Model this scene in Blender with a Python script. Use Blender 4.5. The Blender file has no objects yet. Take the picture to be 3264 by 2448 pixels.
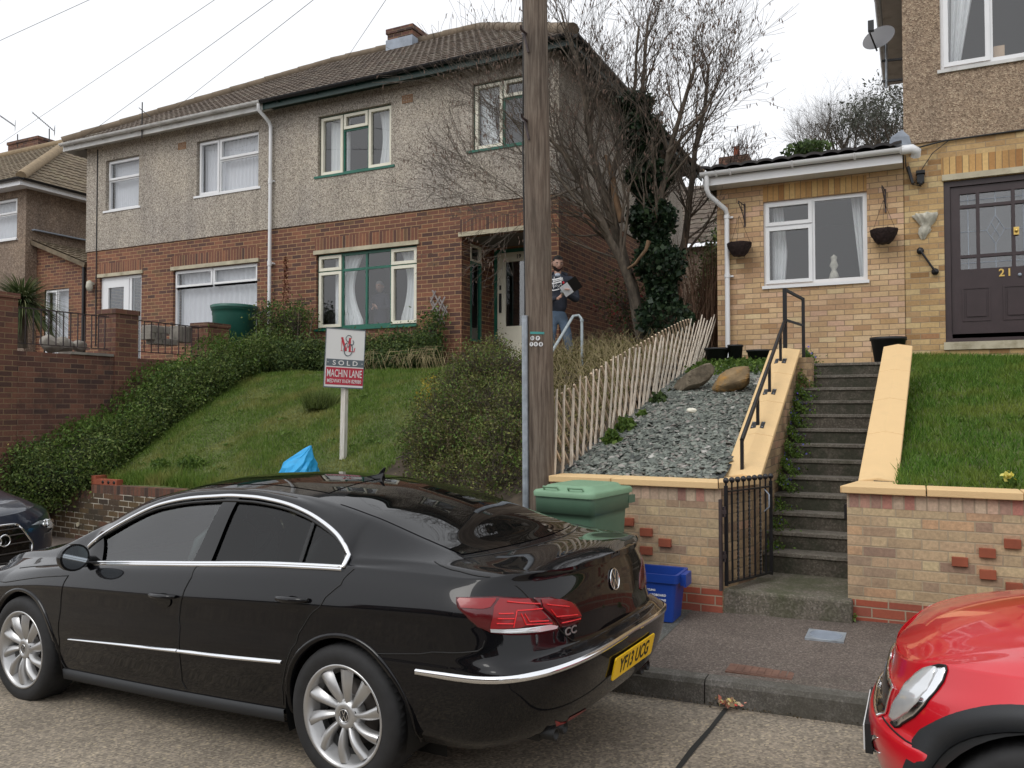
import bpy, bmesh, math, random
import numpy as np
from mathutils import Vector, Matrix
random.seed(7); RNG = np.random.default_rng(11)
SC = bpy.context.scene
COL = SC.collection
R_ = math.radians
# ---------------------------------------------------------------- camera
CAM = np.array([0.0, 0.0, 1.85])
YAW, PITCH, FPX = R_(26.27), R_(1.62), 2608.0       # focal length in pixels of the 3264 px wide photograph
cd = bpy.data.cameras.new('camera'); cam = bpy.data.objects.new('camera', cd); COL.objects.link(cam)
cd.sensor_width = 36.0; cd.lens = FPX / 3264 * 36.0; cd.clip_end = 2000; cd.clip_start = 0.05
cam.location = CAM; cam.rotation_euler = (R_(90) + PITCH, R_(0.0), YAW)
SC.camera = cam
_f = np.array([-math.sin(YAW)*math.cos(PITCH), math.cos(YAW)*math.cos(PITCH), math.sin(PITCH)])
_r = np.array([math.cos(YAW), math.sin(YAW), 0.0]); _u = np.cross(_r, _f)
def at(px, py, X=None, Y=None, Z=None):
    """survey helper: a sight line of the photograph met with a real plane of the place"""
    s = 3264/2212.0
    d = (px*s-1632)/FPX*_r - (py*s-1224)/FPX*_u + _f
    t = (X-CAM[0])/d[0] if X is not None else (Y-CAM[1])/d[1] if Y is not None else (Z-CAM[2])/d[2]
    return CAM + t*d
def ax(px, Y, py=700): return float(at(px, py, Y=Y)[0])
def az(px, py, Y): return float(at(px, py, Y=Y)[2])
# ---------------------------------------------------------------- world, sun, exposure
W = bpy.data.worlds.new('World'); SC.world = W; W.use_nodes = True
nt = W.node_tree; bg = nt.nodes['Background']
sky = nt.nodes.new('ShaderNodeTexSky'); sky.sky_type = 'NISHITA'; sky.sun_disc = False
sky.sun_elevation = R_(48); sky.sun_rotation = R_(200); sky.air_density = 2.0; sky.dust_density = 6.0
hs = nt.nodes.new('ShaderNodeHueSaturation'); hs.inputs['Saturation'].default_value = 0.10
mx = nt.nodes.new('ShaderNodeMix'); mx.data_type = 'RGBA'; mx.inputs[0].default_value = 0.80
mx.inputs[7].default_value = (10.3, 10.5, 10.9, 1)      # even layer of cloud
nt.links.new(sky.outputs[0], hs.inputs['Color']); nt.links.new(hs.outputs[0], mx.inputs[6])
nt.links.new(mx.outputs[2], bg.inputs[0]); bg.inputs[1].default_value = 0.11
sd = bpy.data.lights.new('sun', 'SUN'); sd.energy = 0.7; sd.angle = R_(25); sd.color = (1.0, 0.97, 0.92)
sun = bpy.data.objects.new('sun', sd); COL.objects.link(sun); sun.rotation_euler = (R_(42), 0, R_(-20))
SC.view_settings.view_transform = 'Standard'; SC.view_settings.look = 'None'
SC.view_settings.gamma = 1.0; SC.view_settings.exposure = 0.10
SC.render.engine = 'CYCLES'; SC.cycles.transparent_max_bounces = 12; SC.cycles.max_bounces = 6

# ---------------------------------------------------------------- object helpers
def tag(o, label=None, cat=None, group=None, kind=None):
    if label: o['label'] = label
    if cat: o['category'] = cat
    if group: o['group'] = group
    if kind: o['kind'] = kind
    return o
def thing(name, label, cat, loc=(0, 0, 0), rot=(0, 0, 0), group=None):
    o = bpy.data.objects.new(name, None); COL.objects.link(o)
    o.location = loc; o.rotation_euler = rot; o.empty_display_size = 0.2
    return tag(o, label, cat, group)
def adopt(o, parent, local=False):
    if parent is not None:
        o.parent = parent
        if not local:
            M = Matrix.Translation(parent.location) @ parent.rotation_euler.to_matrix().to_4x4() if parent.type == 'EMPTY' else None
            if M is not None: o.matrix_parent_inverse = M.inverted()
    return o
class MB:
    """collects shapes in world (or local) coordinates; build() links ONE mesh object"""
    def __init__(s): s.v = []; s.f = []; s.m = []; s.sm = []
    def add(s, vs, fs, m=0, smooth=False):
        b = len(s.v); s.v += [tuple(map(float, p)) for p in vs]
        for f in fs: s.f.append(tuple(b+i for i in f)); s.m.append(m); s.sm.append(smooth)
        return s
    def box(s, x0, x1, y0, y1, z0, z1, m=0):
        x0, x1 = min(x0, x1), max(x0, x1); y0, y1 = min(y0, y1), max(y0, y1); z0, z1 = min(z0, z1), max(z0, z1)
        return s.add([(x0,y0,z0),(x1,y0,z0),(x1,y1,z0),(x0,y1,z0),(x0,y0,z1),(x1,y0,z1),(x1,y1,z1),(x0,y1,z1)],
              [(0,3,2,1),(4,5,6,7),(0,1,5,4),(1,2,6,5),(2,3,7,6),(3,0,4,7)], m)
    def prism(s, bot, top, m=0):
        n = len(bot); fs = [tuple(range(n))[::-1], tuple(range(n, 2*n))]
        fs += [(i, (i+1) % n, n+(i+1) % n, n+i) for i in range(n)]
        return s.add(list(bot)+list(top), fs, m)
    def bar(s, a, b, w, h=None, m=0, up=(0, 0, 1)):
        h = h or w; a = Vector(a); b = Vector(b); d = (b-a).normalized(); u = Vector(up)
        if abs(d.dot(u)) > .98: u = Vector((0, 1, 0))
        x = d.cross(u).normalized()*w/2; y = x.cross(d).normalized()*h/2
        q = [-x-y, x-y, x+y, -x+y]
        return s.prism([a+p for p in q], [b+p for p in q], m)
    def tube(s, pts, r, n=8, m=0, caps=True, smooth=True):
        pts = [Vector(p) for p in pts]; k = len(pts)
        rs = r if isinstance(r, (list, tuple)) else [r]*k
        vs = []; fs = []; ref = None
        for i, p in enumerate(pts):
            d = (pts[min(i+1, k-1)]-pts[max(i-1, 0)]).normalized()
            if ref is None or abs(ref.dot(d)) > .95: ref = Vector((0, 0, 1)) if abs(d.z) < .9 else Vector((1, 0, 0))
            x = (ref - d*ref.dot(d)).normalized(); ref = x; y = d.cross(x)
            vs += [p+(x*math.cos(2*math.pi*j/n)+y*math.sin(2*math.pi*j/n))*rs[i] for j in range(n)]
        for i in range(k-1):
            fs += [(i*n+j, i*n+(j+1) % n, (i+1)*n+(j+1) % n, (i+1)*n+j) for j in range(n)]
        s.add(vs, fs, m, smooth)
        if caps: s.add(vs[:n][::-1], [tuple(range(n))], m); s.add(vs[-n:], [tuple(range(n))], m)
        return s
    def lathe(s, prof, c=(0, 0, 0), axis='z', n=32, m=0, smooth=True, sx=1, sy=1):
        vs = []; k = len(prof)
        for r, h in prof:
            for j in range(n):
                a = 2*math.pi*j/n; p = (r*math.cos(a)*sx, r*math.sin(a)*sy, h)
                if axis == 'y': p = (p[0], h, p[1])
                if axis == 'x': p = (h, p[0], p[1])
                vs.append((c[0]+p[0], c[1]+p[1], c[2]+p[2]))
        fs = [(i*n+j, i*n+(j+1) % n, (i+1)*n+(j+1) % n, (i+1)*n+j) for i in range(k-1) for j in range(n)]
        return s.add(vs, fs, m, smooth)
    def grid(s, P, m=0, smooth=True, closed=False):
        """P: rows x cols of points"""
        r = len(P); c = len(P[0]); vs = [p for row in P for p in row]
        fs = [(i*c+j, i*c+(j+1) % c, (i+1)*c+(j+1) % c, (i+1)*c+j) for i in range(r-1) for j in range(c if closed else c-1)]
        return s.add(vs, fs, m, smooth)
    def ball(s, c, r, m=0, n=12, sc=(1, 1, 1)):
        k = n//2; P = []
        for i in range(k+1):
            t = math.pi*i/k
            P.append([(c[0]+r*sc[0]*math.sin(t)*math.cos(2*math.pi*j/n), c[1]+r*sc[1]*math.sin(t)*math.sin(2*math.pi*j/n), c[2]+r*sc[2]*math.cos(t)) for j in range(n)])
        return s.grid(P, m, True, True)
    def build(s, name, mat, parent=None, local=False, bevel=0, weld=False):
        me = bpy.data.meshes.new(name); me.from_pydata(s.v, [], s.f)
        mats = mat if isinstance(mat, (list, tuple)) else [mat]
        for q in mats: me.materials.append(q)
        me.polygons.foreach_set('material_index', s.m); me.polygons.foreach_set('use_smooth', s.sm); me.update()
        if weld:
            bm = bmesh.new(); bm.from_mesh(me); bmesh.ops.remove_doubles(bm, verts=bm.verts, dist=1e-5)
            bmesh.ops.recalc_face_normals(bm, faces=bm.faces); bm.to_mesh(me); bm.free()
        o = bpy.data.objects.new(name, me); COL.objects.link(o); adopt(o, parent, local)
        if bevel:
            md = o.modifiers.new('bevel', 'BEVEL'); md.width = bevel; md.segments = 2; md.limit_method = 'ANGLE'; md.angle_limit = R_(40)
        return o
def np_mesh(name, V, F, mat, parent=None, smooth=False, local=False, matidx=None):
    """V (n,3) array, F (m,k) array of equal-sized faces"""
    V = np.asarray(V, np.float32); F = np.asarray(F, np.int32); k = F.shape[1]
    me = bpy.data.meshes.new(name); me.vertices.add(len(V)); me.vertices.foreach_set('co', V.ravel())
    me.loops.add(F.size); me.loops.foreach_set('vertex_index', F.ravel())
    me.polygons.add(len(F)); me.polygons.foreach_set('loop_start', np.arange(0, F.size, k, dtype=np.int32))
    if smooth: me.polygons.foreach_set('use_smooth', np.ones(len(F), bool))
    for q in (mat if isinstance(mat, (list, tuple)) else [mat]): me.materials.append(q)
    if matidx is not None: me.polygons.foreach_set('material_index', np.asarray(matidx, np.int32))
    me.update(calc_edges=True); me.validate()
    o = bpy.data.objects.new(name, me); COL.objects.link(o); adopt(o, parent, local)
    return o
def copy_tree(o, parent=None):
    c = o.copy(); COL.objects.link(c)
    if parent: c.parent = parent; c.matrix_parent_inverse = o.matrix_parent_inverse
    for ch in [q for q in COL.objects if q.parent is o]: copy_tree(ch, c)
    return c
def text_mesh(txt, size, name, mat, parent, M, sx=1.0, depth=0.0015, local=False, bold=0.0, align='CENTER', spacing=1.0):
    cu = bpy.data.curves.new(name, 'FONT'); cu.body = txt; cu.size = size; cu.extrude = depth; cu.offset = bold
    cu.align_x = align; cu.align_y = 'CENTER'; cu.space_character = spacing; cu.resolution_u = 3
    t = bpy.data.objects.new('tmp', cu); COL.objects.link(t); bpy.context.view_layer.update()
    me = bpy.data.meshes.new_from_object(t.evaluated_get(bpy.context.evaluated_depsgraph_get()))
    bpy.data.objects.remove(t); bpy.data.curves.remove(cu)
    me.transform(M @ Matrix.Diagonal((sx, 1, 1, 1))); me.materials.clear(); me.materials.append(mat)
    o = bpy.data.objects.new(name, me); COL.objects.link(o); adopt(o, parent, local)
    return o
def frame_m(origin, x, y):
    """matrix whose local x,y,z are x, y, x cross y"""
    x = Vector(x).normalized(); z = x.cross(Vector(y)).normalized(); y = z.cross(x)
    M = Matrix.Identity(4)
    for i in range(3): M[i][0] = x[i]; M[i][1] = y[i]; M[i][2] = z[i]; M[i][3] = origin[i]
    return M
# leaves / blades ------------------------------------------------
def leaf_quads(P, size, aspect=0.55, up=0.3, rng=RNG):
    """rhombic leaves, one per point, random attitude"""
    n = len(P); P = np.asarray(P)
    d = rng.normal(size=(n, 3)); d[:, 2] += up; d /= np.linalg.norm(d, axis=1)[:, None]
    e = rng.normal(size=(n, 3)); e -= d*(e*d).sum(1)[:, None]; e /= np.linalg.norm(e, axis=1)[:, None]
    L = (size*(0.5+1.15*rng.random(n)**1.7))[:, None] if np.isscalar(size) else np.asarray(size)[:, None]
    V = np.stack([P-d*L/2, P+e*L*aspect/2, P+d*L/2, P-e*L*aspect/2], 1).reshape(-1, 3)
    return V, np.arange(4*n).reshape(-1, 4)
def blades(P, h, w, lean=0.35, rng=RNG):
    n = len(P); P = np.asarray(P)
    a = rng.random(n)*2*np.pi; hh = (h*(0.5+rng.random(n)))[:, None]
    side = np.stack([np.cos(a), np.sin(a), 0*a], 1)*w/2
    b = rng.random(n)*2*np.pi; ln = np.stack([np.cos(b), np.sin(b), 0*b], 1)*lean*hh*rng.random(n)[:, None]
    tip = P+ln+np.array([0, 0, 1.0])*hh
    V = np.stack([P-side, P+side, tip], 1).reshape(-1, 3)
    return V, np.arange(3*n).reshape(-1, 3)
def merge_np(parts):
    V = []; F = []; b = 0
    for v, f in parts: V.append(v); F.append(f+b); b += len(v)
    return np.concatenate(V), np.concatenate(F)
# ---------------------------------------------------------------- materials
def new_mat(name):
    m = bpy.data.materials.new(name); m.use_nodes = True; t = m.node_tree
    return m, t, t.nodes['Principled BSDF']
class N:
    """tiny node builder"""
    def __init__(s, t): s.t = t
    def __call__(s, kind, *ins, **props):
        n = s.t.nodes.new('ShaderNode'+kind)
        for k, v in props.items(): setattr(n, k, v)
        for i, v in enumerate(ins):
            if v is None: continue
            s.put(n.inputs[i], v)
        return n
    def put(s, sock, v):
        if isinstance(v, bpy.types.NodeSocket): s.t.links.new(v, sock)
        elif isinstance(v, bpy.types.Node): s.t.links.new(v.outputs[0], sock)
        else: sock.default_value = v
    def math(s, op, a, b=0.0, c=0.0): return s('Math', a, b, c, operation=op).outputs[0]
    def mix(s, f, a, b, blend='MIX'):
        n = s.t.nodes.new('ShaderNodeMix'); n.data_type = 'RGBA'; n.blend_type = blend
        s.put(n.inputs[0], f); s.put(n.inputs[6], a); s.put(n.inputs[7], b); return n.outputs[2]
    def ramp(s, f, stops, interp='LINEAR'):
        n = s.t.nodes.new('ShaderNodeValToRGB'); s.put(n.inputs[0], f); cr = n.color_ramp; cr.interpolation = interp
        while len(cr.elements) < len(stops): cr.elements.new(0.5)
        for e, (p, c) in zip(cr.elements, stops): e.position = p; e.color = c if len(c) == 4 else (*c, 1)
        return n.outputs[0]
    def noise(s, vec, scale, detail=4, rough=0.55):
        n = s.t.nodes.new('ShaderNodeTexNoise'); s.put(n.inputs['Vector'], vec)
        n.inputs['Scale'].default_value = scale; n.inputs['Detail'].default_value = detail; n.inputs['Roughness'].default_value = rough
        return n.outputs[0]
    def bump(s, h, strength, dist=0.01):
        n = s.t.nodes.new('ShaderNodeBump'); s.put(n.inputs['Height'], h); n.inputs['Strength'].default_value = strength
        n.inputs['Distance'].default_value = dist; return n.outputs[0]
    def co(s): return s('TexCoord').outputs['Object']
def g3(a): return (a, a, a, 1)
def c4(*c): return (*c, 1)
def plain(name, col, rough=0.5, metal=0.0, coat=0.0, var=0.0, vscale=8, bump=0.0, bscale=60, spec=None, dirt=None):
    m, t, b = new_mat(name); n = N(t)
    b.inputs['Roughness'].default_value = rough; b.inputs['Metallic'].default_value = metal
    if coat: b.inputs['Coat Weight'].default_value = coat; b.inputs['Coat Roughness'].default_value = 0.03; b.inputs['Coat IOR'].default_value = 1.42
    if spec is not None: b.inputs['Specular IOR Level'].default_value = spec
    c = c4(*col)
    if var or dirt:
        no = n.noise(n.co(), vscale, 5)
        lo = c4(*[max(0, q*(1-var)) for q in col]); hi = c4(*[min(1, q*(1+var)) for q in col])
        c = n.ramp(no, [(0.3, lo), (0.7, hi)])
        if dirt: c = n.mix(n.ramp(n.noise(n.co(), dirt[1], 6, .65), [(0.52, g3(0)), (0.72, g3(1))]), c, c4(*dirt[0]))
        n.put(b.inputs['Base Color'], c)
    else: b.inputs['Base Color'].default_value = c
    if bump: n.put(b.inputs['Normal'], n.bump(n.noise(n.co(), bscale, 4), bump, 0.01))
    return m
def wall_uv(n):
    """u runs along a wall whichever way it faces, v is height"""
    co = n('SeparateXYZ', n.co()); g = n('SeparateXYZ', n('NewGeometry').outputs['True Normal'])
    sel = n.math('GREATER_THAN', n.math('ABSOLUTE', g.outputs[0]), 0.70)
    u = n.math('ADD', n.math('MULTIPLY', co.outputs[1], sel), n.math('MULTIPLY', co.outputs[0], n.math('SUBTRACT', 1.0, sel)))
    flat = n.math('GREATER_THAN', n.math('ABSOLUTE', g.outputs[2]), 0.8)
    v = n.math('ADD', n.math('MULTIPLY', co.outputs[2], n.math('SUBTRACT', 1.0, flat)), n.math('MULTIPLY', co.outputs[1], flat))
    return u, v
def brick(name, stops, mortar, w=0.225, h=0.075, gap=0.010, soldier=False, z0=0.0, soft=0.35, stain=None, double=False, bump=0.5, mortar2=None, u0=0.0, feather=0.0):
    m, t, b = new_mat(name); n = N(t); u, v = wall_uv(n)
    if soldier: w, h = h, 10.0
    v = n.math('ADD', v, 50.0-z0); u = n.math('ADD', u, 200.0+u0)
    wob = n.noise(n.co(), 9, 2); u = n.math('ADD', u, n.math('MULTIPLY', n.math('SUBTRACT', wob, .5), .006)); v = n.math('ADD', v, n.math('MULTIPLY', n.math('SUBTRACT', wob, .5), .006))
    r = n.math('DIVIDE', v, h); row = n.math('FLOOR', r); fr = n.math('SUBTRACT', r, row)
    if double:      # courses of alternating whole and half bricks
        shift = n.math('MULTIPLY', n.math('MODULO', row, 2.0), 0.75)
    else: shift = n.math('MULTIPLY', n.math('MODULO', row, 2.0), 0.5)
    c = n.math('ADD', n.math('DIVIDE', u, w), shift)
    if double:
        c = n.math('DIVIDE', c, 1.5); base = n.math('FLOOR', c); fc = n.math('MULTIPLY', n.math('SUBTRACT', c, base), 1.5)
        half = n.math('GREATER_THAN', fc, 1.0); col = n.math('ADD', n.math('MULTIPLY', base, 2.0), half)
        fc1 = n.math('SUBTRACT', fc, half)
        width = n.math('SUBTRACT', 1.0, n.math('MULTIPLY', half, 0.5)); d = n.math('MINIMUM', fc1, n.math('SUBTRACT', width, fc1))
    else:
        col = n.math('FLOOR', c); fc = n.math('SUBTRACT', c, col); d = n.math('MINIMUM', fc, n.math('SUBTRACT', 1.0, fc))
    du = n.math('MULTIPLY', d, w); dv = n.math('MULTIPLY', n.math('MINIMUM', fr, n.math('SUBTRACT', 1.0, fr)), h)
    dd = n.math('MINIMUM', du, dv)
    mask = n.ramp(n.math('DIVIDE', dd, gap), [(0.38, g3(0)), (0.62, g3(1))])
    wn = n('TexWhiteNoise', n('CombineXYZ', col, row, 0.0), noise_dimensions='2D')
    bc = n.ramp(wn.outputs[0], stops, 'LINEAR')
    fine = n.noise(n.co(), 38, 5, .6); big = n.noise(n.co(), 1.3, 4)
    bc = n.mix(soft, bc, n.mix(1.0, bc, n.ramp(fine, [(0.25, g3(0.45)), (0.75, g3(1.5))]), 'MULTIPLY'))
    bc = n.mix(1.0, bc, n.ramp(big, [(0.3, g3(0.85)), (0.7, g3(1.12))]), 'MULTIPLY')
    mo = c4(*mortar)
    if mortar2: mo = n.mix(n.ramp(n.noise(n.co(), 3.5, 4, .7), [(0.46, g3(0)), (0.54, g3(1))]), mo, c4(*mortar2))
    colr = n.mix(mask, mo, bc)
    if stain: colr = n.mix(n.ramp(n.noise(n.co(), stain[1], 5, .7), [(stain[2], g3(0)), (stain[2]+.2, g3(stain[3]))]), colr, c4(*stain[0]))
    n.put(b.inputs['Base Color'], colr); b.inputs['Roughness'].default_value = 0.88
    n.put(b.inputs['Normal'], n.bump(n.math('ADD', mask, n.math('MULTIPLY', fine, .35)), bump, 0.006))
    return m
RED19 = [(0, (.085, .047, .04)), (.15, (.13, .06, .045)), (.4, (.175, .075, .05)), (.7, (.205, .088, .055)), (.88, (.25, .105, .06)), (1, (.14, .085, .05))]
M = {}
M['brick19'] = brick('red_brick', RED19, (.42, .27, .14), stain=((.13, .11, .05), 1.1, .62, .4))
M['soldier19'] = brick('red_brick_on_end', RED19, (.42, .27, .14), soldier=True, gap=.009)
YEL = [(0, (.40, .24, .12)), (.1, (.50, .31, .18)), (.35, (.55, .37, .20)), (.6, (.63, .44, .25)), (.8, (.59, .38, .26)), (.93, (.65, .50, .29)), (1, (.46, .28, .13))]
M['brick21'] = brick('yellow_brick', YEL, (.27, .19, .12), soft=.25, z0=0.03)
M['soldier21'] = brick('yellow_brick_on_end', [(0, (.35, .17, .06)), (.4, (.52, .31, .12)), (1, (.62, .42, .18))], (.22, .15, .08), soldier=True, gap=.009, soft=.25)
YEL2 = [(0, (.30, .17, .07)), (.2, (.44, .28, .13)), (.6, (.55, .38, .18)), (.9, (.58, .45, .24)), (1, (.32, .15, .07))]
M['brick21b'] = brick('weathered_yellow_brick', YEL2, (.34, .25, .15), soft=.3, z0=0.03, u0=.07)
BUF = [(0, (.32, .21, .15)), (.15, (.46, .33, .20)), (.4, (.50, .385, .235)), (.6, (.51, .35, .22)), (.8, (.58, .46, .27)), (.92, (.54, .33, .19)), (1, (.37, .265, .18))]
M['brickwall'] = brick('buff_garden_brick', BUF, (.42, .33, .22), double=True, soft=.45, stain=((.20, .15, .11), 2.6, .52, .6), z0=.265)
M['brickwall_top'] = brick('buff_bricks_on_edge', [(0, (.30, .15, .12)), (.3, (.48, .36, .26)), (.7, (.55, .42, .30)), (1, (.42, .18, .14))], (.36, .28, .2), soldier=True, gap=.011, soft=.45, w=.1)
M['brick_engineering'] = brick('red_plinth_brick', [(0, (.34, .08, .045)), (.5, (.40, .10, .055)), (1, (.30, .09, .06))], (.36, .28, .2), soft=.2, z0=.265)
M['brick_flank'] = brick('stained_buff_brick', [(0, (.22, .14, .09)), (.3, (.36, .25, .14)), (.7, (.46, .33, .19)), (1, (.40, .24, .15))], (.24, .18, .11), soft=.45, stain=((.10, .07, .04), 2.0, .5, .6))
DRT = [(0, (.05, .035, .025)), (.4, (.085, .055, .032)), (.8, (.13, .085, .04)), (1, (.14, .06, .04))]
M['brick_dirty'] = brick('grimy_wall_brick', DRT, (.09, .065, .045), mortar2=(.50, .46, .38), soft=.5, stain=((.05, .05, .025), 1.6, .5, .5), gap=.012)
M['brick17'] = brick('dark_red_brick', [(0, (.07, .04, .035)), (.3, (.12, .055, .042)), (.7, (.165, .075, .05)), (1, (.20, .09, .06))], (.23, .15, .10), stain=((.04, .03, .028), 1.2, .50, .75), soft=.4)
M['brick_pier'] = brick('red_pier_brick', [(0, (.09, .045, .035)), (.5, (.145, .066, .048)), (1, (.20, .088, .055))], (.24, .16, .09), stain=((.06, .04, .03), 1.6, .55, .6), soft=.35)
M['brick_chim'] = brick('sooty_brick', [(0, (.045, .028, .026)), (.5, (.11, .05, .04)), (1, (.19, .08, .045))], (.24, .17, .10), soft=.4)
def dash(name, base, dark, light, scale, bump=0.7, stain=None):
    m, t, b = new_mat(name); n = N(t); co = n.co()
    vo = n('TexVoronoi', co, feature='F1'); vo.inputs['Scale'].default_value = scale
    sep = n('SeparateColor', vo.outputs['Color'])
    c = n.ramp(sep.outputs[0], [(0, dark), (.22, dark), (.34, base), (.75, base), (.9, light), (1, light)])
    c = n.mix(1.0, c, n.ramp(n.noise(co, scale*.35, 4, .7), [(0.3, g3(.72)), (0.7, g3(1.25))]), 'MULTIPLY')
    c = n.mix(1.0, c, n.ramp(n.noise(co, .8, 5, .6), [(0.3, c4(.86, .86, .88)), (0.72, c4(1.1, 1.08, 1.03))]), 'MULTIPLY')
    mp = n('Mapping', co); mp.inputs['Scale'].default_value = (5, 5, .35); c = n.mix(1.0, c, n.ramp(n.noise(mp.outputs[0], 1.0, 5, .6), [(.3, g3(.84)), (.62, g3(1.05))]), 'MULTIPLY')
    if stain: c = n.mix(n.ramp(n.noise(co, stain[1], 4, .6), [(stain[2], g3(0)), (stain[2]+.14, g3(stain[3]))]), c, c4(*stain[0]))
    n.put(b.inputs['Base Color'], c); b.inputs['Roughness'].default_value = 0.95
    n.put(b.inputs['Normal'], n.bump(vo.outputs['Distance'], bump, 0.012))
    return m
M['dash19'] = dash('grey_pebbledash', (.45, .405, .345), (.24, .205, .175), (.62, .57, .49), 66, stain=((.30, .24, .17), .9, .62, .4))
M['dash21'] = dash('tan_roughcast', (.36, .27, .19), (.23, .165, .115), (.49, .39, .28), 60, stain=((.16, .13, .11), 1.3, .60, .5))
M['dash_far'] = dash('brown_roughcast', (.27, .205, .155), (.19, .14, .105), (.35, .28, .22), 45, stain=((.15, .11, .09), .7, .55, .4))
M['tile'] = plain('concrete_roof_tile', (.115, .088, .068), .9, var=.4, vscale=4.5, bump=.5, bscale=70, dirt=((.20, .18, .14), 2.2))
M['tile_far'] = plain('old_brown_roof_tile', (.15, .115, .075), .9, var=.4, vscale=5, dirt=((.22, .19, .12), 3))
M['ridge'] = plain('ridge_tile', (.17, .13, .09), .9, var=.3, vscale=3)
M['darktile'] = plain('dark_corrugated_tile', (.030, .026, .026), .75, var=.4, vscale=6, dirt=((.07, .065, .06), 3))
M['white'] = plain('white_upvc', (.80, .81, .82), .3, var=.03, vscale=3)
M['white_dirty'] = plain('weathered_white_paint', (.62, .62, .60), .5, var=.12, vscale=3, dirt=((.40, .39, .36), 2.5))
M['cream'] = plain('cream_paint', (.80, .77, .64), .45, var=.05, vscale=5)
M['green_paint'] = plain('dark_green_paint', (.012, .13, .085), .35, var=.15, vscale=5)
M['green_dark'] = plain('deep_green_fascia_paint', (.005, .03, .023), .4, var=.2, vscale=4)
M['stone'] = plain('lintel_stone', (.50, .45, .33), .85, var=.15, vscale=5, dirt=((.30, .26, .17), 4), bump=.2)
M['coping'] = plain('yellow_coping_stone', (.76, .53, .27), .8, var=.04, vscale=3, bump=.25, bscale=120, dirt=((.68, .48, .25), 3))
M['lead'] = plain('lead_flashing', (.30, .34, .40), .6, var=.2, vscale=5)
def glass(name, tint=(.75, .78, .8), refl=1.0, rough=0.0, base=0.04):
    m, t, b = new_mat(name); n = N(t); t.nodes.remove(b)
    out = t.nodes['Material Output']; tr = n('BsdfTransparent'); tr.inputs[0].default_value = c4(*tint)
    gl = n('BsdfGlossy'); gl.inputs['Color'].default_value = g3(.95); gl.inputs['Roughness'].default_value = rough
    lw = n('LayerWeight'); lw.inputs['Blend'].default_value = .5
    f = n.math('MINIMUM', n.math('ADD', base*refl, n.math('MULTIPLY', n.math('POWER', lw.outputs['Facing'], 5.0), .9)), 1.0)
    mixs = n('MixShader', f, tr.outputs[0], gl.outputs[0]); t.links.new(mixs.outputs[0], out.inputs[0])
    return m
M['glass'] = glass('window_glass', (.86, .87, .88), 2.1, base=.05)
M['cglass'] = glass('car_side_glass', (.74, .88, .86), 1.8, base=.06)
M['cglass_dark'] = glass('dark_privacy_glass', (.30, .32, .32), 1.0)
M['cglass_rear'] = glass('dark_rear_glass', (.07, .08, .08), 1.7)
M['net'] = plain('net_curtain', (.86, .88, .92), .9)
M['net'].node_tree.nodes['Principled BSDF'].inputs['Alpha'].default_value = .85
M['curtain'] = plain('pale_curtain', (.88, .90, .90), .9)
M['room'] = plain('room_wall', (.16, .15, .155), .9)
M['soil'] = plain('soil', (.06, .045, .03), .95, var=.4, vscale=9)
M['iron'] = plain('black_iron', (.012, .012, .014), .35, var=.2, vscale=9)
M['rust_iron'] = plain('rusty_black_iron', (.05, .035, .035), .6, var=.4, vscale=9)
M['galv'] = plain('galvanised_steel', (.36, .40, .44), .45, .35, var=.25, vscale=14)
M['galv_rail'] = plain('galvanised_rail', (.42, .48, .50), .5, .2, var=.2, vscale=14)
def woodmat(name, cols, sc=(14, 14, .9), rough=.85, bump=.4):
    m, t, b = new_mat(name); n = N(t)
    mp = n('Mapping', n.co()); mp.inputs['Scale'].default_value = sc
    no = n.noise(mp.outputs[0], 3.2, 7, .65); c = n.ramp(no, [(.3, cols[0]), (.5, cols[1]), (.72, cols[2])])
    c = n.mix(1.0, c, n.ramp(n.noise(n.co(), 1.1, 4), [(.35, c4(.8, .8, .78)), (.65, c4(1.15, 1.1, 1.05))]), 'MULTIPLY')
    n.put(b.inputs['Base Color'], c); b.inputs['Roughness'].default_value = rough
    n.put(b.inputs['Normal'], n.bump(no, bump, .008)); return m
M['pole'] = woodmat('weathered_pole_wood', [(.055, .04, .03), (.135, .105, .082), (.23, .195, .16)])
M['pale'] = woodmat('split_chestnut_wood', [(.33, .27, .21), (.60, .54, .46), (.76, .71, .64)], (20, 20, 2.5), bump=.2)
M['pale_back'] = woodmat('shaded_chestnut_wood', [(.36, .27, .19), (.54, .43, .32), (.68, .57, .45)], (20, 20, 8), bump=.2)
M['post_white'] = woodmat('white_painted_timber', [(.45, .40, .33), (.70, .68, .63), (.75, .74, .70)], (18, 18, 2), .6, .1)
M['trellis'] = plain('grey_timber', (.26, .23, .22), .9, var=.3, vscale=20)
M['bark'] = woodmat('hazel_bark', [(.05, .04, .032), (.115, .095, .075), (.19, .16, .125)], (6, 6, 2), .95)
M['bark_cut'] = woodmat('torn_orange_bark', [(.09, .06, .04), (.17, .11, .065), (.24, .15, .085)], (6, 6, 2), .95)
M['twig'] = plain('twig', (.105, .086, .068), .95, var=.3, vscale=6)
M['catkin'] = plain('dry_catkin', (.16, .11, .085), .95, var=.4, vscale=5)
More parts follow.
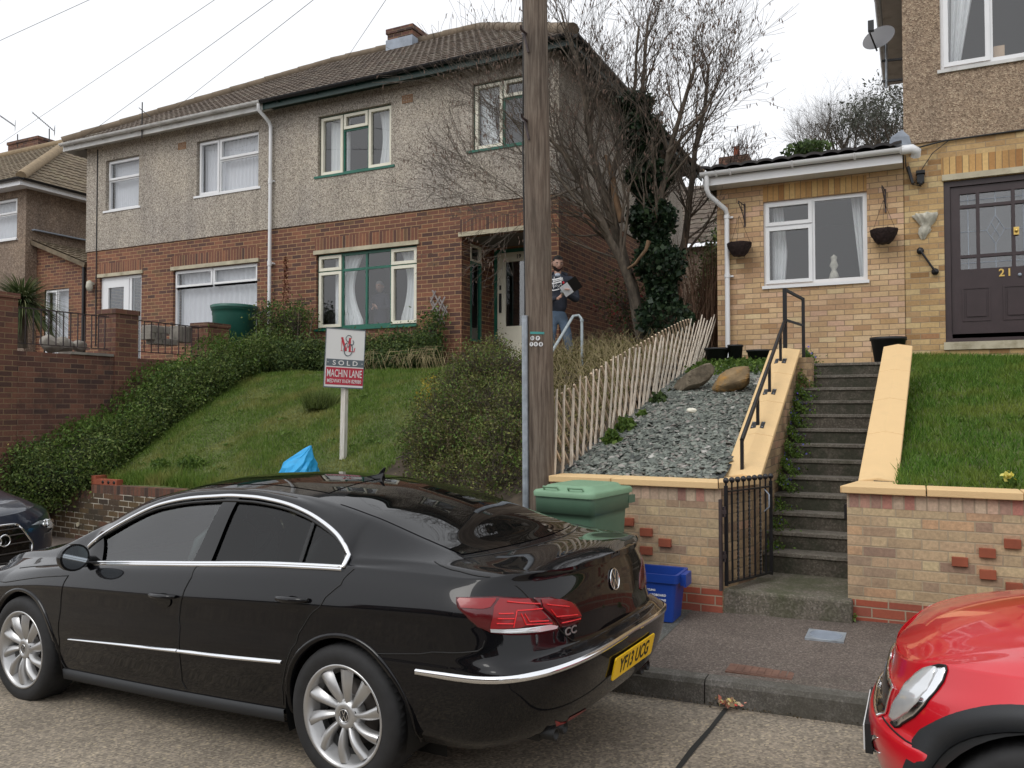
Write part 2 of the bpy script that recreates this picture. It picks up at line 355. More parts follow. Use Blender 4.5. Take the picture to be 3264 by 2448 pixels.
def concrete(name, base, specks, sc=90, dirt=None, bump=.4, lines=False):
    m, t, b = new_mat(name); n = N(t); co = n.co()
    vo = n('TexVoronoi', co, feature='F1'); vo.inputs['Scale'].default_value = sc
    sep = n('SeparateColor', vo.outputs['Color'])
    c = n.ramp(sep.outputs[1], specks)
    c = n.mix(.45, c4(*base), c)
    c = n.mix(1.0, c, n.ramp(n.noise(co, 2.2, 6, .65), [(.3, g3(.78)), (.7, g3(1.15))]), 'MULTIPLY')
    c = n.mix(1.0, c, n.ramp(n.noise(co, sc*.5, 3, .6), [(.3, g3(.75)), (.7, g3(1.2))]), 'MULTIPLY')
    if lines:
        wv = n('TexWave', co, bands_direction='Y'); wv.inputs['Scale'].default_value = 14; wv.inputs['Distortion'].default_value = 2.5; wv.inputs['Detail'].default_value = 3
        c = n.mix(1.0, c, n.ramp(wv.outputs[0], [(0, g3(.90)), (1, g3(1.06))]), 'MULTIPLY')
    if dirt: c = n.mix(n.ramp(n.noise(co, dirt[1], 6, .7), [(dirt[2], g3(0)), (dirt[2]+.16, g3(dirt[3]))]), c, c4(*dirt[0]))
    n.put(b.inputs['Base Color'], c); b.inputs['Roughness'].default_value = .9
    n.put(b.inputs['Normal'], n.bump(sep.outputs[1], bump, .004)); return m
M['road'] = concrete('exposed_aggregate_concrete', (.27, .23, .18), [(0, (.08, .065, .05)), (.35, (.22, .185, .14)), (.7, (.36, .30, .23)), (.93, (.52, .43, .31)), (1, (.66, .54, .34))], 75, lines=True)
M['pavement'] = concrete('reddish_tarmac', (.125, .10, .085), [(0, (.05, .038, .032)), (.5, (.13, .102, .085)), (.9, (.22, .185, .155)), (1, (.38, .34, .29))], 110, dirt=((.075, .07, .05), 1.3, .58, .5))
M['patch'] = concrete('grey_tarmac_patch', (.10, .10, .095), [(0, (.04, .04, .04)), (.6, (.11, .11, .10)), (1, (.25, .25, .23))], 100, dirt=((.10, .10, .05), 1.8, .5, .4))
M['kerb'] = concrete('kerb_stone', (.15, .14, .125), [(0, (.07, .065, .06)), (.6, (.16, .15, .13)), (1, (.30, .28, .25))], 120, dirt=((.07, .065, .05), 2.5, .45, .7))
M['steps'] = concrete('mossy_step_concrete', (.098, .082, .062), [(0, (.04, .036, .03)), (.6, (.095, .085, .07)), (1, (.20, .18, .15))], 70, dirt=((.03, .035, .02), 2.4, .42, .75))
M['step_edge'] = concrete('worn_step_edge', (.15, .135, .11), [(0, (.07, .06, .05)), (.6, (.16, .14, .12)), (1, (.28, .26, .22))], 80, dirt=((.05, .05, .03), 5, .5, .6))
M['slab'] = concrete('entrance_slab_concrete', (.16, .14, .11), [(0, (.06, .055, .045)), (.6, (.16, .14, .11)), (1, (.32, .29, .25))], 80, dirt=((.055, .065, .025), 1.8, .46, .7))
M['plinth'] = concrete('cement_plinth', (.20, .165, .12), [(0, (.1, .08, .06)), (1, (.28, .24, .18))], 70, dirt=((.10, .09, .06), 2, .5, .5))
def island(name, stops, rough=.6, patch=None, transl=0.25, spec=.3):
    m, t, b = new_mat(name); n = N(t)
    r = n('NewGeometry').outputs['Random Per Island']; c = n.ramp(r, stops)
    if patch:
        p = n.ramp(n.noise(n.co(), patch[1], 4, .6), [(patch[2], g3(0)), (patch[2]+.2, g3(patch[3]))]); c = n.mix(p, c, c4(*patch[0]))
    n.put(b.inputs['Base Color'], c); b.inputs['Roughness'].default_value = rough; b.inputs['Specular IOR Level'].default_value = spec
    if transl:
        out = t.nodes['Material Output']; tl = n('BsdfTranslucent'); n.put(tl.inputs[0], c)
        ms = n('MixShader', transl, b.outputs[0], tl.outputs[0]); t.links.new(ms.outputs[0], out.inputs[0])
    return m
M['grass'] = island('lawn_grass', [(0, (.085, .15, .025)), (.5, (.125, .215, .032)), (1, (.20, .28, .055))], patch=((.34, .29, .10), 1.5, .48, .6))
M['grass21'] = island('lush_grass', [(0, (.05, .12, .014)), (.5, (.09, .19, .022)), (1, (.16, .27, .04))], patch=((.24, .26, .05), 1.4, .48, .65))
M['lawn_base'] = plain('lawn_soil', (.09, .11, .035), .95, var=.3, vscale=3)
M['leaf_hedge'] = island('hedge_leaf', [(0, (.055, .075, .022)), (.4, (.105, .145, .038)), (.8, (.165, .215, .055)), (1, (.25, .30, .10))])
M['leaf_light'] = island('fresh_green_leaf', [(0, (.05, .10, .018)), (.6, (.10, .17, .03)), (1, (.17, .25, .05))])
M['leaf_dark'] = island('dark_shrub_leaf', [(0, (.025, .045, .016)), (.5, (.06, .10, .03)), (1, (.11, .165, .05))])
M['leaf_ivy'] = island('ivy_leaf', [(0, (.010, .022, .012)), (.6, (.022, .045, .022)), (1, (.05, .08, .035))], rough=.4)
M['leaf_berb'] = island('brownish_shrub_leaf', [(0, (.11, .07, .04)), (.3, (.10, .09, .04)), (.7, (.14, .16, .045)), (1, (.27, .28, .08))])
M['leaf_weed'] = island('dry_weed_leaf', [(0, (.10, .075, .03)), (.5, (.12, .12, .035)), (1, (.20, .17, .06))])
M['leaf_far'] = island('distant_evergreen', [(0, (.06, .065, .05)), (1, (.12, .13, .10))])
M['leaf_palm'] = island('spiky_palm_leaf', [(0, (.05, .075, .03)), (.6, (.10, .14, .05)), (1, (.26, .26, .13))])
M['leaf_red'] = island('red_rose_leaf', [(0, (.10, .02, .02)), (.6, (.07, .05, .03)), (1, (.25, .03, .03))])
M['flower_blue'] = island('violet_flower', [(0, (.12, .06, .45)), (1, (.20, .22, .65))])
M['flower_yellow'] = island('yellow_flower', [(0, (.75, .65, .05)), (1, (.85, .8, .3))])
M['slate'] = island('slate_chipping', [(0, (.07, .078, .070)), (.45, (.17, .19, .165)), (.8, (.26, .285, .245)), (.96, (.28, .24, .22)), (1, (.55, .54, .5))], rough=.55, transl=0, spec=.5)
M['slate_base'] = plain('slate_bed', (.05, .055, .055), .9, var=.4, vscale=30)
M['rock'] = plain('brown_sandstone', (.21, .145, .075), .9, var=.45, vscale=7, bump=.6, bscale=25, dirt=((.42, .22, .05), 6))
M['rock2'] = plain('grey_brown_rock', (.17, .14, .10), .95, var=.4, vscale=14, bump=.8, bscale=30)
M['rubble'] = plain('pale_garden_stone', (.24, .22, .19), .9, var=.3, vscale=5, bump=.5, bscale=20)
M['bin'] = plain('green_bin_plastic', (.088, .165, .108), .45, var=.06, vscale=4)
M['bin_lid'] = plain('faded_green_lid', (.19, .33, .205), .5, var=.08, vscale=5)
M['butt'] = plain('dark_green_plastic', (.02, .105, .08), .4, var=.1, vscale=4)
M['blue_box'] = plain('blue_plastic', (.012, .055, .32), .4, var=.08, vscale=5)
M['bag'] = plain('bright_blue_woven_bag', (.02, .36, .72), .55, var=.12, vscale=9, bump=.3, bscale=14)
M['print_white'] = plain('white_print', (.8, .8, .8), .6)
M['paint_black'] = plain('black_pearl_car_paint', (.003, .003, .0042), .4, coat=1.0, spec=.05)
M['paint_red'] = plain('red_car_paint', (.62, .008, .02), .3, coat=1.0)
M['paint_navy'] = plain('navy_car_paint', (.006, .012, .028), .3, coat=1.0)
M['gloss_black'] = plain('gloss_black_trim', (.004, .004, .004), .02)
M['rubber'] = plain('black_rubber', (.012, .012, .013), .7, bump=.1)
M['tyre'] = plain('tyre_rubber', (.017, .017, .018), .75, var=.2, vscale=20)
M['plastic_dark'] = plain('dark_grey_plastic', (.02, .022, .025), .55, bump=.1, bscale=300)
M['chrome'] = plain('chrome', (.85, .86, .88), .12, 1.0)
M['alloy'] = plain('silver_alloy', (.52, .52, .52), .33, .75, var=.06, vscale=9)
M['disc'] = plain('brake_disc', (.08, .07, .065), .5, .6)
M['lens_red'] = plain('red_lamp_lens', (.26, .003, .006), .3, coat=.45)
M['lens_red_bright'] = plain('bright_red_lamp', (.75, .01, .015), .15, coat=1.0)
M['lens_dark'] = plain('smoked_red_lens', (.09, .003, .006), .2, coat=.6)
M['lens_clear'] = plain('clear_lamp_lens', (.72, .74, .76), .12, .4, coat=1.0)
M['plate_yellow'] = plain('yellow_number_plate', (.95, .60, .01), .35)
M['plate_white'] = plain('white_number_plate', (.75, .75, .75), .35)
M['ink'] = plain('black_lettering', (.006, .006, .006), .5)
M['cabin'] = plain('cabin_trim', (.03, .03, .032), .8)
M['seat'] = plain('dark_leather', (.018, .017, .017), .5)
M['board'] = plain('sign_board_white', (.74, .74, .72), .4)
M['sign_red'] = plain('crimson_sign_print', (.45, .02, .045), .45)
M['sign_grey'] = plain('slate_grey_sign_print', (.11, .135, .15), .45)
M['sign_logo'] = plain('red_logo_print', (.55, .03, .05), .45)
M['door_brown'] = plain('dark_brown_door_paint', (.045, .030, .032), .4, var=.12, vscale=5)
M['brass'] = plain('brass', (.75, .52, .16), .3, .8)
M['ornament'] = plain('weathered_plaster', (.52, .50, .42), .85, var=.25, vscale=14)
M['wicker'] = plain('brown_wicker', (.035, .02, .018), .85, var=.5, vscale=30, bump=.8, bscale=60)
M['pot'] = plain('black_plastic_pot', (.018, .018, .02), .5, var=.3, vscale=10)
M['skin'] = plain('skin', (.56, .34, .26), .5); M['hair'] = plain('black_hair', (.008, .007, .007), .7, bump=.4, bscale=200)
M['beard'] = plain('dark_beard', (.03, .018, .014), .8); M['hoodie'] = plain('charcoal_blue_hoodie', (.036, .042, .06), .9, var=.2, vscale=30)
M['denim'] = plain('faded_denim', (.085, .125, .18), .9, var=.45, vscale=5); M['tee'] = plain('pale_tee_shirt', (.50, .56, .65), .9)
M['shoe'] = plain('dark_shoe', (.02, .015, .02), .7); M['grey_hair'] = plain('grey_hair', (.42, .40, .38), .8)
M['cardi'] = plain('dark_cardigan', (.03, .03, .05), .9); M['paper'] = plain('paper', (.75, .77, .8), .7)
M['cable'] = plain('black_cable', (.02, .02, .02), .6); M['dish'] = plain('grey_dish', (.17, .17, .18), .5)
M['twine'] = plain('dry_grass_stem', (.34, .28, .15), .9, var=.3, vscale=6); M['litter'] = island('litter', [(0, (.6, .05, .04)), (.5, (.6, .5, .35)), (1, (.7, .6, .2))], transl=0)
M['terracotta'] = plain('terracotta', (.30, .08, .04), .8, var=.2, vscale=6)
# ---------------------------------------------------------------- terrain
def zr(x): return 0.05+0.0227*(max(-30, min(25, x))+2.45)          # the street climbs gently to the right
def yk(x): return 4.95 if x > -2 else 4.95+0.075*(-2-max(x, -14))   # kerb line
def zp(x, y): return zr(x)+0.13+0.02*(y-yk(x))
def yw(x): return 6.74+0.105*(-3.2-x)                                # front wall of the left gardens
def lerp(a, b, t): return a+(b-a)*max(0.0, min(1.0, t))
def g19(x, y):
    z0 = (.68 if x < -10.06 else .78+.018*(x+10)); y0 = yw(x)+.12
    if y < 10.7: t = (y-y0)/(10.7-y0); return z0+(2.40-z0)*t+0.10*math.sin(3.1*t)+.02*math.sin(x*2.1+y)
    if y < 12.1: return lerp(2.40, 2.60, (y-10.7)/1.4)
    return 2.60+0.16*(y-12.1)
def g21b(x, y): return lerp(1.24, 2.42, (y-6.8)/4.6) + (0 if y < 11.4 else 0.04*(y-11.4))
def g21l(x, y): return lerp(1.18, 2.46, (y-6.8)/4.6)+.03*math.sin(x*1.7+y*1.3)
def sheet(name, x0, x1, y0, y1, fz, mat, nx, ny, label=None, kind='structure', ylim=None):
    P = []
    for j in range(ny+1):
        row = []
        for i in range(nx+1):
            x = x0+(x1-x0)*i/nx; lo = y0(x) if callable(y0) else y0; hi = y1(x) if callable(y1) else y1
            y = lo+(hi-lo)*j/ny; row.append((x, y, fz(x, y)))
        P.append(row)
    o = MB().grid(P).build(name, mat); return tag(o, label, kind=kind)
MB().add([(-400,-400,-1.6),(400,-400,-1.6),(400,400,-1.6),(-400,400,-1.6)], [(0,1,2,3)]).build('ground', M['soil']); tag(bpy.data.objects['ground'], kind='structure')
sheet('road', -60, 40, -3.2, lambda x: yk(x)+.01, lambda x, y: zr(x)+0.012*(1-((y-.8)/4.2)**2)-.012, M['road'], 200, 16)
# sealed joint running across the concrete carriageway
JA = at(1555, 1545, Z=zr(-1.0)); JB = at(1465, 1659, Z=zr(-1.1))
jd = (JB-JA)/(JA[1]-JB[1])
jm = MB(); k = 24; P = [[], []]
for i in range(k+1):
    y = 4.93-i*(8.0/k); c = JA+jd*(JA[1]-y); w = .012+.006*random.random()
    for s in (0, 1): P[s].append((c[0]+(w if s else -w)+.004*math.sin(i*2.2), y, zr(c[0])+.006+0.012*(1-((y-.8)/4.2)**2)-.012))
jm.grid(P); tag(jm.build('road_joint', plain('tar_joint', (.018, .018, .016), .8)), kind='structure')
sheet('pavement', -60, 40, lambda x: yk(x)+.13, lambda x: (7.6 if x > -3 else yw(x)+.1)-.0, zp, M['pavement'], 160, 10)
sheet('pavement_patch', -3.9, -1.62, lambda x: yk(x)+.135, 6.66, lambda x, y: zp(x, y)+.004, M['patch'], 14, 8)
# kerb of long stones
xs = [-60, -30, -14]+[-14+.915*i for i in range(1, 45)]
off = -1.16-min(xs[3:], key=lambda q: abs(q+1.16))
for i in range(2, len(xs)): xs[i] += off if i > 2 else 0
kb = MB()
for a, b in zip(xs[:-1], xs[1:]):
    a2, b2 = a+.004, b-.004
    v = []
    for x in (a2, b2):
        y = yk(x); z = zr(x)
        v += [(x, y, z-.1), (x, y+.012, z+.105), (x, y+.03, z+.132), (x, y+.13, z+.136), (x, y+.13, z-.1)]
    kb.add(v, [(0,1,6,5),(1,2,7,6),(2,3,8,7),(3,4,9,8),(0,4,3,2,1),(5,6,7,8,9)])
tag(kb.build('kerb', M['kerb']), kind='structure')
# dirt and leaf litter in the gutter
pts = []
for i in range(900):
    x = random.uniform(-3, 2.2); y = yk(x)-abs(random.gauss(0, .035)); pts.append((x, y, zr(x)+.008))
V, F = leaf_quads(pts, .012, .6, -1.0); tag(np_mesh('gutter_debris', V, F, island('dead_leaf_debris', [(0, (.03, .025, .015)), (1, (.12, .09, .05))], transl=0)), 'dark grit and leaf debris along the foot of the kerb', 'debris', kind='stuff')
q = at(1573, 1522, Z=zr(-1)+.02); pts = [(q[0]+random.gauss(0, .028), q[1]+random.gauss(0, .016), q[2]+random.uniform(0, .03)) for _ in range(60)]
V, F = leaf_quads(pts, .03, .7, 0); tag(np_mesh('crumpled_wrapper', V, F, M['litter']), 'crumpled red and yellow wrapper lying against the kerb at the road joint', 'litter')
# plots
sheet('lawn', -11.3, -5.35, lambda x: yw(x)+.12, 12.1, g19, M['lawn_base'], 60, 50)
sheet('garden_soil', -5.35, -2.93, lambda x: yw(x)+.12, 16, lambda x, y: g19(x, y), M['soil'], 30, 60)
sheet('raised_terrace', -40, -11.36, lambda x: yw(x)+.1, 12.1, lambda x, y: 2.50-.02*(y-7), M['pavement'], 30, 8)
sheet('slate_bed_ground', -2.93, -1.44, 6.78, 12.2, g21b, M['slate_base'], 16, 40)
sheet('front_lawn', -.13, 9, 6.78, 12.2, g21l, M['lawn_base'], 40, 40)
sheet('hillside', -90, 60, 12.12, 90, lambda x, y: 2.35+.16*min(y-12.1, 30)+(0.0 if x < -3 else -.02), M['soil'], 60, 40)

# ---------------------------------------------------------------- wall and window builders
def holed(mb, x0, x1, z0, z1, Y, holes, depth=.10, m=0, mr=None):
    """front face at Y looking at the street, with openings and their reveals"""
    X = sorted({x0, x1}|{min(max(h[i], x0), x1) for h in holes for i in (0, 1)}); Z = sorted({z0, z1}|{min(max(h[i], z0), z1) for h in holes for i in (2, 3)})
    for a, b in zip(X[:-1], X[1:]):
        for c, d in zip(Z[:-1], Z[1:]):
            if b-a < 1e-6 or d-c < 1e-6: continue
            cx, cz = (a+b)/2, (c+d)/2
            if any(h[0] < cx < h[1] and h[2] < cz < h[3] for h in holes): continue
            mb.add([(a, Y, c), (b, Y, c), (b, Y, d), (a, Y, d)], [(0, 1, 2, 3)], m)
    for h in holes:
        a, b, c, d = max(h[0], x0), min(h[1], x1), max(h[2], z0), min(h[3], z1)
        if a >= b or c >= d: continue
        e = Y+depth; q = m if mr is None else mr
        if c > z0: mb.add([(a, Y, c), (b, Y, c), (b, e, c), (a, e, c)], [(3, 2, 1, 0)], q)
        if d < z1: mb.add([(a, Y, d), (b, Y, d), (b, e, d), (a, e, d)], [(0, 1, 2, 3)], q)
        if a > x0: mb.add([(a, Y, c), (a, e, c), (a, e, d), (a, Y, d)], [(0, 1, 2, 3)], q)
        if b < x1: mb.add([(b, Y, c), (b, e, c), (b, e, d), (b, Y, d)], [(3, 2, 1, 0)], q)
def rect_frame(mb, x0, x1, z0, z1, y0, y1, t, m=0):
    """mitre-free frame: stiles full height, rails between them"""
    mb.box(x0, x0+t, y0, y1, z0, z1, m); mb.box(x1-t, x1, y0, y1, z0, z1, m)
    mb.box(x0+t, x1-t, y0, y1, z0, z0+t, m); mb.box(x0+t, x1-t, y0, y1, z1-t, z1, m)
def drape(mb, fx0, fx1, z0, z1, Y, waves=9, amp=.025, nz=14, nx=60, m=0):
    P = []
    for j in range(nz+1):
        t = j/nz; a, b = fx0(t), fx1(t); z = z0+(z1-z0)*t
        P.append([(a+(b-a)*i/nx, Y+amp*math.sin(waves*2*math.pi*i/nx+.6*math.sin(7*i/nx)), z) for i in range(nx+1)])
    mb.grid(P, m)
def window(house, box, panes, Y, base, mats, outer=.05, sash=.045, sill=None, curtains=(), glassmat=None, label=None):
    """box x0,x1,z0,z1; panes: (fx0, fx1, fz0, fz1, material index, opens) as fractions; mats[0] is the fixed frame"""
    x0, x1, z0, z1 = box; w, h = x1-x0, z1-z0; mb = MB(); gm = MB(); mu = {}; tr_ = set()
    rect_frame(mb, x0, x1, z0, z1, Y+.012, Y+.075, outer, 0)
    for (a, b, c, d, mi, opens) in panes:
        X0, X1, Z0, Z1 = x0+a*w, x0+b*w, z0+c*h, z0+d*h
        
        for f in (a, b):       # mullions and transoms where a pane edge is inside the window
            if .001 < f < .999: k = round(f, 4); mu[k] = (min(mu.get(k, (9, 0))[0], c), max(mu.get(k, (9, 0))[1], d))
        for f in (c, d):
            if .001 < f < .999: tr_.add((round(f, 4), round(a, 4), round(b, 4)))
        i0 = X0+(outer*.55 if a < .001 else .012); i1 = X1-(outer*.55 if b > .999 else .012)
        j0 = Z0+(outer*.55 if c < .001 else .012); j1 = Z1-(outer*.55 if d > .999 else .012)
        if opens:
            rect_frame(mb, i0, i1, j0, j1, Y-.012, Y+.05, sash, mi)
            i0 += sash-.004; i1 -= sash-.004; j0 += sash-.004; j1 -= sash-.004
        gm.add([(i0, Y+.032, j0), (i1, Y+.032, j0), (i1, Y+.032, j1), (i0, Y+.032, j1)], [(0, 1, 2, 3)])
    for f, (c, d) in mu.items(): v = x0+f*w; mb.box(v-.022, v+.022, Y+.016, Y+.072, max(z0+c*h, z0+outer), min(z0+d*h, z1-outer), 0)
    for f, a, b in tr_: v = z0+f*h; mb.box(max(x0+a*w, x0+outer)+.022*(a > .001), min(x0+b*w, x1-outer)-.022*(b < .999), Y+.018, Y+.070, v-.022, v+.022, 0)
    o = mb.build(base, mats, house)
    if label: o['label'] = label
    gm.build('pane', glassmat or M['glass'], o)
    if sill: MB().box(x0-sill[1], x1+sill[1], Y-sill[0], Y+.02, z0-.045, z0-.002).build('sill', sill[2], o)
    for f in curtains:
        cm = MB(); f[0](cm); cm.build('curtain', f[1], o)
    return o
def tile_face(mb, e0, e1, r0, r1, lam=.15, row=.30, amp=.022, m=0, seg=6):
    """waved tile courses over the slope e0-e1 (eaves) to r0-r1 (ridge)"""
    e0, e1, r0, r1 = map(Vector, (e0, e1, r0, r1)); ax_ = (e1-e0); L = ax_.length; ax_.normalize()
    up = (r0-e0)-ax_*((r0-e0).dot(ax_)); H = up.length; up.normalize(); nrm = ax_.cross(up)
    if nrm.z < 0: nrm = -nrm
    l0 = (r0-e0).dot(ax_); l1 = (r1-e0).dot(ax_); n = max(1, int(round(H/row)))
    for i in range(n):
        t0, t1 = i/n, (i+1)/n; a = l0*(t0+t1)/2; b = L+(l1-L)*(t0+t1)/2
        k0 = int(math.floor(a/lam*seg)); k1 = int(math.ceil(b/lam*seg)); P = [[], [], []]
        jit = random.uniform(-.004, .004)
        for k in range(k0, k1+1):
            s = k*lam/seg; ph = 2*math.pi*s/lam; wv = amp*(abs(math.cos(ph/2))**.7)
            P[0].append(e0+ax_*s+up*(H*t0-.03)+nrm*(wv-.01+jit)); P[1].append(e0+ax_*s+up*(H*t0-.03)+nrm*(wv+.022+jit)); P[2].append(e0+ax_*s+up*(H*t1)+nrm*(wv+.0))
        mb.grid(P, m, False)
def half_round(mb, a, b, r=.055, m=0, n=8):
    """gutter: a half-round channel from a to b"""
    a = Vector(a); b = Vector(b); d = (b-a).normalized(); s = d.cross(Vector((0, 0, 1))).normalized()
    P = [[p+s*r*math.cos(math.pi*i/n)-Vector((0, 0, 1))*r*math.sin(math.pi*i/n) for i in range(n+1)] for p in (a, b)]
    Q = [[p+s*(r-.006)*math.cos(math.pi*i/n)-Vector((0, 0, 1))*(r-.006)*math.sin(math.pi*i/n) for i in range(n+1)] for p in (a, b)]
    mb.grid(P, m); mb.grid(Q, m)
    for e in (P[0], P[1]): mb.add(e, [tuple(range(n+1))], m)
# ---------------------------------------------------------------- the pair of pebbledashed houses
FY = 12.1; XP = -11.12; XL = -16.55; XR = -5.13; ZB = 2.25; ZS = 5.31; ZE = 7.66; YB = 19.9
EY = FY-.34; RY = 16.1; RZ = 10.42; EX0 = XL-.40; EX1 = XR+.38; RX0 = EX0+4.0; RX1 = EX1-4.0
def half_house(nm, label, x0, x1, left):
    h = thing(nm, label, 'house', ((x0+x1)/2, FY, ZB)); return h
h17 = half_house('semi_detached_house', 'left half of the pebbledash and red brick pair, with white window frames and white fascia', XL, XP, True)
h19 = half_house('semi_detached_house', 'right half of the pebbledash pair, with green and cream window frames and open porch', XP, XR, False)
for o in (h17, h19): o['group'] = 'the two halves of the pebbledash pair'
def px2(box): # pixel box: left px, top at left, bottom at left, right px
    l, t, b, r = box; return (ax(l, FY), ax(r, FY), az(l, b, FY), az(l, t, FY))
w17a = px2((226, 349, 457, 298)); w17b = px2((422.6, 307.7, 425, 557)); w17l = px2((373, 585, 731, 554.6)); d17 = (ax(214.4, FY), ax(304.5, FY), 2.45, 4.70)
w19a = px2((686, 254, 382, 844.7)); w19b = (ax(1020.8, FY), ax(1150, FY), az(1020.8, 326, FY), az(1020.8, 183, FY)); w19l = px2((682.5, 551, 711.5, 900))
porch = (ax(997, FY), ax(1176, FY), 2.0, 4.76); pz_ = 0
zsold = .225
def lintel_and_soldiers(h, box, stone=True):
    x0, x1, z1 = box[0]-.03, box[1]+.03, box[3]
    if stone: MB().box(x0-.02, x1+.02, FY-.035, FY+.08, z1+.002, z1+.075).build('lintel', M['stone'], h)
    MB().box(x0, x1, FY-.006, FY+.05, z1+.078, z1+.078+zsold).build('soldier_course', M['soldier19'], h)
for h, x0, x1, holes in ((h17, XL, XP, [w17l, d17]), (h19, XP, XR, [w19l, porch])):
    mb = MB(); holed(mb, x0, x1, ZB-.6, ZS, FY, holes, .12)
    if h is h17: mb.add([(XL, FY, ZB-.6), (XL, FY, ZS), (XL, YB, ZS), (XL, YB, ZB-.6)], [(0, 1, 2, 3)])
    else: mb.add([(XR, FY, ZB-.6), (XR, YB, ZB-.6), (XR, YB, ZS), (XR, FY, ZS)], [(0, 1, 2, 3)])
    mb.add([(x0, YB, ZB-.6), (x0, YB, ZS), (x1, YB, ZS), (x1, YB, ZB-.6)], [(0, 1, 2, 3)])
    mb.build('wall', M['brick19'], h)
    up = [w17a, w17b] if h is h17 else [w19a, w19b]
    mb = MB(); Yf = FY-.022; holed(mb, x0, x1, ZS-.005, ZE+.05, Yf, up, .12)
    mb.add([(x0, Yf, ZS-.005), (x1, Yf, ZS-.005), (x1, FY+.002, ZS-.005), (x0, FY+.002, ZS-.005)], [(3, 2, 1, 0)])
    if h is h17: mb.add([(XL-.02, Yf, ZS-.005), (XL-.02, Yf, ZE+.05), (XL-.02, YB, ZE+.05), (XL-.02, YB, ZS-.005)], [(0, 1, 2, 3)]); mb.add([(XL-.02, Yf, ZS-.005), (XL, Yf, ZS-.005), (XL, Yf, ZE+.05), (XL-.02, Yf, ZE+.05)], [(0, 1, 2, 3)])
    else:
        mb.add([(XR+.02, Yf, ZS-.005), (XR+.02, YB, ZS-.005), (XR+.02, YB, ZE+.05), (XR+.02, Yf, ZE+.05)], [(0, 1, 2, 3)]); mb.add([(XR, Yf, ZS-.005), (XR+.02, Yf, ZS-.005), (XR+.02, Yf, ZE+.05), (XR, Yf, ZE+.05)], [(0, 1, 2, 3)])
        mb.add([(XR, Yf, ZS-.005), (XR+.02, Yf, ZS-.005), (XR+.02, YB, ZS-.005), (XR, YB, ZS-.005)], [(0, 3, 2, 1)])
    mb.add([(x0, YB, ZS), (x0, YB, ZE), (x1, YB, ZE), (x1, YB, ZS)], [(0, 1, 2, 3)])
    mb.build('rendered_wall', M['dash19'], h)
    # inside: floors and the party wall keep the rooms dark
    mb = MB(); mb.box(x0+.02, x1-.02, FY+.15, YB-.02, ZS-.25, ZS-.1); mb.box(x0+.02, x1-.02, FY+.15, YB-.02, ZB-.1, ZB+.12); mb.box(x0+.02, x1-.02, FY+.15, YB-.02, ZE-.02, ZE+.04)
    mb.box(x0+.05, x1-.05, FY+3.6, FY+3.7, ZB, ZE); mb.box(XP-.05, XP+.05, FY+.14, YB-.05, ZB, ZE)
    mb.build('interior', M['room'], h)
lintel_and_soldiers(h17, w17l); lintel_and_soldiers(h17, d17); lintel_and_soldiers(h19, w19l); lintel_and_soldiers(h19, porch)
CV = M['curtain']; NT = M['net']
def net(box, amp=.012, waves=16, Y=FY+.20): return (lambda mb: drape(mb, lambda t: box[0]+.03, lambda t: box[1]-.03, box[2]+.03, box[3]-.03, Y, waves, amp, 2, 140), NT)
def tied(xa, xb, box, side, Y=FY+.22, pinch=.35, waves=5):
    """a curtain gathered towards its outer edge low down"""
    def f(mb):
        if side < 0: drape(mb, lambda t: xa, lambda t: xa+(xb-xa)*(1-pinch*math.sin(math.pi*min(1, (1-t)*1.1))*.9), box[2]+.02, box[3]-.03, Y, waves, .03, 18, 70)
        else: drape(mb, lambda t: xb-(xb-xa)*(1-pinch*math.sin(math.pi*min(1, (1-t)*1.1))*.9), lambda t: xb, box[2]+.02, box[3]-.03, Y, waves, .03, 18, 70)
    return (f, CV)
WY = FY+.05
window(h17, w17a, [(0, 1, .60, 1, 0, 1), (0, 1, 0, .60, 0, 0)], WY, 'window', [M['white']]*2, sill=(.09, .06, M['white']), curtains=[net(w17a)])
window(h17, w17b, [(0, .345, 0, 1, 0, 1), (.345, 1, .60, 1, 0, 1), (.345, 1, 0, .60, 0, 0)], WY, 'window', [M['white']]*2, sill=(.09, .06, M['white']), curtains=[net(w17b)])
window(h17, w17l, [(0, .47, .74, 1, 0, 1), (.47, 1, .74, 1, 0, 1), (0, 1, 0, .74, 0, 0)], WY, 'window', [M['white']]*2, sill=(.09, .04, M['white']), curtains=[net(w17l)])
# door of the left half
x0, x1, z0, z1 = d17; mb = MB(); xs_ = x0+(x1-x0)*.70; gm = MB()
rect_frame(mb, x0, x1, z0, z1, WY, WY+.07, .07); mb.box(xs_-.035, xs_+.035, WY+.002, WY+.068, z0+.07, z1-.07)
rect_frame(mb, x0+.075, xs_-.04, z0+.075, z1-.075, WY-.012, WY+.05, .16); mb.box(x0+.235, xs_-.2, WY-.01, WY+.045, z0+.235, z0+.65)
d = mb.build('front_door', M['white'], h17)
gm.box(x0+.234, xs_-.199, WY+.02, WY+.024, z0+.652, z1-.234); gm.box(xs_+.036, x1-.069, WY+.02, WY+.024, z0+.071, z1-.071); gm.build('pane', M['glass'], d)
MB().box(x0-.0, x0+.14, WY+.5, WY+.52, z0, z1).build('curtain', NT, d) if False else None
G, Cm = M['green_paint'], M['cream']
s1, s2 = (738-686)/(844.7-686), (792-686)/(844.7-686)
window(h19, w19a, [(0, s1, 0, 1, 1, 1), (s1, s2, .72, 1, 1, 1), (s1, s2, 0, .72, 0, 0), (s2, 1, 0, 1, 1, 1)], WY, 'window', [G, Cm], outer=.045, sash=.052, sill=(.09, .08, G),
       curtains=[tied(w19a[0]+.12, w19a[0]+.56, w19a, -1, pinch=.0), tied(w19a[1]-.42, w19a[1]-.05, w19a, 1, pinch=.2)])
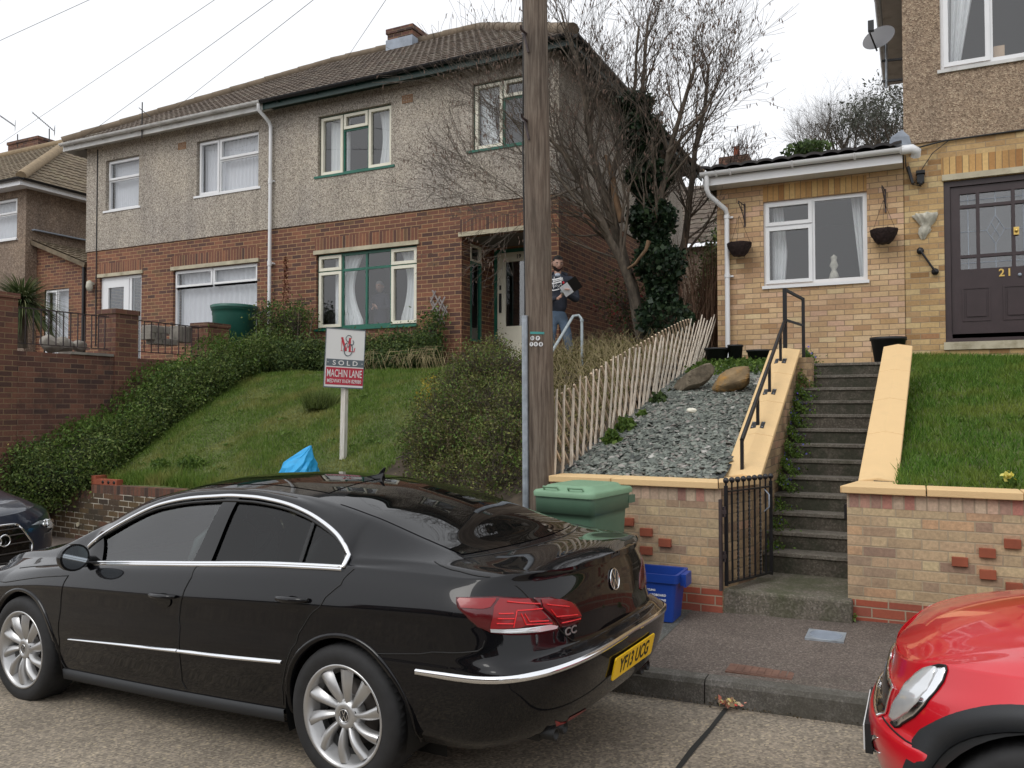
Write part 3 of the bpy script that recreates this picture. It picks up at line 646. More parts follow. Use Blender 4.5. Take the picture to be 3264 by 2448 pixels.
window(h19, w19b, [(0, .5, 0, 1, 1, 1), (.5, 1, .72, 1, 1, 1), (.5, 1, 0, .72, 0, 0)], WY, 'window', [G, Cm], outer=.045, sash=.052, sill=(.09, .10, G),
       curtains=[tied(w19b[0]+.05, w19b[0]+.42, w19b, -1, pinch=.3)])
a, b, c = (737.4-682.5)/217.5, (790.4-682.5)/217.5, (843.3-682.5)/217.5
window(h19, w19l, [(0, a, .77, 1, 1, 1), (0, a, 0, .77, 1, 1), (a, b, .77, 1, 0, 0), (a, b, 0, .77, 0, 0), (b, c, .77, 1, 0, 0), (b, c, 0, .77, 0, 0), (c, 1, .77, 1, 1, 1), (c, 1, 0, .77, 1, 1)],
       WY, 'window', [G, Cm], outer=.055, sash=.055, sill=(.09, .02, G),
       curtains=[tied(w19l[0]+.28, w19l[0]+.92, w19l, -1, pinch=.35), tied(w19l[1]-.48, w19l[1]-.04, w19l, 1, pinch=.35)])
# porch recess
p0, p1 = porch[0], porch[1]; PB = FY+1.12; mb = MB(); zt = porch[3]; q0, q1, q2, q3 = 12.40, 12.80, 3.0, 4.70
for a_, b_, c_, d_ in ((FY+.12, q0, 2, zt), (q1, PB, 2, zt), (q0, q1, 2, q2), (q0, q1, q3, zt)): mb.add([(p0, a_, c_), (p0, b_, c_), (p0, b_, d_), (p0, a_, d_)], [(0, 1, 2, 3)])
mb.add([(p1, FY+.12, 2), (p1, PB, 2), (p1, PB, zt), (p1, FY+.12, zt)], [(3, 2, 1, 0)])
dr = (p0+.04, ax(1170, PB), 2.5, 4.72)
holed(mb, p0, p1, 2, zt, PB, [dr], .08); mb.build('porch_wall', M['brick19'], h19)
mb = MB(); mb.box(p0-.0, p1+.0, FY+.13, PB+.0, zt+.0, zt+.05); mb.build('porch_ceiling', M['room'], h19)
MB().box(p0+.002, p1-.002, FY-.25, PB-.002, 2.35, 2.55).build('porch_step', M['slab'], h19)
mb = MB()
for c_, d_, m_ in ((q3-.30, q3, 1), (q2, q3-.30, 0)):
    for y0_, y1_, z0_, z1_ in ((q0, q0+.04, c_, d_), (q1-.04, q1, c_, d_), (q0+.04, q1-.04, c_, c_+.04), (q0+.04, q1-.04, d_-.04, d_)): mb.box(p0-.05, p0+.01, y0_, y1_, z0_, z1_, m_)
sw_ = mb.build('side_window', [G, Cm], h19); MB().add([(p0-.02, q0+.04, q2+.04), (p0-.02, q1-.04, q2+.04), (p0-.02, q1-.04, q3-.04), (p0-.02, q0+.04, q3-.04)], [(0, 1, 2, 3)]).build('pane', M['glass'], sw_)
mb = MB(); gm = MB(); rect_frame(mb, dr[0], dr[1], dr[2], dr[3], PB, PB+.06, .06)
d = mb.build('door_frame', G, h19); a0, a1, c0, c1 = dr[0]+.065, dr[1]-.065, dr[2]+.065, dr[3]-.065
mb = MB(); rect_frame(mb, a0, a1, c0, c1, PB+.01, PB+.05, .17); mb.box(a0+.17, a1-.17, PB+.012, PB+.048, c0+.17, c0+.75)
d = mb.build('front_door', Cm, h19); gm.box(a0+.171, a1-.171, PB+.02, PB+.024, c0+.751, c1-.171); gm.build('pane', M['glass'], d)
mb = MB(); mb.box(a0+.045, a0+.085, PB-.02, PB+.01, c0+1.0, c0+1.35); mb.box(a0+.05, a0+.08, PB-.015, PB+.01, c0+1.42, c0+1.5); mb.build('letter_plate', M['ink'], d)
text_mesh('19', .10, 'house_number', M['ink'], d, frame_m((ax(1120, PB), PB+.005, c1-.085), (1, 0, 0), (0, 0, 1)), bold=.002)
# air bricks
for h, px, py in ((h19, 880, 215), (h17, 391, 317)):
    mb = MB(); x, z = ax(px, FY), az(px, py, FY); Y = FY-.022
    rect_frame(mb, x-.11, x+.11, z-.07, z+.07, Y-.012, Y+.01, .014)
    for i in range(1, 6): mb.box(x-.11+i*.0367-.005, x-.11+i*.0367+.005, Y-.008, Y+.01, z-.056, z+.056)
    for i in range(1, 4): mb.box(x-.094, x+.094, Y-.006, Y+.008, z-.07+i*.035-.005, z-.07+i*.035+.005)
    mb.box(x-.1, x+.1, Y+.011, Y+.016, z-.06, z+.06, 1); mb.build('air_brick', [plain('terracotta_vent', (.34, .19, .10), .8), M['ink']], h)
# roofs
for h, x0, x1, r0, r1 in ((h17, EX0, XP, RX0, XP), (h19, XP, EX1, XP, RX1)):
    mb = MB(); tile_face(mb, (x0, EY, ZE+.04), (x1, EY, ZE+.04), (r0, RY, RZ), (r1, RY, RZ))
    if h is h17: tile_face(mb, (EX0, 2*RY-EY, ZE+.04), (EX0, EY, ZE+.04), (RX0, RY+.01, RZ), (RX0, RY-.01, RZ))
    else: tile_face(mb, (EX1, EY, ZE+.04), (EX1, 2*RY-EY, ZE+.04), (RX1, RY-.01, RZ), (RX1, RY+.01, RZ))
    mb.add([(x0, 2*RY-EY, ZE+.04), (x1, 2*RY-EY, ZE+.04), (r1, RY, RZ), (r0, RY, RZ)], [(0, 1, 2, 3)])
    rf = mb.build('roof', M['tile'], h)
    mb = MB(); nseg = 14
    def cap(a, b):
        a = Vector(a); b = Vector(b); k = int((b-a).length/.42)
        for i in range(k): p = a+(b-a)*i/k; q = a+(b-a)*(i+1)/k; mb.tube([p, q], [.115+.008*(i % 2), .11], 10)
    cap((r0, RY, RZ+.03), (r1, RY, RZ+.03))
    if h is h17: cap((EX0, EY, ZE+.09), (RX0, RY, RZ+.03)); cap((EX0, 2*RY-EY, ZE+.09), (RX0, RY, RZ+.03))
    else: cap((EX1, EY, ZE+.09), (RX1, RY, RZ+.03)); cap((EX1, 2*RY-EY, ZE+.09), (RX1, RY, RZ+.03))
    mb.build('ridge_tiles', M['ridge'], rf)
    fm = M['white_dirty'] if h is h17 else M['green_dark']; gm_ = M['white_dirty'] if h is h17 else M['iron']
    mb = MB(); mb.box(x0, x1, EY+.005, EY+.03, ZE-.13, ZE+.05); mb.box(x0, x1, EY+.031, FY-.022, ZE-.03, ZE-.015)
    if h is h17: mb.box(EX0+.001, EX0+.03, EY+.031, 2*RY-EY, ZE-.13, ZE+.05)
    else: mb.box(EX1-.03, EX1-.001, EY+.031, 2*RY-EY, ZE-.13, ZE+.05); mb.box(XR+.021, EX1-.031, FY-.022, 2*RY-EY, ZE-.03, ZE-.015)
    mb.build('fascia', fm, h)
    mb = MB(); half_round(mb, (x0, EY-.055, ZE+.02), (x1, EY-.055, ZE+.02)); n = int((x1-x0)/.9)
    for i in range(n): mb.tube([(x0+.4+i*.9, EY+.0, ZE-.05), (x0+.4+i*.9, EY-.06, ZE-.042), (x0+.4+i*.9, EY-.118, ZE+.02)], .009, 6)
    if h is h19: half_round(mb, (EX1+.055, EY, ZE+.02), (EX1+.055, 2*RY-EY, ZE+.02))
    mb.build('gutter', gm_, h)
# chimney on the ridge
cx0, cx1 = ax(838, RY-.3, 90)+.0, ax(912, RY+.1, 90); c = MB(); zc = az(860, 60, RY-.3)
c.box(cx0, cx1, RY-.32, RY+.32, RZ-.5, zc-.12); c.box(cx0-.03, cx1+.03, RY-.35, RY+.35, zc-.118, zc); c.box(cx0+.06, cx1-.06, RY-.26, RY+.26, zc+.001, zc+.03)
ch = c.build('chimney', M['brick_chim'], h19); MB().box(cx0-.02, cx1+.02, RY-.36, RY+.34, RZ-.32, RZ+.05).build('flashing', M['lead'], ch)
# downpipe at the party line (belongs to the left half), side pipe and soil pipe on the flank
pm = MB(); x = XP-.02; Y = FY-.09
pm.tube([(x-.03, EY-.05, ZE-.02), (x-.03, EY-.05, ZE-.14), (x, FY-.14, ZE-.30), (x, Y, ZE-.38), (x, Y, ZE-.5)], .036, 10)
for a, b in ((ZE-.5, 6.2), (6.2, 4.6), (4.6, 2.4)): pm.tube([(x, Y, a), (x, Y, b)], .034, 10); pm.tube([(x, Y, b-.03), (x, Y, b+.07)], .042, 10); pm.box(x-.06, x+.06, Y+.03, FY+.0, b+.01, b+.04)
pm.build('downpipe', M['white'], h17)
pm = MB(); pm.tube([(XR+.08, 17.3, 7.5), (XR+.08, 17.3, 3.0)], .045, 8); pm.build('side_downpipe', M['white'], h19)
# cable and wall lamp beside the left door, small bracket
cm = MB(); cx_ = ax(208, FY); cm.tube([(cx_, FY-.03, ZE-.1), (cx_+.01, FY-.03, 5.3), (cx_, FY-.012, 3.2)], .012, 6); cm.build('wall_cable', M['cable'], h17)
lm = MB(); x, z = ax(201, FY), az(201, 618, FY); lm.lathe([(.0, z-.13), (.05, z-.12), (.075, z-.03), (.06, z+.08), (.0, z+.12)], (x, FY-.10, 0)); lm.box(x-.03, x+.03, FY-.05, FY, z+.02, z+.08); lm.build('wall_lamp', M['ornament'], h17)
# aerial standing at the gutter
am = MB(); x = ax(303, EY); am.tube([(x, EY-.02, ZE-.2), (x, EY-.02, ZE+.55)], .012, 6); am.tube([(x-.1, EY-.02, ZE+.45), (x+.25, EY-.02, ZE+.2)], .008, 5); am.build('gutter_bracket', M['cable'], h17)

# ---------------------------------------------------------------- yellow brick house with its extension
Y21 = 12.2; h21 = thing('yellow_brick_house', 'yellow brick and roughcast house with brown door numbered 21 and flat fronted side extension', 'house', (1.5, Y21, 2.4))
XA, XS, XE = -2.62, -.105, 7.0; ZD = 5.395
wE = (-1.955, -.572, 3.60, 4.825); dE = (.363, 1.55, 2.735, 4.84); wU = (.35, 2.3, 6.33, 7.95)
mb = MB(); holed(mb, XA, XS-.012, 2.0, 5.15, Y21, [wE], .11); mb.add([(XA, Y21, 2.0), (XA, Y21, 5.15), (XA, 18, 5.15), (XA, 18, 2.0)], [(0, 1, 2, 3)]); mb.build('extension_wall', M['brick21'], h21)
mb = MB(); holed(mb, XS, XE, 2.0, ZD, Y21+.0, [dE], .12); mb.add([(XS, Y21, 4.9), (XS, Y21, ZD), (XS, 18, ZD), (XS, 18, 4.9)], [(0, 1, 2, 3)]); mb.add([(XS-.012, Y21+.02, 2), (XS, Y21+.02, 2), (XS, Y21+.02, 5.2), (XS-.012, Y21+.02, 5.2)], [(0, 1, 2, 3)]); mb.build('wall', M['brick21b'], h21)
MB().box(wE[0], wE[1], Y21-.005, Y21+.05, wE[3]+.004, wE[3]+.225).build('soldier_course', M['soldier21'], h21)
MB().box(.34, 3.2, Y21-.005, Y21+.05, 4.925, 5.16).build('soldier_course', M['soldier21'], h21)
MB().box(.345, 3.2, Y21-.04, Y21+.06, 4.845, 4.922).build('lintel', M['stone'], h21)
mb = MB(); Yf = Y21-.02; holed(mb, XS, XE, ZD, 9.2, Yf, [wU], .11); mb.add([(XS, Yf, ZD), (XS, Yf, 9.2), (XS, 20, 9.2), (XS, 20, ZD)], [(0, 1, 2, 3)]); mb.add([(XS, Yf, ZD), (XE, Yf, ZD), (XE, Y21, ZD), (XS, Y21, ZD)], [(3, 2, 1, 0)]); mb.build('rendered_wall', M['dash21'], h21)
mb = MB(); mb.box(XS+.02, XE, Y21+.15, 19, 5.25, 5.4); mb.box(XA+.02, XE, Y21+.15, 19, 2.2, 2.45); mb.box(XA+.02, XE, Y21+3.2, Y21+3.3, 2.2, 5.1); mb.box(XS+.02, XE, Y21+3.2, Y21+3.3, 5.3, 9.1); mb.box(XA+.02, XS+.1, Y21+.02, 18, 5.06, 5.12); mb.box(XS+.0, XS+.1, Y21+.13, Y21+3, 2.4, 5.1); mb.box(XS, XE, Y21+.15, 20, 9.15, 9.22); mb.box(XE-.02, XE, Y21, 19, 2, 9.2)
mb.build('interior', M['room'], h21)
window(h21, wE, [(0, .49, .70, 1, 0, 1), (0, .49, 0, .70, 0, 1), (.49, 1, 0, 1, 0, 0)], Y21+.03, 'window', [M['white_dirty'] if False else M['white']]*2, outer=.055, sash=.05, sill=(.06, .02, M['white']),
       curtains=[(lambda mb: drape(mb, lambda t: wE[0]+.09, lambda t: wE[0]+.30-.10*abs(t-.4), wE[2], wE[3], Y21+.24, 4, .03), CV), (lambda mb: drape(mb, lambda t: wE[1]-.22+.12*(1-t), lambda t: wE[1]-.04, wE[2], wE[3], Y21+.24, 3, .03), CV)])
window(h21, wU, [(0, .30, 0, 1, 0, 1), (.30, .70, 0, 1, 0, 0), (.70, 1, 0, 1, 0, 1)], Y21+.0, 'window', [M['white']]*2, outer=.07, sash=.055, sill=(.05, .04, M['white_dirty']),
       curtains=[(lambda mb: drape(mb, lambda t: wU[0]+.10, lambda t: wU[0]+.22+.28*t, wU[2], wU[3], Y21+.22, 4, .03), CV), (lambda mb: drape(mb, lambda t: wU[0]+1.28-.15*t, lambda t: wU[0]+1.36, wU[2], wU[3], Y21+.22, 2, .03), CV)])
bx = MB(); bx.box(.955+.02, 1.10, Y21+.16, Y21+.24, 6.40, 6.60); bx.box(.97, 1.21, Y21+.245, Y21+.30, 6.40, 6.47); tag(bx.build('cardboard_boxes', plain('brown_card', (.62, .45, .30), .8)), 'two pale card boxes standing on the upstairs window ledge of the yellow brick house', 'box')
# ornaments on the inside sill of the lower window
om = MB(); x = -1.02; om.lathe([(0, 3.66), (.08, 3.66), (.055, 3.74), (.03, 3.80), (.06, 3.86), (.035, 3.93), (.045, 3.98), (0, 4.02)], (x, Y21+.2, 0), n=14); tag(om.build('white_figurine', M['ornament']), 'white figurine standing inside the lower window of the yellow brick house', 'ornament')
# front door with leaded lights
D0, D1, Z0_, Z1_ = dE; mb = MB(); rect_frame(mb, D0, D1, Z0_, Z1_, Y21+.02, Y21+.10, .075); mb.box(D0, D1, Y21-.03, Y21+.12, Z0_-.04, Z0_-.002)
fr = mb.build('door_frame', M['door_brown'], h21)
a0, a1, c0, c1 = D0+.08, D1-.08, Z0_+.02, Z1_-.08; gx = [a0+.115, a0+.30, a0+.335+.0, a1-.335, a1-.30, a1-.115]
gz0 = az(1345*1.0, 580, Y21); gzb = 3.66; gzt = c1-.10; r1_, r2_ = gzb+.17, gzt-.17
mb = MB(); holed(mb, a0, a1, c0, c1, Y21+.05, [(a0+.11, a0+.295, gzb, r1_-.02), (a0+.335, a1-.335, gzb, r1_-.02), (a1-.295, a1-.11, gzb, r1_-.02),
     (a0+.11, a0+.295, r1_+.02, r2_-.02), (a0+.335, a1-.335, r1_+.02, r2_-.02), (a1-.295, a1-.11, r1_+.02, r2_-.02),
     (a0+.11, a0+.295, r2_+.02, gzt), (a0+.335, a1-.335, r2_+.02, gzt), (a1-.295, a1-.11, r2_+.02, gzt)], .03)
for q0, q1 in ((a0+.12, (a0+a1)/2-.07), ((a0+a1)/2+.07, a1-.12)):
    rect_frame(mb, q0, q1, c0+.22, gzb-.24, Y21+.04, Y21+.049, .02); mb.box(q0+.05, q1-.05, Y21+.035, Y21+.049, c0+.28, gzb-.30)
mb.box(a0, a1, Y21+.02, Y21+.049, c0, c0+.06)
dd = mb.build('front_door', M['door_brown'], h21)
gm = MB(); gm.box(a0+.1, a1-.1, Y21+.081, Y21+.085, gzb-.01, gzt+.01); gm.build('pane', M['glass'], dd)
lead = MB(); yy = Y21+.074; xc = (a0+a1)/2; zm = (r1_+r2_)/2
def ll(x0, z0, x1, z1): lead.bar((x0, yy, z0), (x1, yy, z1), .008, .006)
ll(xc, gzb, xc, zm-.19); ll(xc, zm+.19, xc, gzt); ll(a0+.335, zm, xc-.10, zm); ll(xc+.10, zm, a1-.335, zm)
for s in (-1, 1): ll(xc, zm+.19, xc+s*.10, zm); ll(xc, zm-.19, xc+s*.10, zm); ll(xc-.05*s, zm+.095, xc+.05*s, zm-.095)
for x in (a0+.2025, a1-.2025): ll(x, gzb, x, gzt)
for z in (zm, (gzb+r1_)/2, (r2_+gzt)/2): ll(a0+.11, z, a0+.295, z); ll(a1-.295, z, a1-.11, z)
for z in ((gzb+r1_)/2, (r2_+gzt)/2): ll(a0+.335, z, a1-.335, z)
lead.build('leaded_lights', M['lead'], dd)
text_mesh('21', .135, 'house_number', M['brass'], dd, frame_m((ax(2174, Y21+.04), Y21+.042, az(2174, 588, Y21)), (1, 0, 0), (0, 0, 1)), bold=.003, spacing=1.25)
kn = MB(); kx, kz = ax(2199, Y21+.04), az(2199, 497, Y21); kn.box(kx-.03, kx+.03, Y21+.03, Y21+.048, kz-.05, kz+.05); kn.ball((kx, Y21+.015, kz), .022); kn.build('knocker', M['brass'], dd)
kn = MB(); kn.lathe([(0, -.02), (.02, -.02), (.022, 0)], (ax(2205, Y21+.03), Y21+.045, az(2205, 592, Y21)), axis='y', n=12); kn.build('lock', M['lead'], dd)
MB().box(.34, 3.0, Y21-.10, Y21+.0, 2.60, 2.70).build('door_step', M['stone'], h21)
MB().box(.34, 3.0, Y21-.07, Y21-.002, 2.42, 2.598).build('step_brickwork', M['brick21b'], h21)
MB().box(XS, 7, Y21-.03, Y21-.003, 2.2, 2.50).build('plinth', M['plinth'], h21)
# extension roof, fascia, gutter, downpipe
ez = 5.20
mb = MB(); mb.box(XA-.13, XS-.014, Y21-.30, Y21-.27, ez-.12, ez+.06); mb.box(XA-.13, XS-.014, Y21-.269, Y21-.001, ez-.119, ez-.10); mb.box(XA-.13, XA-.10, Y21-.269, 17.5, ez-.119, ez+.06); mb.build('fascia', M['white'], h21)
mb = MB(); half_round(mb, (XA-.16, Y21-.36, ez+.055), (XS-.0, Y21-.36, ez+.055), .06); mb.tube([(XS-.02, Y21-.36, ez+.03), (XS+.10, Y21-.36, ez+.03), (XS+.15, Y21-.33, ez-.0), (XS+.14, Y21-.28, ez-.05)], .062, 12)
for x in (-2.55, -2.35, -1.5, -.7, XS-.03): mb.tube([(x, Y21-.42, ez+.06), (x, Y21-.40, ez+.005), (x, Y21-.36, ez-.012), (x, Y21-.31, ez+.0)], .014, 6)
mb.build('gutter', M['white'], h21)
mb = MB(); x0 = XA-.07; mb.tube([(x0, Y21-.36, ez+.02), (x0, Y21-.36, ez-.18), (x0+.02, Y21-.30, ez-.26), (-2.47, Y21-.12, ez-.45), (-2.46, Y21-.08, ez-.52)], .036, 12); mb.tube([(-2.46, Y21-.08, ez-.50), (-2.46, Y21-.08, 2.5)], .036, 12)
for z in (4.62, 3.75): mb.tube([(-2.46, Y21-.08, z), (-2.46, Y21-.08, z+.05)], .043, 12); mb.box(-2.46, -2.38, Y21-.05, Y21-.001, z+.01, z+.035)
mb.build('downpipe', M['white'], h21)
mb = MB(); rows = []
Pr = [[], [], []]
for k in range(0, 140):
    x = XA-.15+(XS-XA+.13)*k/139; wv = .035*abs(math.sin(math.pi*(x-XA)/.215))**.6
    Pr[0].append((x, Y21-.40, ez+.08+wv)); Pr[1].append((x, Y21-.40, ez+.115+wv)); Pr[2].append((x, 18, ez+.115+wv+(18-Y21+.4)*.10))
mb.grid(Pr[:2]); mb.grid(Pr[1:]); mb.box(XA-.14, XS, Y21-.37, 17.9, ez+.0, ez+.07); mb.build('extension_roof', M['darktile'], h21)
mb = MB(); mb.prism([(XS-.17, Y21-.40, ez+.13), (XS+.02, Y21-.05, ez+.10), (XS+.10, Y21-.04, ez+.16)], [(XS-.15, Y21-.30, ez+.24), (XS-.02, Y21-.04, ez+.40), (XS+.07, Y21-.04, ez+.30)]); mb.build('flashing', M['lead'], h21)
# verge board climbing out of the picture on the main roof, and roof behind
mb = MB(); zz0 = 6.6
mb.bar((XS-.08, Y21-.28, 6.55), (XS-.30, Y21-.28, 7.5), .05, .3) if False else None
mb.box(XS-.36, XE+.3, Y21-.34, Y21-.31, 9.05, 9.25); mb.box(XS-.36, XS-.33, Y21-.31, 20.3, 9.05, 9.25); mb.box(XS-.329, XE+.3, Y21-.309, 20, 9.06, 9.08); mb.build('eaves_board', M['white_dirty'], h21)
mb = MB(); half_round(mb, (XS-.42, 20.3, 9.18), (XS-.42, Y21-.36, 9.18), .06); half_round(mb, (XS-.42, Y21-.40, 9.18), (XE, Y21-.40, 9.18), .06)
for y in np.arange(12.6, 20, 1.6): mb.tube([(XS-.42, y, 9.19), (XS-.42, y+.16, 9.19)], .068, 10)
mb.build('main_gutter', M['white_dirty'], h21)
mb = MB(); tile_face(mb, (XS-.4, Y21-.4, 9.25), (XE+.4, Y21-.4, 9.25), (XS+3.5, 16.2, 11.8), (XE, 16.2, 11.8), lam=.2, seg=4); tile_face(mb, (XS-.4, 20.2, 9.25), (XS-.4, Y21-.4, 9.25), (XS+3.5, 16.3, 11.8), (XS+3.5, 16.1, 11.8), lam=.2, seg=4); mb.build('roof', M['tile'], h21)
# cables on the facade
cm = MB(); P = [at(1962, 330, Y=Y21-.04), at(1985, 318, Y=Y21-.04), at(2040, 304, Y=Y21-.03), at(2212, 280, Y=Y21-.03)]; cm.tube(P, .012, 6)
P = [at(1975, 395, Y=Y21-.04), at(1995, 360, Y=Y21-.04), at(2015, 330, Y=Y21-.04), at(2050, 303, Y=Y21-.03)]; cm.tube(P, .006, 5); cm.tube([at(1955, 335, Y=Y21-.05), at(1957, 360, Y=Y21-.05), at(1970, 398, Y=Y21-.05), at(1990, 402, Y=Y21-.05)], .007, 5)
cm.build('facade_cable', M['cable'], h21)

# ---------------------------------------------------------------- far left house (stands beyond the pair)
hx1 = ax(57, 12.6, 400); FYL = 12.6; xw = hx1; ze = az(57, 400, FYL)
hl = thing('brown_roughcast_house', 'brown roughcast house with hipped roof at the far left edge', 'house', (hx1-3, FYL, 2.2))
wl = (ax(-60, FYL), ax(33, FYL), az(0, 520, FYL), az(0, 428, FYL)-.06)
mb = MB(); holed(mb, xw-8, xw, 1.5, ze, FYL, [wl], .1); mb.add([(xw, FYL, 1.5), (xw, 20, 1.5), (xw, 20, ze), (xw, FYL, ze)], [(0, 1, 2, 3)]); mb.build('rendered_wall', M['dash_far'], hl)
mb = MB(); mb.box(xw-8, xw-.02, FYL+3, FYL+3.1, 1.5, ze); mb.box(xw-8, xw-.02, FYL+.12, 20, ze-.05, ze); mb.build('interior', M['room'], hl)
window(hl, wl, [(0, 1, .62, 1, 0, 1), (0, 1, 0, .62, 0, 0)], FYL+.03, 'window', [M['white']]*2, sill=(.08, .04, M['white']), curtains=[net(wl, Y=FYL+.2)])
e = ze+.02; oy = FYL-.38; ox = xw+.38; rzz = e+2.7
mb = MB(); tile_face(mb, (xw-9, oy, e), (ox, oy, e), (xw-9, oy+4.2, rzz), (ox-4.2, oy+4.2, rzz), lam=.2, row=.28); tile_face(mb, (ox, oy, e), (ox, oy+8.4, e), (ox-4.2, oy+4.15, rzz), (ox-4.2, oy+4.25, rzz), lam=.2, row=.28)
rf = mb.build('roof', M['tile_far'], hl)
mb = MB(); mb.tube([(ox, oy, e+.06), (ox-4.2, oy+4.2, rzz+.03)], .12, 10); mb.tube([(ox-4.2, oy+4.2, rzz+.03), (xw-9, oy+4.2, rzz+.03)], .12, 10); mb.build('ridge_tiles', plain('pale_ridge_tile', (.27, .20, .12), .9, var=.2), rf)
mb = MB(); mb.box(xw-9, ox-.03, oy+.0, oy+.03, e-.14, e+.02); mb.box(ox-.03, ox, oy+.031, 20, e-.14, e+.02); mb.box(xw-9, ox-.031, oy+.031, FYL-.001, e-.10, e-.09); mb.box(xw+.001, ox-.031, FYL, 20, e-.10, e-.09); mb.build('fascia', M['white'], hl)
mb = MB(); half_round(mb, (xw-9, oy-.055, e+.02), (ox+.05, oy-.055, e+.02)); half_round(mb, (ox+.055, oy, e+.02), (ox+.055, 20, e+.02)); mb.build('gutter', M['iron'], hl)
q = 17.5; cz = az(70, 306, q); c0_, c1_ = ax(36, q, 320), ax(101, q, 320); mb = MB(); mb.box(c0_, c1_, q-.3, q+.3, cz-1.6, cz-.1); mb.box(c0_-.03, c1_+.03, q-.33, q+.33, cz-.098, cz); ch = mb.build('chimney', M['brick_chim'], rf); MB().box(c0_-.03, c1_+.03, q-.34, q+.32, cz-1.6, cz-.62).build('flashing', M['lead'], ch)
# its brick side extension with a lean-to roof
YE = 12.9; ex0 = ax(53, YE, 600); ex1 = ax(186, YE, 700); zt0 = az(53, 517, YE); zt1 = az(183, 573, YE)
wq = (ax(96, YE, 680), ax(148, YE, 680), 2.4, az(148, 622, YE))
mb = MB(); mb.add([(ex0, YE, 1.5), (wq[0], YE, 1.5), (wq[0], YE, lerp(zt0, zt1, (wq[0]-ex0)/(ex1-ex0))), (ex0, YE, zt0)], [(0, 1, 2, 3)]); mb.add([(wq[1], YE, 1.5), (ex1, YE, 1.5), (ex1, YE, zt1), (wq[1], YE, lerp(zt0, zt1, (wq[1]-ex0)/(ex1-ex0)))], [(0, 1, 2, 3)])
mb.add([(wq[0], YE, wq[3]), (wq[1], YE, wq[3]), (wq[1], YE, lerp(zt0, zt1, (wq[1]-ex0)/(ex1-ex0))), (wq[0], YE, lerp(zt0, zt1, (wq[0]-ex0)/(ex1-ex0)))], [(0, 1, 2, 3)]); mb.add([(ex1, YE, 1.5), (ex1, 20, 1.5), (ex1, 20, zt1), (ex1, YE, zt1)], [(0, 1, 2, 3)])
mb.box(ex0+.1, ex1-.1, YE+1.5, YE+1.6, 1.5, zt1); mb.build('extension_wall', M['brick19'], hl)
mb = MB(); tile_face(mb, (ex1+.15, YE-.15, zt1), (ex1+.15, 20, zt1), (ex0, YE-.15, zt0+.06), (ex0, 20, zt0+.06), lam=.2, row=.28); mb.bar((ex0, YE-.15, zt0+.02), (ex1+.15, YE-.15, zt1-.04), .06, .10); mb.build('extension_roof', M['tile_far'], hl)
MB().bar((xw+.03, YE-.15, zt0+.16), (xw+.03, 19, zt0+.16), .16, .03).build('flashing', M['lead'], hl)
window(hl, wq, [(0, .5, 0, 1, 0, 1), (.5, 1, 0, 1, 0, 0)], YE+.03, 'window', [M['white']]*2, curtains=[net(wq, Y=YE+.2)])
MB().tube([(ex1-.02, YE-.06, zt1-.05), (ex1-.02, YE-.06, 2.2)], .04, 8).build('downpipe', M['iron'], hl)
def aerial(px, py0, py1, Y, px1, py_b, label, yagi):
    t = thing('tv_aerial', label, 'aerial', tuple(at(px, py1, Y=Y)), group='television aerials on the far left chimney')
    MB().tube([tuple(at(px, py1, Y=Y)), tuple(at(px, py0, Y=Y))], .017, 6).build('mast', M['cable'], t)
    a, b = at(*yagi[0], Y=Y), at(*yagi[1], Y=Y); mb = MB(); mb.tube([tuple(a), tuple(b)], .012, 5)
    mb.build('boom', M['cable'], t); mb = MB()
    for i in range(14): p = a+(b-a)*i/14; mb.tube([(p[0]-.12, p[1]+.10, p[2]), (p[0]+.12, p[1]-.10, p[2])], .005, 4)
    for k in range(5): q = b+np.array([.02, 0, -.12+.06*k]); mb.tube([(q[0]-.2, q[1]+.12, q[2]), (q[0]+.2, q[1]-.12, q[2])], .005, 4)
    mb.build('rods', M['cable'], t)
aerial(106.5, 278, 330, 17.2, 0, 0, 'television aerial on a straight mast right of the far left chimney', ((70, 243), (117, 283)))
aerial(38, 290, 318, 17.2, 0, 0, 'television aerial leaning left from the far left chimney stack', ((0, 250), (32, 272)))
# ---------------------------------------------------------------- photograph crops used while surveying (zoom windows -> picture coordinates)
def z7(x, y): return ((2200+x*.603)/1.4756, (1000+y*.603)/1.4756)
def z6(x, y): return ((1600+x*.5425)/1.4756, (1000+y*.5425)/1.4756)
def z5(x, y): return ((2200+x*.4823)/1.4756, (500+y*.4823)/1.4756)
# ---------------------------------------------------------------- front wall and flanks of the yellow house
def poly_wall(mb, pts, z0, z1, m=0):
    """plan polygon (counter clockwise) extruded; z1 may be a function"""
    f1 = z1 if callable(z1) else (lambda x, y: z1)
    mb.prism([(x, y, z0) for x, y in pts], [(x, y, f1(x, y)) for x, y in pts], m)
ZC = 1.205
wl = thing('garden_wall', 'buff brick garden wall with red bricks and yellow coping left of the black gate, ending at the telegraph pole', 'wall', (-2.1, 6.6, .2))
wr = thing('garden_wall', 'buff brick garden wall with yellow coping right of the entrance, in front of the bright lawn', 'wall', (3, 6.75, .2))
ptsL = [(-2.85, 6.53), (-1.385, 6.53), (-1.21, 7.05), (-1.21, 9.76), (-1.43, 9.76), (-1.43, 6.76), (-2.85, 6.76)]
ptsR = [(-.475, 6.66), (9, 6.66), (9, 6.89), (-.17, 6.89), (-.17, 7.15), (-.06, 9.92), (-.28, 9.92), (-.39, 7.15)]
def slopeL(y): return ZC if y < 7.05 else ZC+(y-7.05)*.457
def slopeR(y): return ZC if y < 7.15 else ZC+(y-7.15)*.451
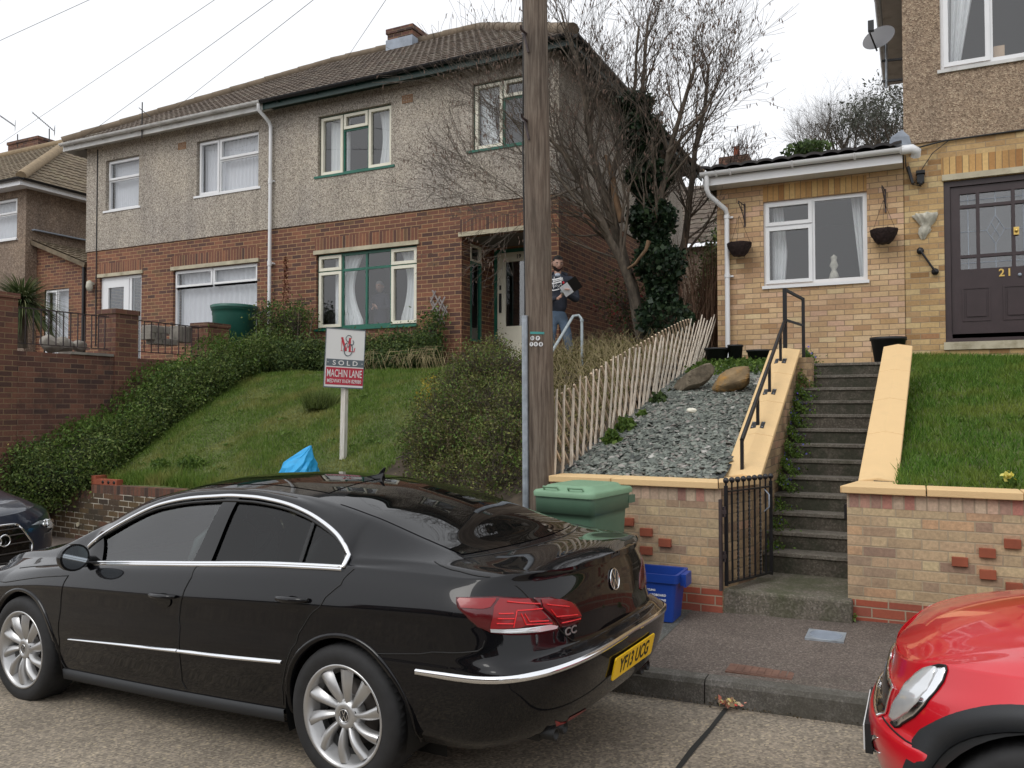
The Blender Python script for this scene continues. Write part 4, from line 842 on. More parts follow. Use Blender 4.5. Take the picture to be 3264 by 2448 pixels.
def band(par, nm, pts, z0, z1, mat, d=0.0):
    """front part of the wall between two heights"""
    mb = MB(); mb.box(pts[0], pts[1], pts[2]-d, pts[2]+.22, z0, z1); return mb.build(nm, mat, par)
for par, x0, x1, y in ((wl, -2.85, -1.385, 6.53), (wr, -.475, 9.0, 6.66)):
    band(par, 'plinth_courses', (x0-.004, x1+(.004 if par is wl else 0), y), .0, .415, M['brick_engineering'], .004)
    band(par, 'brickwork', (x0, x1, y), .415, ZC-.105, M['brickwall'])
    band(par, 'brick_on_edge_course', (x0, x1, y), ZC-.105, ZC, M['brickwall_top'], .002)
mb = MB(); P1 = (-1.382, 6.535); P2 = (-1.212, 7.05)
mb.prism([(*P1, .1), (*P2, .1), (-1.30, 7.05, .1), (-1.5, 6.74, .1)], [(*P1, ZC), (*P2, ZC), (-1.30, 7.05, ZC), (-1.5, 6.74, ZC)])
mb.prism([(-1.43, 6.77, .1), (-1.301, 7.0505, .1), (-1.43, 7.0505, .1)], [(-1.43, 6.77, ZC-.002), (-1.301, 7.0505, ZC-.002), (-1.43, 7.0505, ZC-.002)]); mb.prism([(-1.43, 7.051, .1), (-1.215, 7.051, .1), (-1.215, 9.76, .1), (-1.43, 9.76, .1)], [(-1.43, 7.051, ZC), (-1.215, 7.051, ZC), (-1.215, 9.76, slopeL(9.76)), (-1.43, 9.76, slopeL(9.76))])
mb.box(-1.43, -1.05, 9.761, 10.0, 1.2, slopeL(9.76)-.03)
mb.build('flank_wall', M['brick_flank'], wl)
mb = MB(); mb.prism([(-.40, 6.881, .1), (-.17, 6.881, .1), (-.17, 7.15, .1), (-.39, 7.15, .1)], [(-.40, 6.881, ZC), (-.17, 6.881, ZC), (-.17, 7.15, ZC), (-.39, 7.15, ZC)])
mb.prism([(-.39, 7.1501, .1), (-.17, 7.1501, .1), (-.06, 9.92, .1), (-.28, 9.92, .1)], [(-.39, 7.1501, ZC), (-.17, 7.1501, ZC), (-.06, 9.92, slopeR(9.92)), (-.28, 9.92, slopeR(9.92))])
mb.build('flank_wall', M['brick_flank'], wr)
def cope(par, sections, th=.052, cut=True):
    """coping stones: cross sections (left, right) with a slightly raised middle"""
    for i, (A, B) in enumerate(zip(sections[:-1], sections[1:])):
        mb = MB(); g = .004; a = [Vector(p) for p in A]; b = [Vector(p) for p in B]
        d0 = [(b[k]-a[k]).normalized()*g for k in (0, 1)]
        a = [a[0]+d0[0], a[1]+d0[1]]; b = [b[0]-d0[0], b[1]-d0[1]]
        up = Vector((0, 0, 1)); rg = up*.026
        V = [a[0], (a[0]+a[1])/2+rg, a[1], a[1]-up*th, a[0]-up*th, b[0], (b[0]+b[1])/2+rg, b[1], b[1]-up*th, b[0]-up*th]
        mb.add(V, [(0,1,6,5), (1,2,7,6), (2,3,8,7), (3,4,9,8), (4,0,5,9), (0,4,3,2,1), (5,6,7,8,9)])
        mb.build('coping_stone', M['coping'], par, bevel=.006)
zt = ZC+.055
def secL(y): z = slopeL(y)+.055; return ((-1.475-.012*(y-7), y, z), (-1.172, y, z))
def secR(y): z = slopeR(y)+.055; t = (y-7.15)/2.77; return ((-.425+.11*t, y, z), (-.135+.11*t, y, z))
cope(wl, [secL(y) for y in (7.05, 7.76, 8.43, 9.10, 9.78)])
cope(wr, [secR(y) for y in (7.15, 7.93, 8.60, 9.27, 9.95)])
def flat_stone(par, pts): mb = MB(); mb.prism([(x, y, ZC+.002) for x, y in pts], [(x, y, zt) for x, y in pts]); mb.build('coping_stone', M['coping'], par, bevel=.006)
flat_stone(wl, [(-2.85, 6.485), (-2.29, 6.485), (-2.29, 6.80), (-2.85, 6.80)]); flat_stone(wl, [(-2.282, 6.485), (-1.40, 6.485), (-1.47, 6.80), (-2.282, 6.80)])
flat_stone(wl, [(-1.393, 6.488), (-1.172, 7.04), (-1.475, 7.04), (-1.463, 6.80)])
flat_stone(wr, [(-.52, 6.615), (-.135+.001, 6.93), (-.135, 7.14), (-.425, 7.14)])
xx = -.512
for x in (.06, .66, 1.26, 1.86, 2.46, 3.06, 4.0, 5.0, 6.0, 7.5, 9.0): flat_stone(wr, [(xx, 6.612), (x-.004, 6.612), (x-.004, 6.925), (xx+(.385 if xx < -.5 else 0), 6.925)]); xx = x+.004
for par, y0, cs in ((wr, 6.66, [z7(*q) for q in ((1425, 1305), (1570, 1258), (1703, 1210), (1573, 1370), (1712, 1440))]), (wl, 6.53, [z6(*q) for q in ((742, 1205), (850, 1262), (960, 1322), (850, 1365), (745, 1408))])):
    for c in cs:
        x, z = ax(c[0], y0, c[1]), az(c[0], c[1], y0); z = .415+(round((z-.415-.0375)/.075))*.075
        MB().box(x-.051, x+.051, y0-.028, y0+.01, z+.005, z+.070).build('projecting_brick', M['terracotta'], par, bevel=.003)
# ---------------------------------------------------------------- steps
st = thing('concrete_steps', 'steep flight of mossy concrete steps climbing between the two yellow coping walls', 'steps', (-.8, 7.3, .4))
MB().box(-1.42, -.44, 6.55, 8.2, -.1, .42).build('entrance_slab', M['slab'], st, bevel=.02)
ys, zs = 7.40, .447; SY, SZ = .232, .1475
for i in range(13):
    y = ys+i*SY; z = zs+SZ*(i+1); xl = -1.235; xr = -.36+.02*i/13*4
    mb = MB(); mb.box(xl, min(xr, -.30), y, 10.6 if i < 12 else 12.2, z-SZ-.02 if i else .40, z-.03); k = 14
    P = [[], [], [], []]
    for j in range(k+1):
        x = xl+(min(xr, -.30)-xl)*j/k; w = random.uniform(-.004, .004)
        P[0].append((x, y-.002, z-.032)); P[1].append((x, y-.014+w, z-.030)); P[2].append((x, y-.012+w, z-.004)); P[3].append((x, y+.004, z))
    mb2 = P[3]; P.append([(x, y+(.24 if i < 12 else 1.8), z-.001) for x, _, _ in mb2])
    mb.grid(P, 1, False); mb.build('step', [M['steps'], M['step_edge']], st)
MB().box(-2.6, 3.0, 10.45, 12.2, 1.9, 2.36).build('landing', M['steps'], st) if False else None
sheet('landing_path', -1.3, -.3, 10.4, 12.2, lambda x, y: 2.365, M['slab'], 4, 4); sheet('landing_path', -1.43, -.17, 10.55, 12.2, lambda x, y: 2.362, M['slab'], 4, 4)
sheet('garden_soil', -.31, -.16, 6.9, 12.2, lambda x, y: g21l(x, y)-.03, M['soil'], 2, 20)
# ---------------------------------------------------------------- gate
ga = at(*z7(193, 1452), Z=.445); gb = at(*z7(430, 1392), Z=.445); zt_ = az(*z7(193, 930), ga[1]); H = zt_-.445
gate = thing('iron_gate', 'black wrought iron gate with ball finials standing open at the foot of the steps', 'gate', (ga[0], ga[1], .445))
gd = np.array([gb[0]-ga[0], gb[1]-ga[1], 0]); L = np.linalg.norm(gd); gd /= L; z0 = .475
def gp(s, z): return (ga[0]+gd[0]*s, ga[1]+gd[1]*s, z)
mb = MB(); up = (0, 0, 1)
mb.bar(gp(0, z0-.01), gp(0, z0+H), .026); mb.bar(gp(L, z0-.01), gp(L, z0+H), .026); mb.bar(gp(.013, z0+.01), gp(L-.013, z0+.01), .03, .012); mb.bar(gp(.013, z0+H-.045), gp(L-.013, z0+H-.045), .03, .012)
mb.build('frame', M['iron'], gate)
nb = 9
for i in range(nb):
    s = L*i/(nb-1); mb = MB()
    if 0 < i < nb-1:
        pts = []; rs = []
        if i % 2 == 0:
            v = []; n = 60
            P = []
            for k in range(n+1):
                z = z0+.016+(H-.07)*k/n; a = k*.55; r = .0095
                c = gp(s, z); P.append([(c[0]+r*math.cos(a+q*math.pi/2), c[1]+r*math.sin(a+q*math.pi/2), z) for q in range(4)])
            mb.grid(P, 0, False, True)
        else: mb.bar(gp(s, z0+.016), gp(s, z0+H-.05), .014)
        mb.bar(gp(s, z0+H-.038), gp(s, z0+H+.02), .012)
    else: mb.bar(gp(s, z0+H), gp(s, z0+H+.02), .014)
    mb.ball(gp(s, z0+H+.040), .024, n=10); mb.build('bar', M['iron'], gate)
mb = MB(); mb.bar(gp(-.075, .44), gp(-.075, z0+H-.10), .02, .05)
for z in (z0+H-.20, z0+.22): mb.bar(gp(-.07, z), gp(-.01, z), .02, .03); mb.tube([gp(-.03, z-.04), gp(-.03, z+.04)], .013, 8)
mb.build('hinge_post', M['rust_iron'], gate)
mb = MB(); zz = z0+H*.80; n_ = Vector((gd[1], -gd[0], 0)); q = Vector(gp(L-.10, zz)); mb.tube([q+Vector((0, 0, .09)), q+n_*.045+Vector((0, 0, .05)), q+n_*.045-Vector((0, 0, .05)), q-Vector((0, 0, .09))], .006, 6); mb.build('handle', M['lead'], gate)
mb = MB(); lx = ax(*[z7(806, 1050)[0]], 6.95); mb.box(-.50, -.46, 6.72, 6.80, 1.00, 1.11); tag(mb.build('gate_latch_keeper', M['iron']), 'small black iron gate keeper fixed to the right gate pier', 'latch')
# ---------------------------------------------------------------- handrail on the left flank
hr = thing('handrail', 'black steel handrail with square base plates on the sloping yellow coping', 'handrail', (-1.36, 7.0, 1.27))
def onX(q, X=-1.335): return at(*q, X=X)
tops = []
mb = MB(); p = onX(z7(275, 838)); b0 = Vector((p[0], p[1], p[2]-.0)); t0 = Vector(b0); t0.z = az(*z7(275, 668), p[1])
def zco(y): return slopeL(y)+.072
rail0 = Vector((-1.335, b0.y, t0.z)); e = onX(z5(627, 1088)); rail1 = Vector((-1.335, 9.72, 0)); rail1.z = az(*z5(627, 1088), 9.72)
mb.tube([rail0, rail1], .019, 10); mb.build('rail', M['iron'], hr)
def rz(y): return rail0.z+(rail1.z-rail0.z)*(y-rail0.y)/(rail1.y-rail0.y)
MB().bar((-1.335, b0.y, ZC+.05), (-1.335, b0.y, rz(b0.y)), .028).build('post', M['iron'], hr)
for q in ((358, 580), (420, 400), (478, 240)):
    p = onX(z7(*q)); y = p[1]; mb = MB(); mb.bar((-1.335, y, zco(y)), (-1.335, y, rz(y)), .028); pm = mb.build('post', M['iron'], hr)
    mb = MB(); a = Vector((-1.395, y-.06, zco(y-.06)+.008)); mb.prism([(-1.395, y-.06, zco(y-.06)-.02), (-1.275, y-.06, zco(y-.06)-.02), (-1.275, y+.06, zco(y+.06)-.02), (-1.395, y+.06, zco(y+.06)-.02)], [(-1.395, y-.06, zco(y-.06)+.006), (-1.275, y-.06, zco(y-.06)+.006), (-1.275, y+.06, zco(y+.06)+.006), (-1.395, y+.06, zco(y+.06)+.006)])
    mb.build('base_plate', M['iron'], pm)
    mb = MB()
    for sx in (-1, 1):
        for sy in (-1, 1): mb.ball((-1.335+sx*.045, y+sy*.045, zco(y+sy*.045)+.008), .008, n=6)
    mb.build('bolts', M['lead'], pm)
y = 9.78; xa = -1.335; za = az(*z5(627, 868), y); xb = ax(z5(748, 1000)[0], 10.0); zb = az(*z5(748, 932), 10.0)
MB().bar((xa, y, 2.4), (xa, y, za), .045, .03).build('post', M['iron'], hr); MB().bar((xb, 10.0, 2.3), (xb, 10.0, zb), .035, .03).build('post', M['iron'], hr)
mb = MB(); mb.bar((xa, y, za-.015), (xb, 10.0, zb-.015), .028); mb.build('top_bar', M['iron'], hr)
mb = MB(); mb.bar((xa, y, az(*z5(640, 1075), y)), (xb, 10.0, az(*z5(748, 1115), 10.0)), .024); mb.build('middle_bar', M['iron'], hr)
# ---------------------------------------------------------------- split paling fence
fn = thing('paling_fence', 'leaning split chestnut paling fence beside the slate chippings', 'fence', (-2.85, 9, 1.5))
def interp(y, T): return float(np.interp(y, [a for a, b in T], [b for a, b in T]))
FB = [(6.6, 1.24), (7.07, 1.29), (8.25, 1.54), (10.2, 1.93), (11.2, 2.20), (12.2, 2.45)]; FT = [(6.55, 1.97), (8.26, 2.44), (10.25, 2.92), (11.2, 3.13), (12.3, 3.30)]
y = 6.64; i = 0
while y < 11.95:
    t = (y-6.6)/5.3; lean = .04+.62*t**1.4; r = .0122*random.uniform(.8, 1.3)
    zb_, zt2 = interp(y, FB)-.04, interp(y, FT)+random.uniform(-.07, .05); h = zt2-zb_; x = -2.85+random.uniform(-.01, .01)
    mb = MB(); P = []; pts = []
    for k in range(6):
        s = k/5; pts.append((x+.30*lean*h*s+random.uniform(-.007, .007), y+lean*h*s*.75+random.uniform(-.007, .007)+.01*math.sin(s*3), zb_+h*s))
    mb.tube(pts, [r*1.15, r*1.2, r*1.1, r, r*.95, r*.6], 5, smooth=False); mb.build('pale', M['pale'], fn); y += .152+.03*random.random(); i += 1
y = 6.9
while y < 12.3:
    x = -2.88; a = (x, y, interp(y, FB)+.02); yb_ = y-.62; mb = MB(); b = (x-.01, yb_, interp(max(yb_, 6.55), FT)-.08)
    if yb_ < 6.6:
        t = (y-6.6)/.62; b = (x-.01, 6.6, a[2]+(b[2]-a[2])*t)
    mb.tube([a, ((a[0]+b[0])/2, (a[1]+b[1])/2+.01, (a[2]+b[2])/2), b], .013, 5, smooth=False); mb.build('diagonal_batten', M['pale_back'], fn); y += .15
mb = MB(); P = [[], []]
for k in range(30): y = 6.8+k*.17; P[0].append((-2.80, y, interp(y, FB)-.06)); P[1].append((-2.81+.01*math.sin(k), y, interp(y, FB)+.035+.012*math.sin(k*1.7)))
mb.grid(P); tag(mb.build('edging_membrane', M['pot']), 'black plastic edging along the foot of the paling fence', 'edging')
# ---------------------------------------------------------------- telegraph pole
tp = thing('telegraph_pole', 'tall weathered wooden telegraph pole behind the green wheelie bin', 'telegraph pole', (-2.965, 6.6, .2))
mb = MB(); n = 28; P = []
for k in range(26):
    z = .1+k*.38; cx = -2.963-.0115*(z-.2); r = .130-.0042*z
    P.append([(cx+r*math.cos(2*math.pi*j/n)*(1+.02*math.sin(j*3+k*.3)), 6.6+r*math.sin(2*math.pi*j/n), z) for j in range(n)])
mb.grid(P, 0, True, True); mb.build('shaft', M['pole'], tp)
def pc(z): return -2.963-.0115*(z-.2), .130-.0042*z
for py in (72, 262):
    z = az(1150, py, 6.48); cx, r = pc(z); mb = MB(); mb.tube([(cx-.05, 6.6-r+.02, z+.02), (cx-.05, 6.6-r-.09, z+.02), (cx-.05, 6.6-r-.10, z+.05)], .011, 6); mb.tube([(cx-r-.01, 6.57, z+.06), (cx-.05, 6.6-r-.03, z), (cx-.02, 6.6-r-.01, z-.16)], .010, 6); mb.build('step_iron', M['rust_iron'], tp)
mb = MB(); pts = []
for k in range(28): z = .3+k*.35; cx, r = pc(z); pts.append((cx-r-.006+.006*math.sin(k), 6.6-.03, z))
mb.tube(pts, .008, 5); mb.build('pole_cable', M['cable'], tp)
z = az(1158, 742.5, 6.48); cx, r = pc(z)
def polepoint(px, py, o=.004):
    """point on the pole surface facing the street"""
    p = at(px, py, Y=6.48); dx = max(-r*.98, min(r*.98, p[0]-cx)); return Vector((cx+dx, 6.6-math.sqrt(r*r-dx*dx)-o, p[2])), Vector((dx/r, -math.sqrt(1-(dx/r)**2), 0))
for row, py, chars in ((0, 730.5, 'DP'), (1, 743.5, '708')):
    for k, chn in enumerate(chars):
        px = 1157.5+(k-(len(chars)-1)/2)*(9.2 if row else 11)-(1.5 if row == 0 else 0); p, nr = polepoint(px, py, .003); tx = Vector((-nr.y, nr.x, 0)); Mx = frame_m(p, tx, (0, 0, 1))
        mb = MB(); rr = .0195; mb.add([Mx @ Vector((rr*math.cos(a*.3927), rr*math.sin(a*.3927), .002)) for a in range(16)], [tuple(range(16))]); mb.add([Mx @ Vector((rr*math.cos(a*.3927), rr*math.sin(a*.3927), -.012)) for a in range(16)], [tuple(range(16))[::-1]])
        o = mb.build('number_disc', M['print_white'], tp); text_mesh(chn, .031, 'character', M['ink'], o, Mx @ Matrix.Translation((0, 0, .004)), bold=.0004) if True else None
P = []
for zz in (721.5, 716.5): P.append([tuple(polepoint(1145+k*3.4, zz, .003)[0]) for k in range(9)])
MB().grid(P).build('teal_label', plain('teal_label', (.06, .30, .28), .6), tp)
mb = MB(); cx = ax(1133.5, 6.48, 682); ztp = az(1133, 682, 6.48); mb.tube([(cx+.012, 6.48, .1), (cx, 6.48, ztp)], .0275, 16); tag(mb.build('steel_post', M['galv']), 'plain galvanised steel post standing against the left side of the telegraph pole', 'post')
def wire(name, a, b, sag, label, r=.008):
    a, b = Vector(a), Vector(b); mb = MB(); mb.tube([a+(b-a)*t-Vector((0, 0, sag*4*t*(1-t))) for t in np.linspace(0, 1, 12)], r, 4); tag(mb.build(name, M['cable']), label, 'wire', 'overhead telephone wires over the left roofs')
top = (-3.06, 6.6, 9.4)
wire('overhead_wire', at(-60, 115, Y=9), at(400, -95, Y=9), 0, 'overhead telephone wire crossing the top left corner of the sky', .005)
wire('overhead_wire', at(0, 311, Y=13.5), at(600, -92, Y=9), 0, 'overhead telephone wire passing above the far left aerials', .005)
wire('overhead_wire', at(176, 300, Y=11.7), at(720, -95, Y=8), 0, 'overhead telephone wire running to the left eaves corner of the pebbledash pair', .005)
wire('overhead_wire', at(358, 250, Y=13.2), at(740, -50, Y=8), 0, 'overhead telephone wire meeting the left roof slope', .005)
wire('overhead_wire', at(745, 132, Y=16), at(860, -40, Y=10), 0, 'overhead telephone wire meeting the ridge left of the chimney', .005)
# ---------------------------------------------------------------- wheelie bin, recycling box
bn = thing('wheelie_bin', 'green wheelie bin with faded green lid standing beside the telegraph pole', 'bin', (0, 0, 0)); bn.scale = (.86, .92, .985); bn.location = (-2.27, 5.82, .225); bn.rotation_euler = (0, 0, R_(-7))
mb = MB()
def rr(w, d, z, r=.05, n=4, cy=0):
    pts = []
    for cx, cy_, a0 in ((w/2-r, d/2-r, 0), (-w/2+r, d/2-r, 90), (-w/2+r, -d/2+r, 180), (w/2-r, -d/2+r, 270)):
        for k in range(n+1): a = R_(a0+90*k/n); pts.append((cx+r*math.cos(a), cy+cy_+r*math.sin(a), z))
    return pts
P = [rr(.46, .46, .02), rr(.47, .50, .10), rr(.53, .62, .82), rr(.535, .63, .86), rr(.57, .69, .865), rr(.575, .70, .96), rr(.575, .70, .985)]
mb.grid(P, 0, True, True); mb.add(P[0], [tuple(range(len(P[0])))[::-1]]); mb.add(P[-1], [tuple(range(len(P[0])))]); mb.build('body', M['bin'], bn, True)
mb = MB(); P = [rr(.60, .75, .985, .06, cy=.01), rr(.605, .755, 1.015, .06, cy=.01), rr(.58, .73, 1.03, .06, cy=.01), rr(.50, .60, 1.035, .07), rr(.46, .54, 1.06, .07), rr(.42, .50, 1.066, .07)]
mb.grid(P, 0, True, True); mb.add(P[-1], [tuple(range(len(P[0])))]); mb.add(P[0], [tuple(range(len(P[0])))[::-1]]); ld = mb.build('lid', M['bin_lid'], bn, True)
for sx in (-.12, .12):
    mb = MB(); mb.tube([(sx-.07, -.32, 1.03), (sx-.07, -.345, 1.055), (sx+.07, -.345, 1.055), (sx+.07, -.32, 1.03)], .009, 6); mb.build('grip', M['bin_lid'], ld, True)
mb = MB(); mb.tube([(-.27, .40, .93), (.27, .40, .93)], .016, 8); mb.box(-.29, -.26, .30, .42, .90, .96); mb.box(.26, .29, .30, .42, .90, .96); mb.build('handle', M['bin'], bn, True)
for sx in (-.27, .27): mb = MB(); mb.lathe([(.02, sx-.02), (.10, sx-.02), (.10, sx+.02), (.02, sx+.02)], (0, .27, .10), 'x', 20); mb.build('wheel', M['rubber'], bn, True)
bb = thing('recycling_box', 'blue plastic recycling box standing on the pavement against the buff wall', 'box', (0, 0, 0)); bb.location = (-1.87, 6.22, .232); bb.rotation_euler = (0, 0, R_(1))
mb = MB(); W2, D2, Hh = .50, .34, .36
P = [rr(W2*.84, D2*.82, .0, .03), rr(W2*.95, D2*.94, Hh*.8, .03), rr(W2*.955, D2*.95, Hh*.81, .03), rr(W2+.01, D2+.01, Hh*.82, .03), rr(W2+.02, D2+.02, Hh, .03), rr(W2-.03, D2-.03, Hh-.002, .03), rr(W2*.80, D2*.78, .02, .03)]
mb.grid(P, 0, False, True); mb.add(P[0], [tuple(range(len(P[0])))[::-1]]); mb.add(P[-1], [tuple(range(len(P[0])))]); bo = mb.build('body', M['blue_box'], bb, True)
for s in (-1, 1):
    mb = MB(); mb.box(s*.255, s*.30, -.09, .09, Hh-.03, Hh-.005); mb.box(s*.285, s*.30, -.09, .09, Hh-.10, Hh-.031); mb.box(s*.255, s*.284, -.088, -.07, Hh-.09, Hh-.031); mb.box(s*.255, s*.284, .07, .088, Hh-.09, Hh-.031); mb.build('handle', M['blue_box'], bb, True)
for k, (tx, sz) in enumerate((('RECYCLING', .020), ('PAPER AND CARDBOARD', .023), ('FOOD AND DRINK CANS', .023), ('PLASTIC BOTTLES', .023), ('00 00 00', .034))):
    zc_ = .235-k*.036; yf = -D2/2*(.82+.12*zc_/.29)-.002; text_mesh(tx, sz, 'print', M['print_white'], bo, frame_m((.03, yf, zc_), (1, 0, 0), (0, .06, 1)), local=True, bold=.0006)
# ---------------------------------------------------------------- pavement ironwork
q = at(1784, 1378, Z=zp(-.8, 5.9)); sc = MB(); x, y = q[0], q[1]; z = zp(x, y)+.004
sc.box(x-.125, x+.125, y-.13, y+.13, z-.02, z+.006); cv = sc.build('stopcock_cover', M['galv']); tag(cv, 'small square metal stopcock cover with oval lid set in the reddish pavement', 'cover')
mb = MB(); mb.lathe([(.112, z+.0065), (.112, z+.010), (.104, z+.010), (.104, z+.0068)], (x, y, 0), n=32); 
for i in range(-4, 5):
    w = math.sqrt(max(0, .10**2-(i*.022)**2)); mb.box(x-w, x+w, y+i*.022-.004, y+i*.022+.004, z+.0062, z+.0095)
mb.build('lid', M['lead'], cv, True)
q = at(1640, 1448, Z=.23); x, y = q[0], q[1]
mb = MB(); z = zp(x, y)
for i in range(9): mb.box(x-.17+i*.042, x-.135+i*.042, y-.07, y+.07, z-.01, z+.0055)
mb.box(x-.19, x+.21, y-.085, y+.085, z-.012, z+.003); tag(mb.build('rusty_cover', plain('rusted_cover', (.16, .085, .06), .9, var=.3, vscale=15)), 'rusty rectangular service cover near the kerb', 'cover')
# ---------------------------------------------------------------- left garden wall along the street, with the loose brick
lw = thing('street_wall', 'grimy dark brick street wall with white crusted joints below the green hedge', 'wall', (-8, 7.3, 0))
def wall_run(mb, x0, x1, z0f, z1f, th=.22):
    mb.prism([(x0, yw(x0), z0f(x0)), (x1, yw(x1), z0f(x1)), (x1, yw(x1)+th, z0f(x1)), (x0, yw(x0)+th, z0f(x0))], [(x0, yw(x0), z1f(x0)), (x1, yw(x1), z1f(x1)), (x1, yw(x1)+th, z1f(x1)), (x0, yw(x0)+th, z1f(x0))])
def ztp_(x): return .705+.010*(x+11) if x < -10.06 else .800+.018*(x+10)
mb = MB(); wall_run(mb, -11.28, -10.05, lambda x: -.4, lambda x: ztp_(-10.3)-.11); wall_run(mb, -10.05, -3.1, lambda x: -.4, lambda x: ztp_(x)-.11); mb.build('brickwork', M['brick_dirty'], lw)
M['brick_dirty_top'] = brick('grimy_bricks_on_edge', [(0, (.055, .035, .028)), (.5, (.12, .06, .04)), (1, (.19, .08, .05))], (.10, .07, .05), soldier=True, soft=.5, gap=.012)
mb = MB(); wall_run(mb, -11.28, -10.05, lambda x: ztp_(-10.3)-.11, lambda x: ztp_(-10.3)); wall_run(mb, -10.05, -3.1, lambda x: ztp_(x)-.11, ztp_); mb.build('brick_on_edge_course', M['brick_dirty_top'], lw)
x = -9.98; mb = MB(); y = yw(x)+.02; zb = ztp_(x)
mb.box(x-.09, x+.0, y, y+.20, zb+.001, zb+.12, 0); tag(mb.build('end_brick', M['terracotta'], bevel=.004), 'dark upright brick at the step in the grimy street wall', 'brick')
lb = MB(); x0_ = x+.01; ang = -.105
lb.box(x0_, x0_+.42, y-.01, y+.09, zb+.006, zb+.078); for_h = [x0_+.15, x0_+.26, x0_+.37]
for h_ in for_h: lb.lathe([(0, y-.0135), (.022, y-.0135), (.024, y-.009)], (h_, 0, zb+.042), 'y', 14, 1)
tag(lb.build('loose_brick', [M['terracotta'], M['ink']], bevel=.0), 'loose red perforated brick lying on top of the grimy street wall', 'brick')
q = at(251, 1678*.0+1500/1.4756+596*.3014/1.4756, Y=7.4); mb = MB(); px_ = ax(835*.3014/1.4756, 7.45); mb.tube([(px_, yw(px_)+.05, .24), (px_, yw(px_)-.02, .24)], .03, 12); mb.build('weep_pipe', M['stone'], lw)
# ---------------------------------------------------------------- flank wall of the raised terrace with piers and railings
tw = thing('terrace_wall', 'dark red brick retaining wall with three piers left of the hedge', 'wall', (-11.4, 9, 1.5))
mb = MB(); mb.box(-11.51, -11.29, 7.2, 12.08, -.4, 2.64); mb.build('brickwork', M['brick17'], tw)
for (y0, y1, zt3, xo, zb3) in ((6.8, 7.18, 3.44, .0, -.4), (8.74, 9.16, 3.40, .0, -.4), (10.61, 11.11, 3.36, .0, -.4)):
    mb = MB(); mb.box(-11.66, -11.255, y0, y1, zb3, zt3-.075); mb.box(-11.68, -11.235, y0-.02, y1+.02, zt3-.074, zt3); mb.build('pier', M['brick_pier'], tw)
MB().box(-22, -11.66, 6.95, 7.17, -.4, 2.62).build('front_brickwork', M['brick17'], tw)
for k, (y0, y1, n, lab) in enumerate(((7.21, 8.72, 13, 'left'), (9.18, 10.59, 10, 'middle'), (11.13, 12.08, 6, 'short'))):
    mb = MB(); zb3, zt3 = 2.76, (3.27, 3.27, 2.98)[k]; X = -11.40
    mb.bar((X, y0, zb3), (X, y1, zb3), .03, .012); mb.bar((X, y0, zt3), (X, y1, zt3), .035, .014)
    for i in range(n): y = y0+(y1-y0)*(i+.5)/n; mb.bar((X, y, zb3+.006), (X, y, zt3-.007), .013)
    tag(mb.build('railing', M['rust_iron']), {'left': 'black iron railing panel between the tall left pier and the middle pier', 'middle': 'black iron railing panel between the middle pier and the right pier of the terrace wall', 'short': 'short low iron railing panel between right pier and house, before the water butt'}[lab], 'railing', 'railing panels of the raised terrace')
# coping slabs and stones on the terrace
mb = MB(); mb.box(-11.56, -11.26, 8.0, 8.72, 2.641, 2.68); mb.build('coping_slab', M['rubble'], tw)
def boulder(name, c, s, mat, label, seed, cat='rock', group=None, n=18, rot=0):
    RM = Matrix.Rotation(rot, 3, 'Y')
    rg = random.Random(seed); ph = [rg.uniform(0, 6.28) for _ in range(9)]; P = []
    cuts = [(Vector((rg.gauss(0, 1), rg.gauss(0, 1), rg.gauss(0, .8))).normalized(), rg.uniform(.62, .9)) for _ in range(9)]
    for i in range(n+1):
        t = math.pi*i/n; row = []
        for j in range(2*n):
            a = math.pi*j/n; d = Vector((math.sin(t)*math.cos(a), math.sin(t)*math.sin(a), math.cos(t))); r = 1+.06*math.sin(3*a+ph[0])*math.sin(2*t+ph[1])+.03*math.sin(7*a+ph[2])*math.sin(5*t)
            for cn, cdist in cuts:
                dn = d.dot(cn)
                if dn*r > cdist: r = cdist/dn
            row.append(Vector(c)+RM @ Vector((d.x*r*s[0], d.y*r*s[1], d.z*r*s[2])))
        P.append(row)
    return tag(MB().grid(P, 0, False, True).build(name, mat), label, cat, group)
p = at(102, 750, Y=9.4)
for k, (px, py, s) in enumerate(((112, 742, .14), (137, 746, .13), (170, 748, .10))):
    q = at(px, py, X=-11.9); boulder('garden_stone', q, (s*1.1, s*1.3, s), M['rubble'], ['largest grey garden stone behind the left railing, under the spiky plant', 'middle grey garden stone behind the left railing', 'smallest grey garden stone behind the left railing, by the middle pier'][k], 40+k, 'stone', 'stones on the raised terrace')
k = 0
for px, py, w, h_ in ((337, 712, .42, .14), (332, 727, .36, .13), (350, 738, .5, .12), (390, 722, .30, .30)):
    q = at(px, py, X=-11.85); mb = MB()
    for a in range(-1, 2): mb.box(q[0]-.12, q[0]+.12, q[1]+a*w/3-w/6.6, q[1]+a*w/3+w/6.6, q[2]-h_/2, q[2]+h_/2-.01)
    tag(mb.build('stone_stack', M['rubble'], bevel=.012), ['top row of old stones heaped behind the middle railing', 'second row of old stones heaped behind the middle railing', 'lowest row of pale blocks behind the middle railing', 'grey stone slab leaning behind the middle railing by the right pier'][k], 'stones', 'stones on the raised terrace'); k += 1
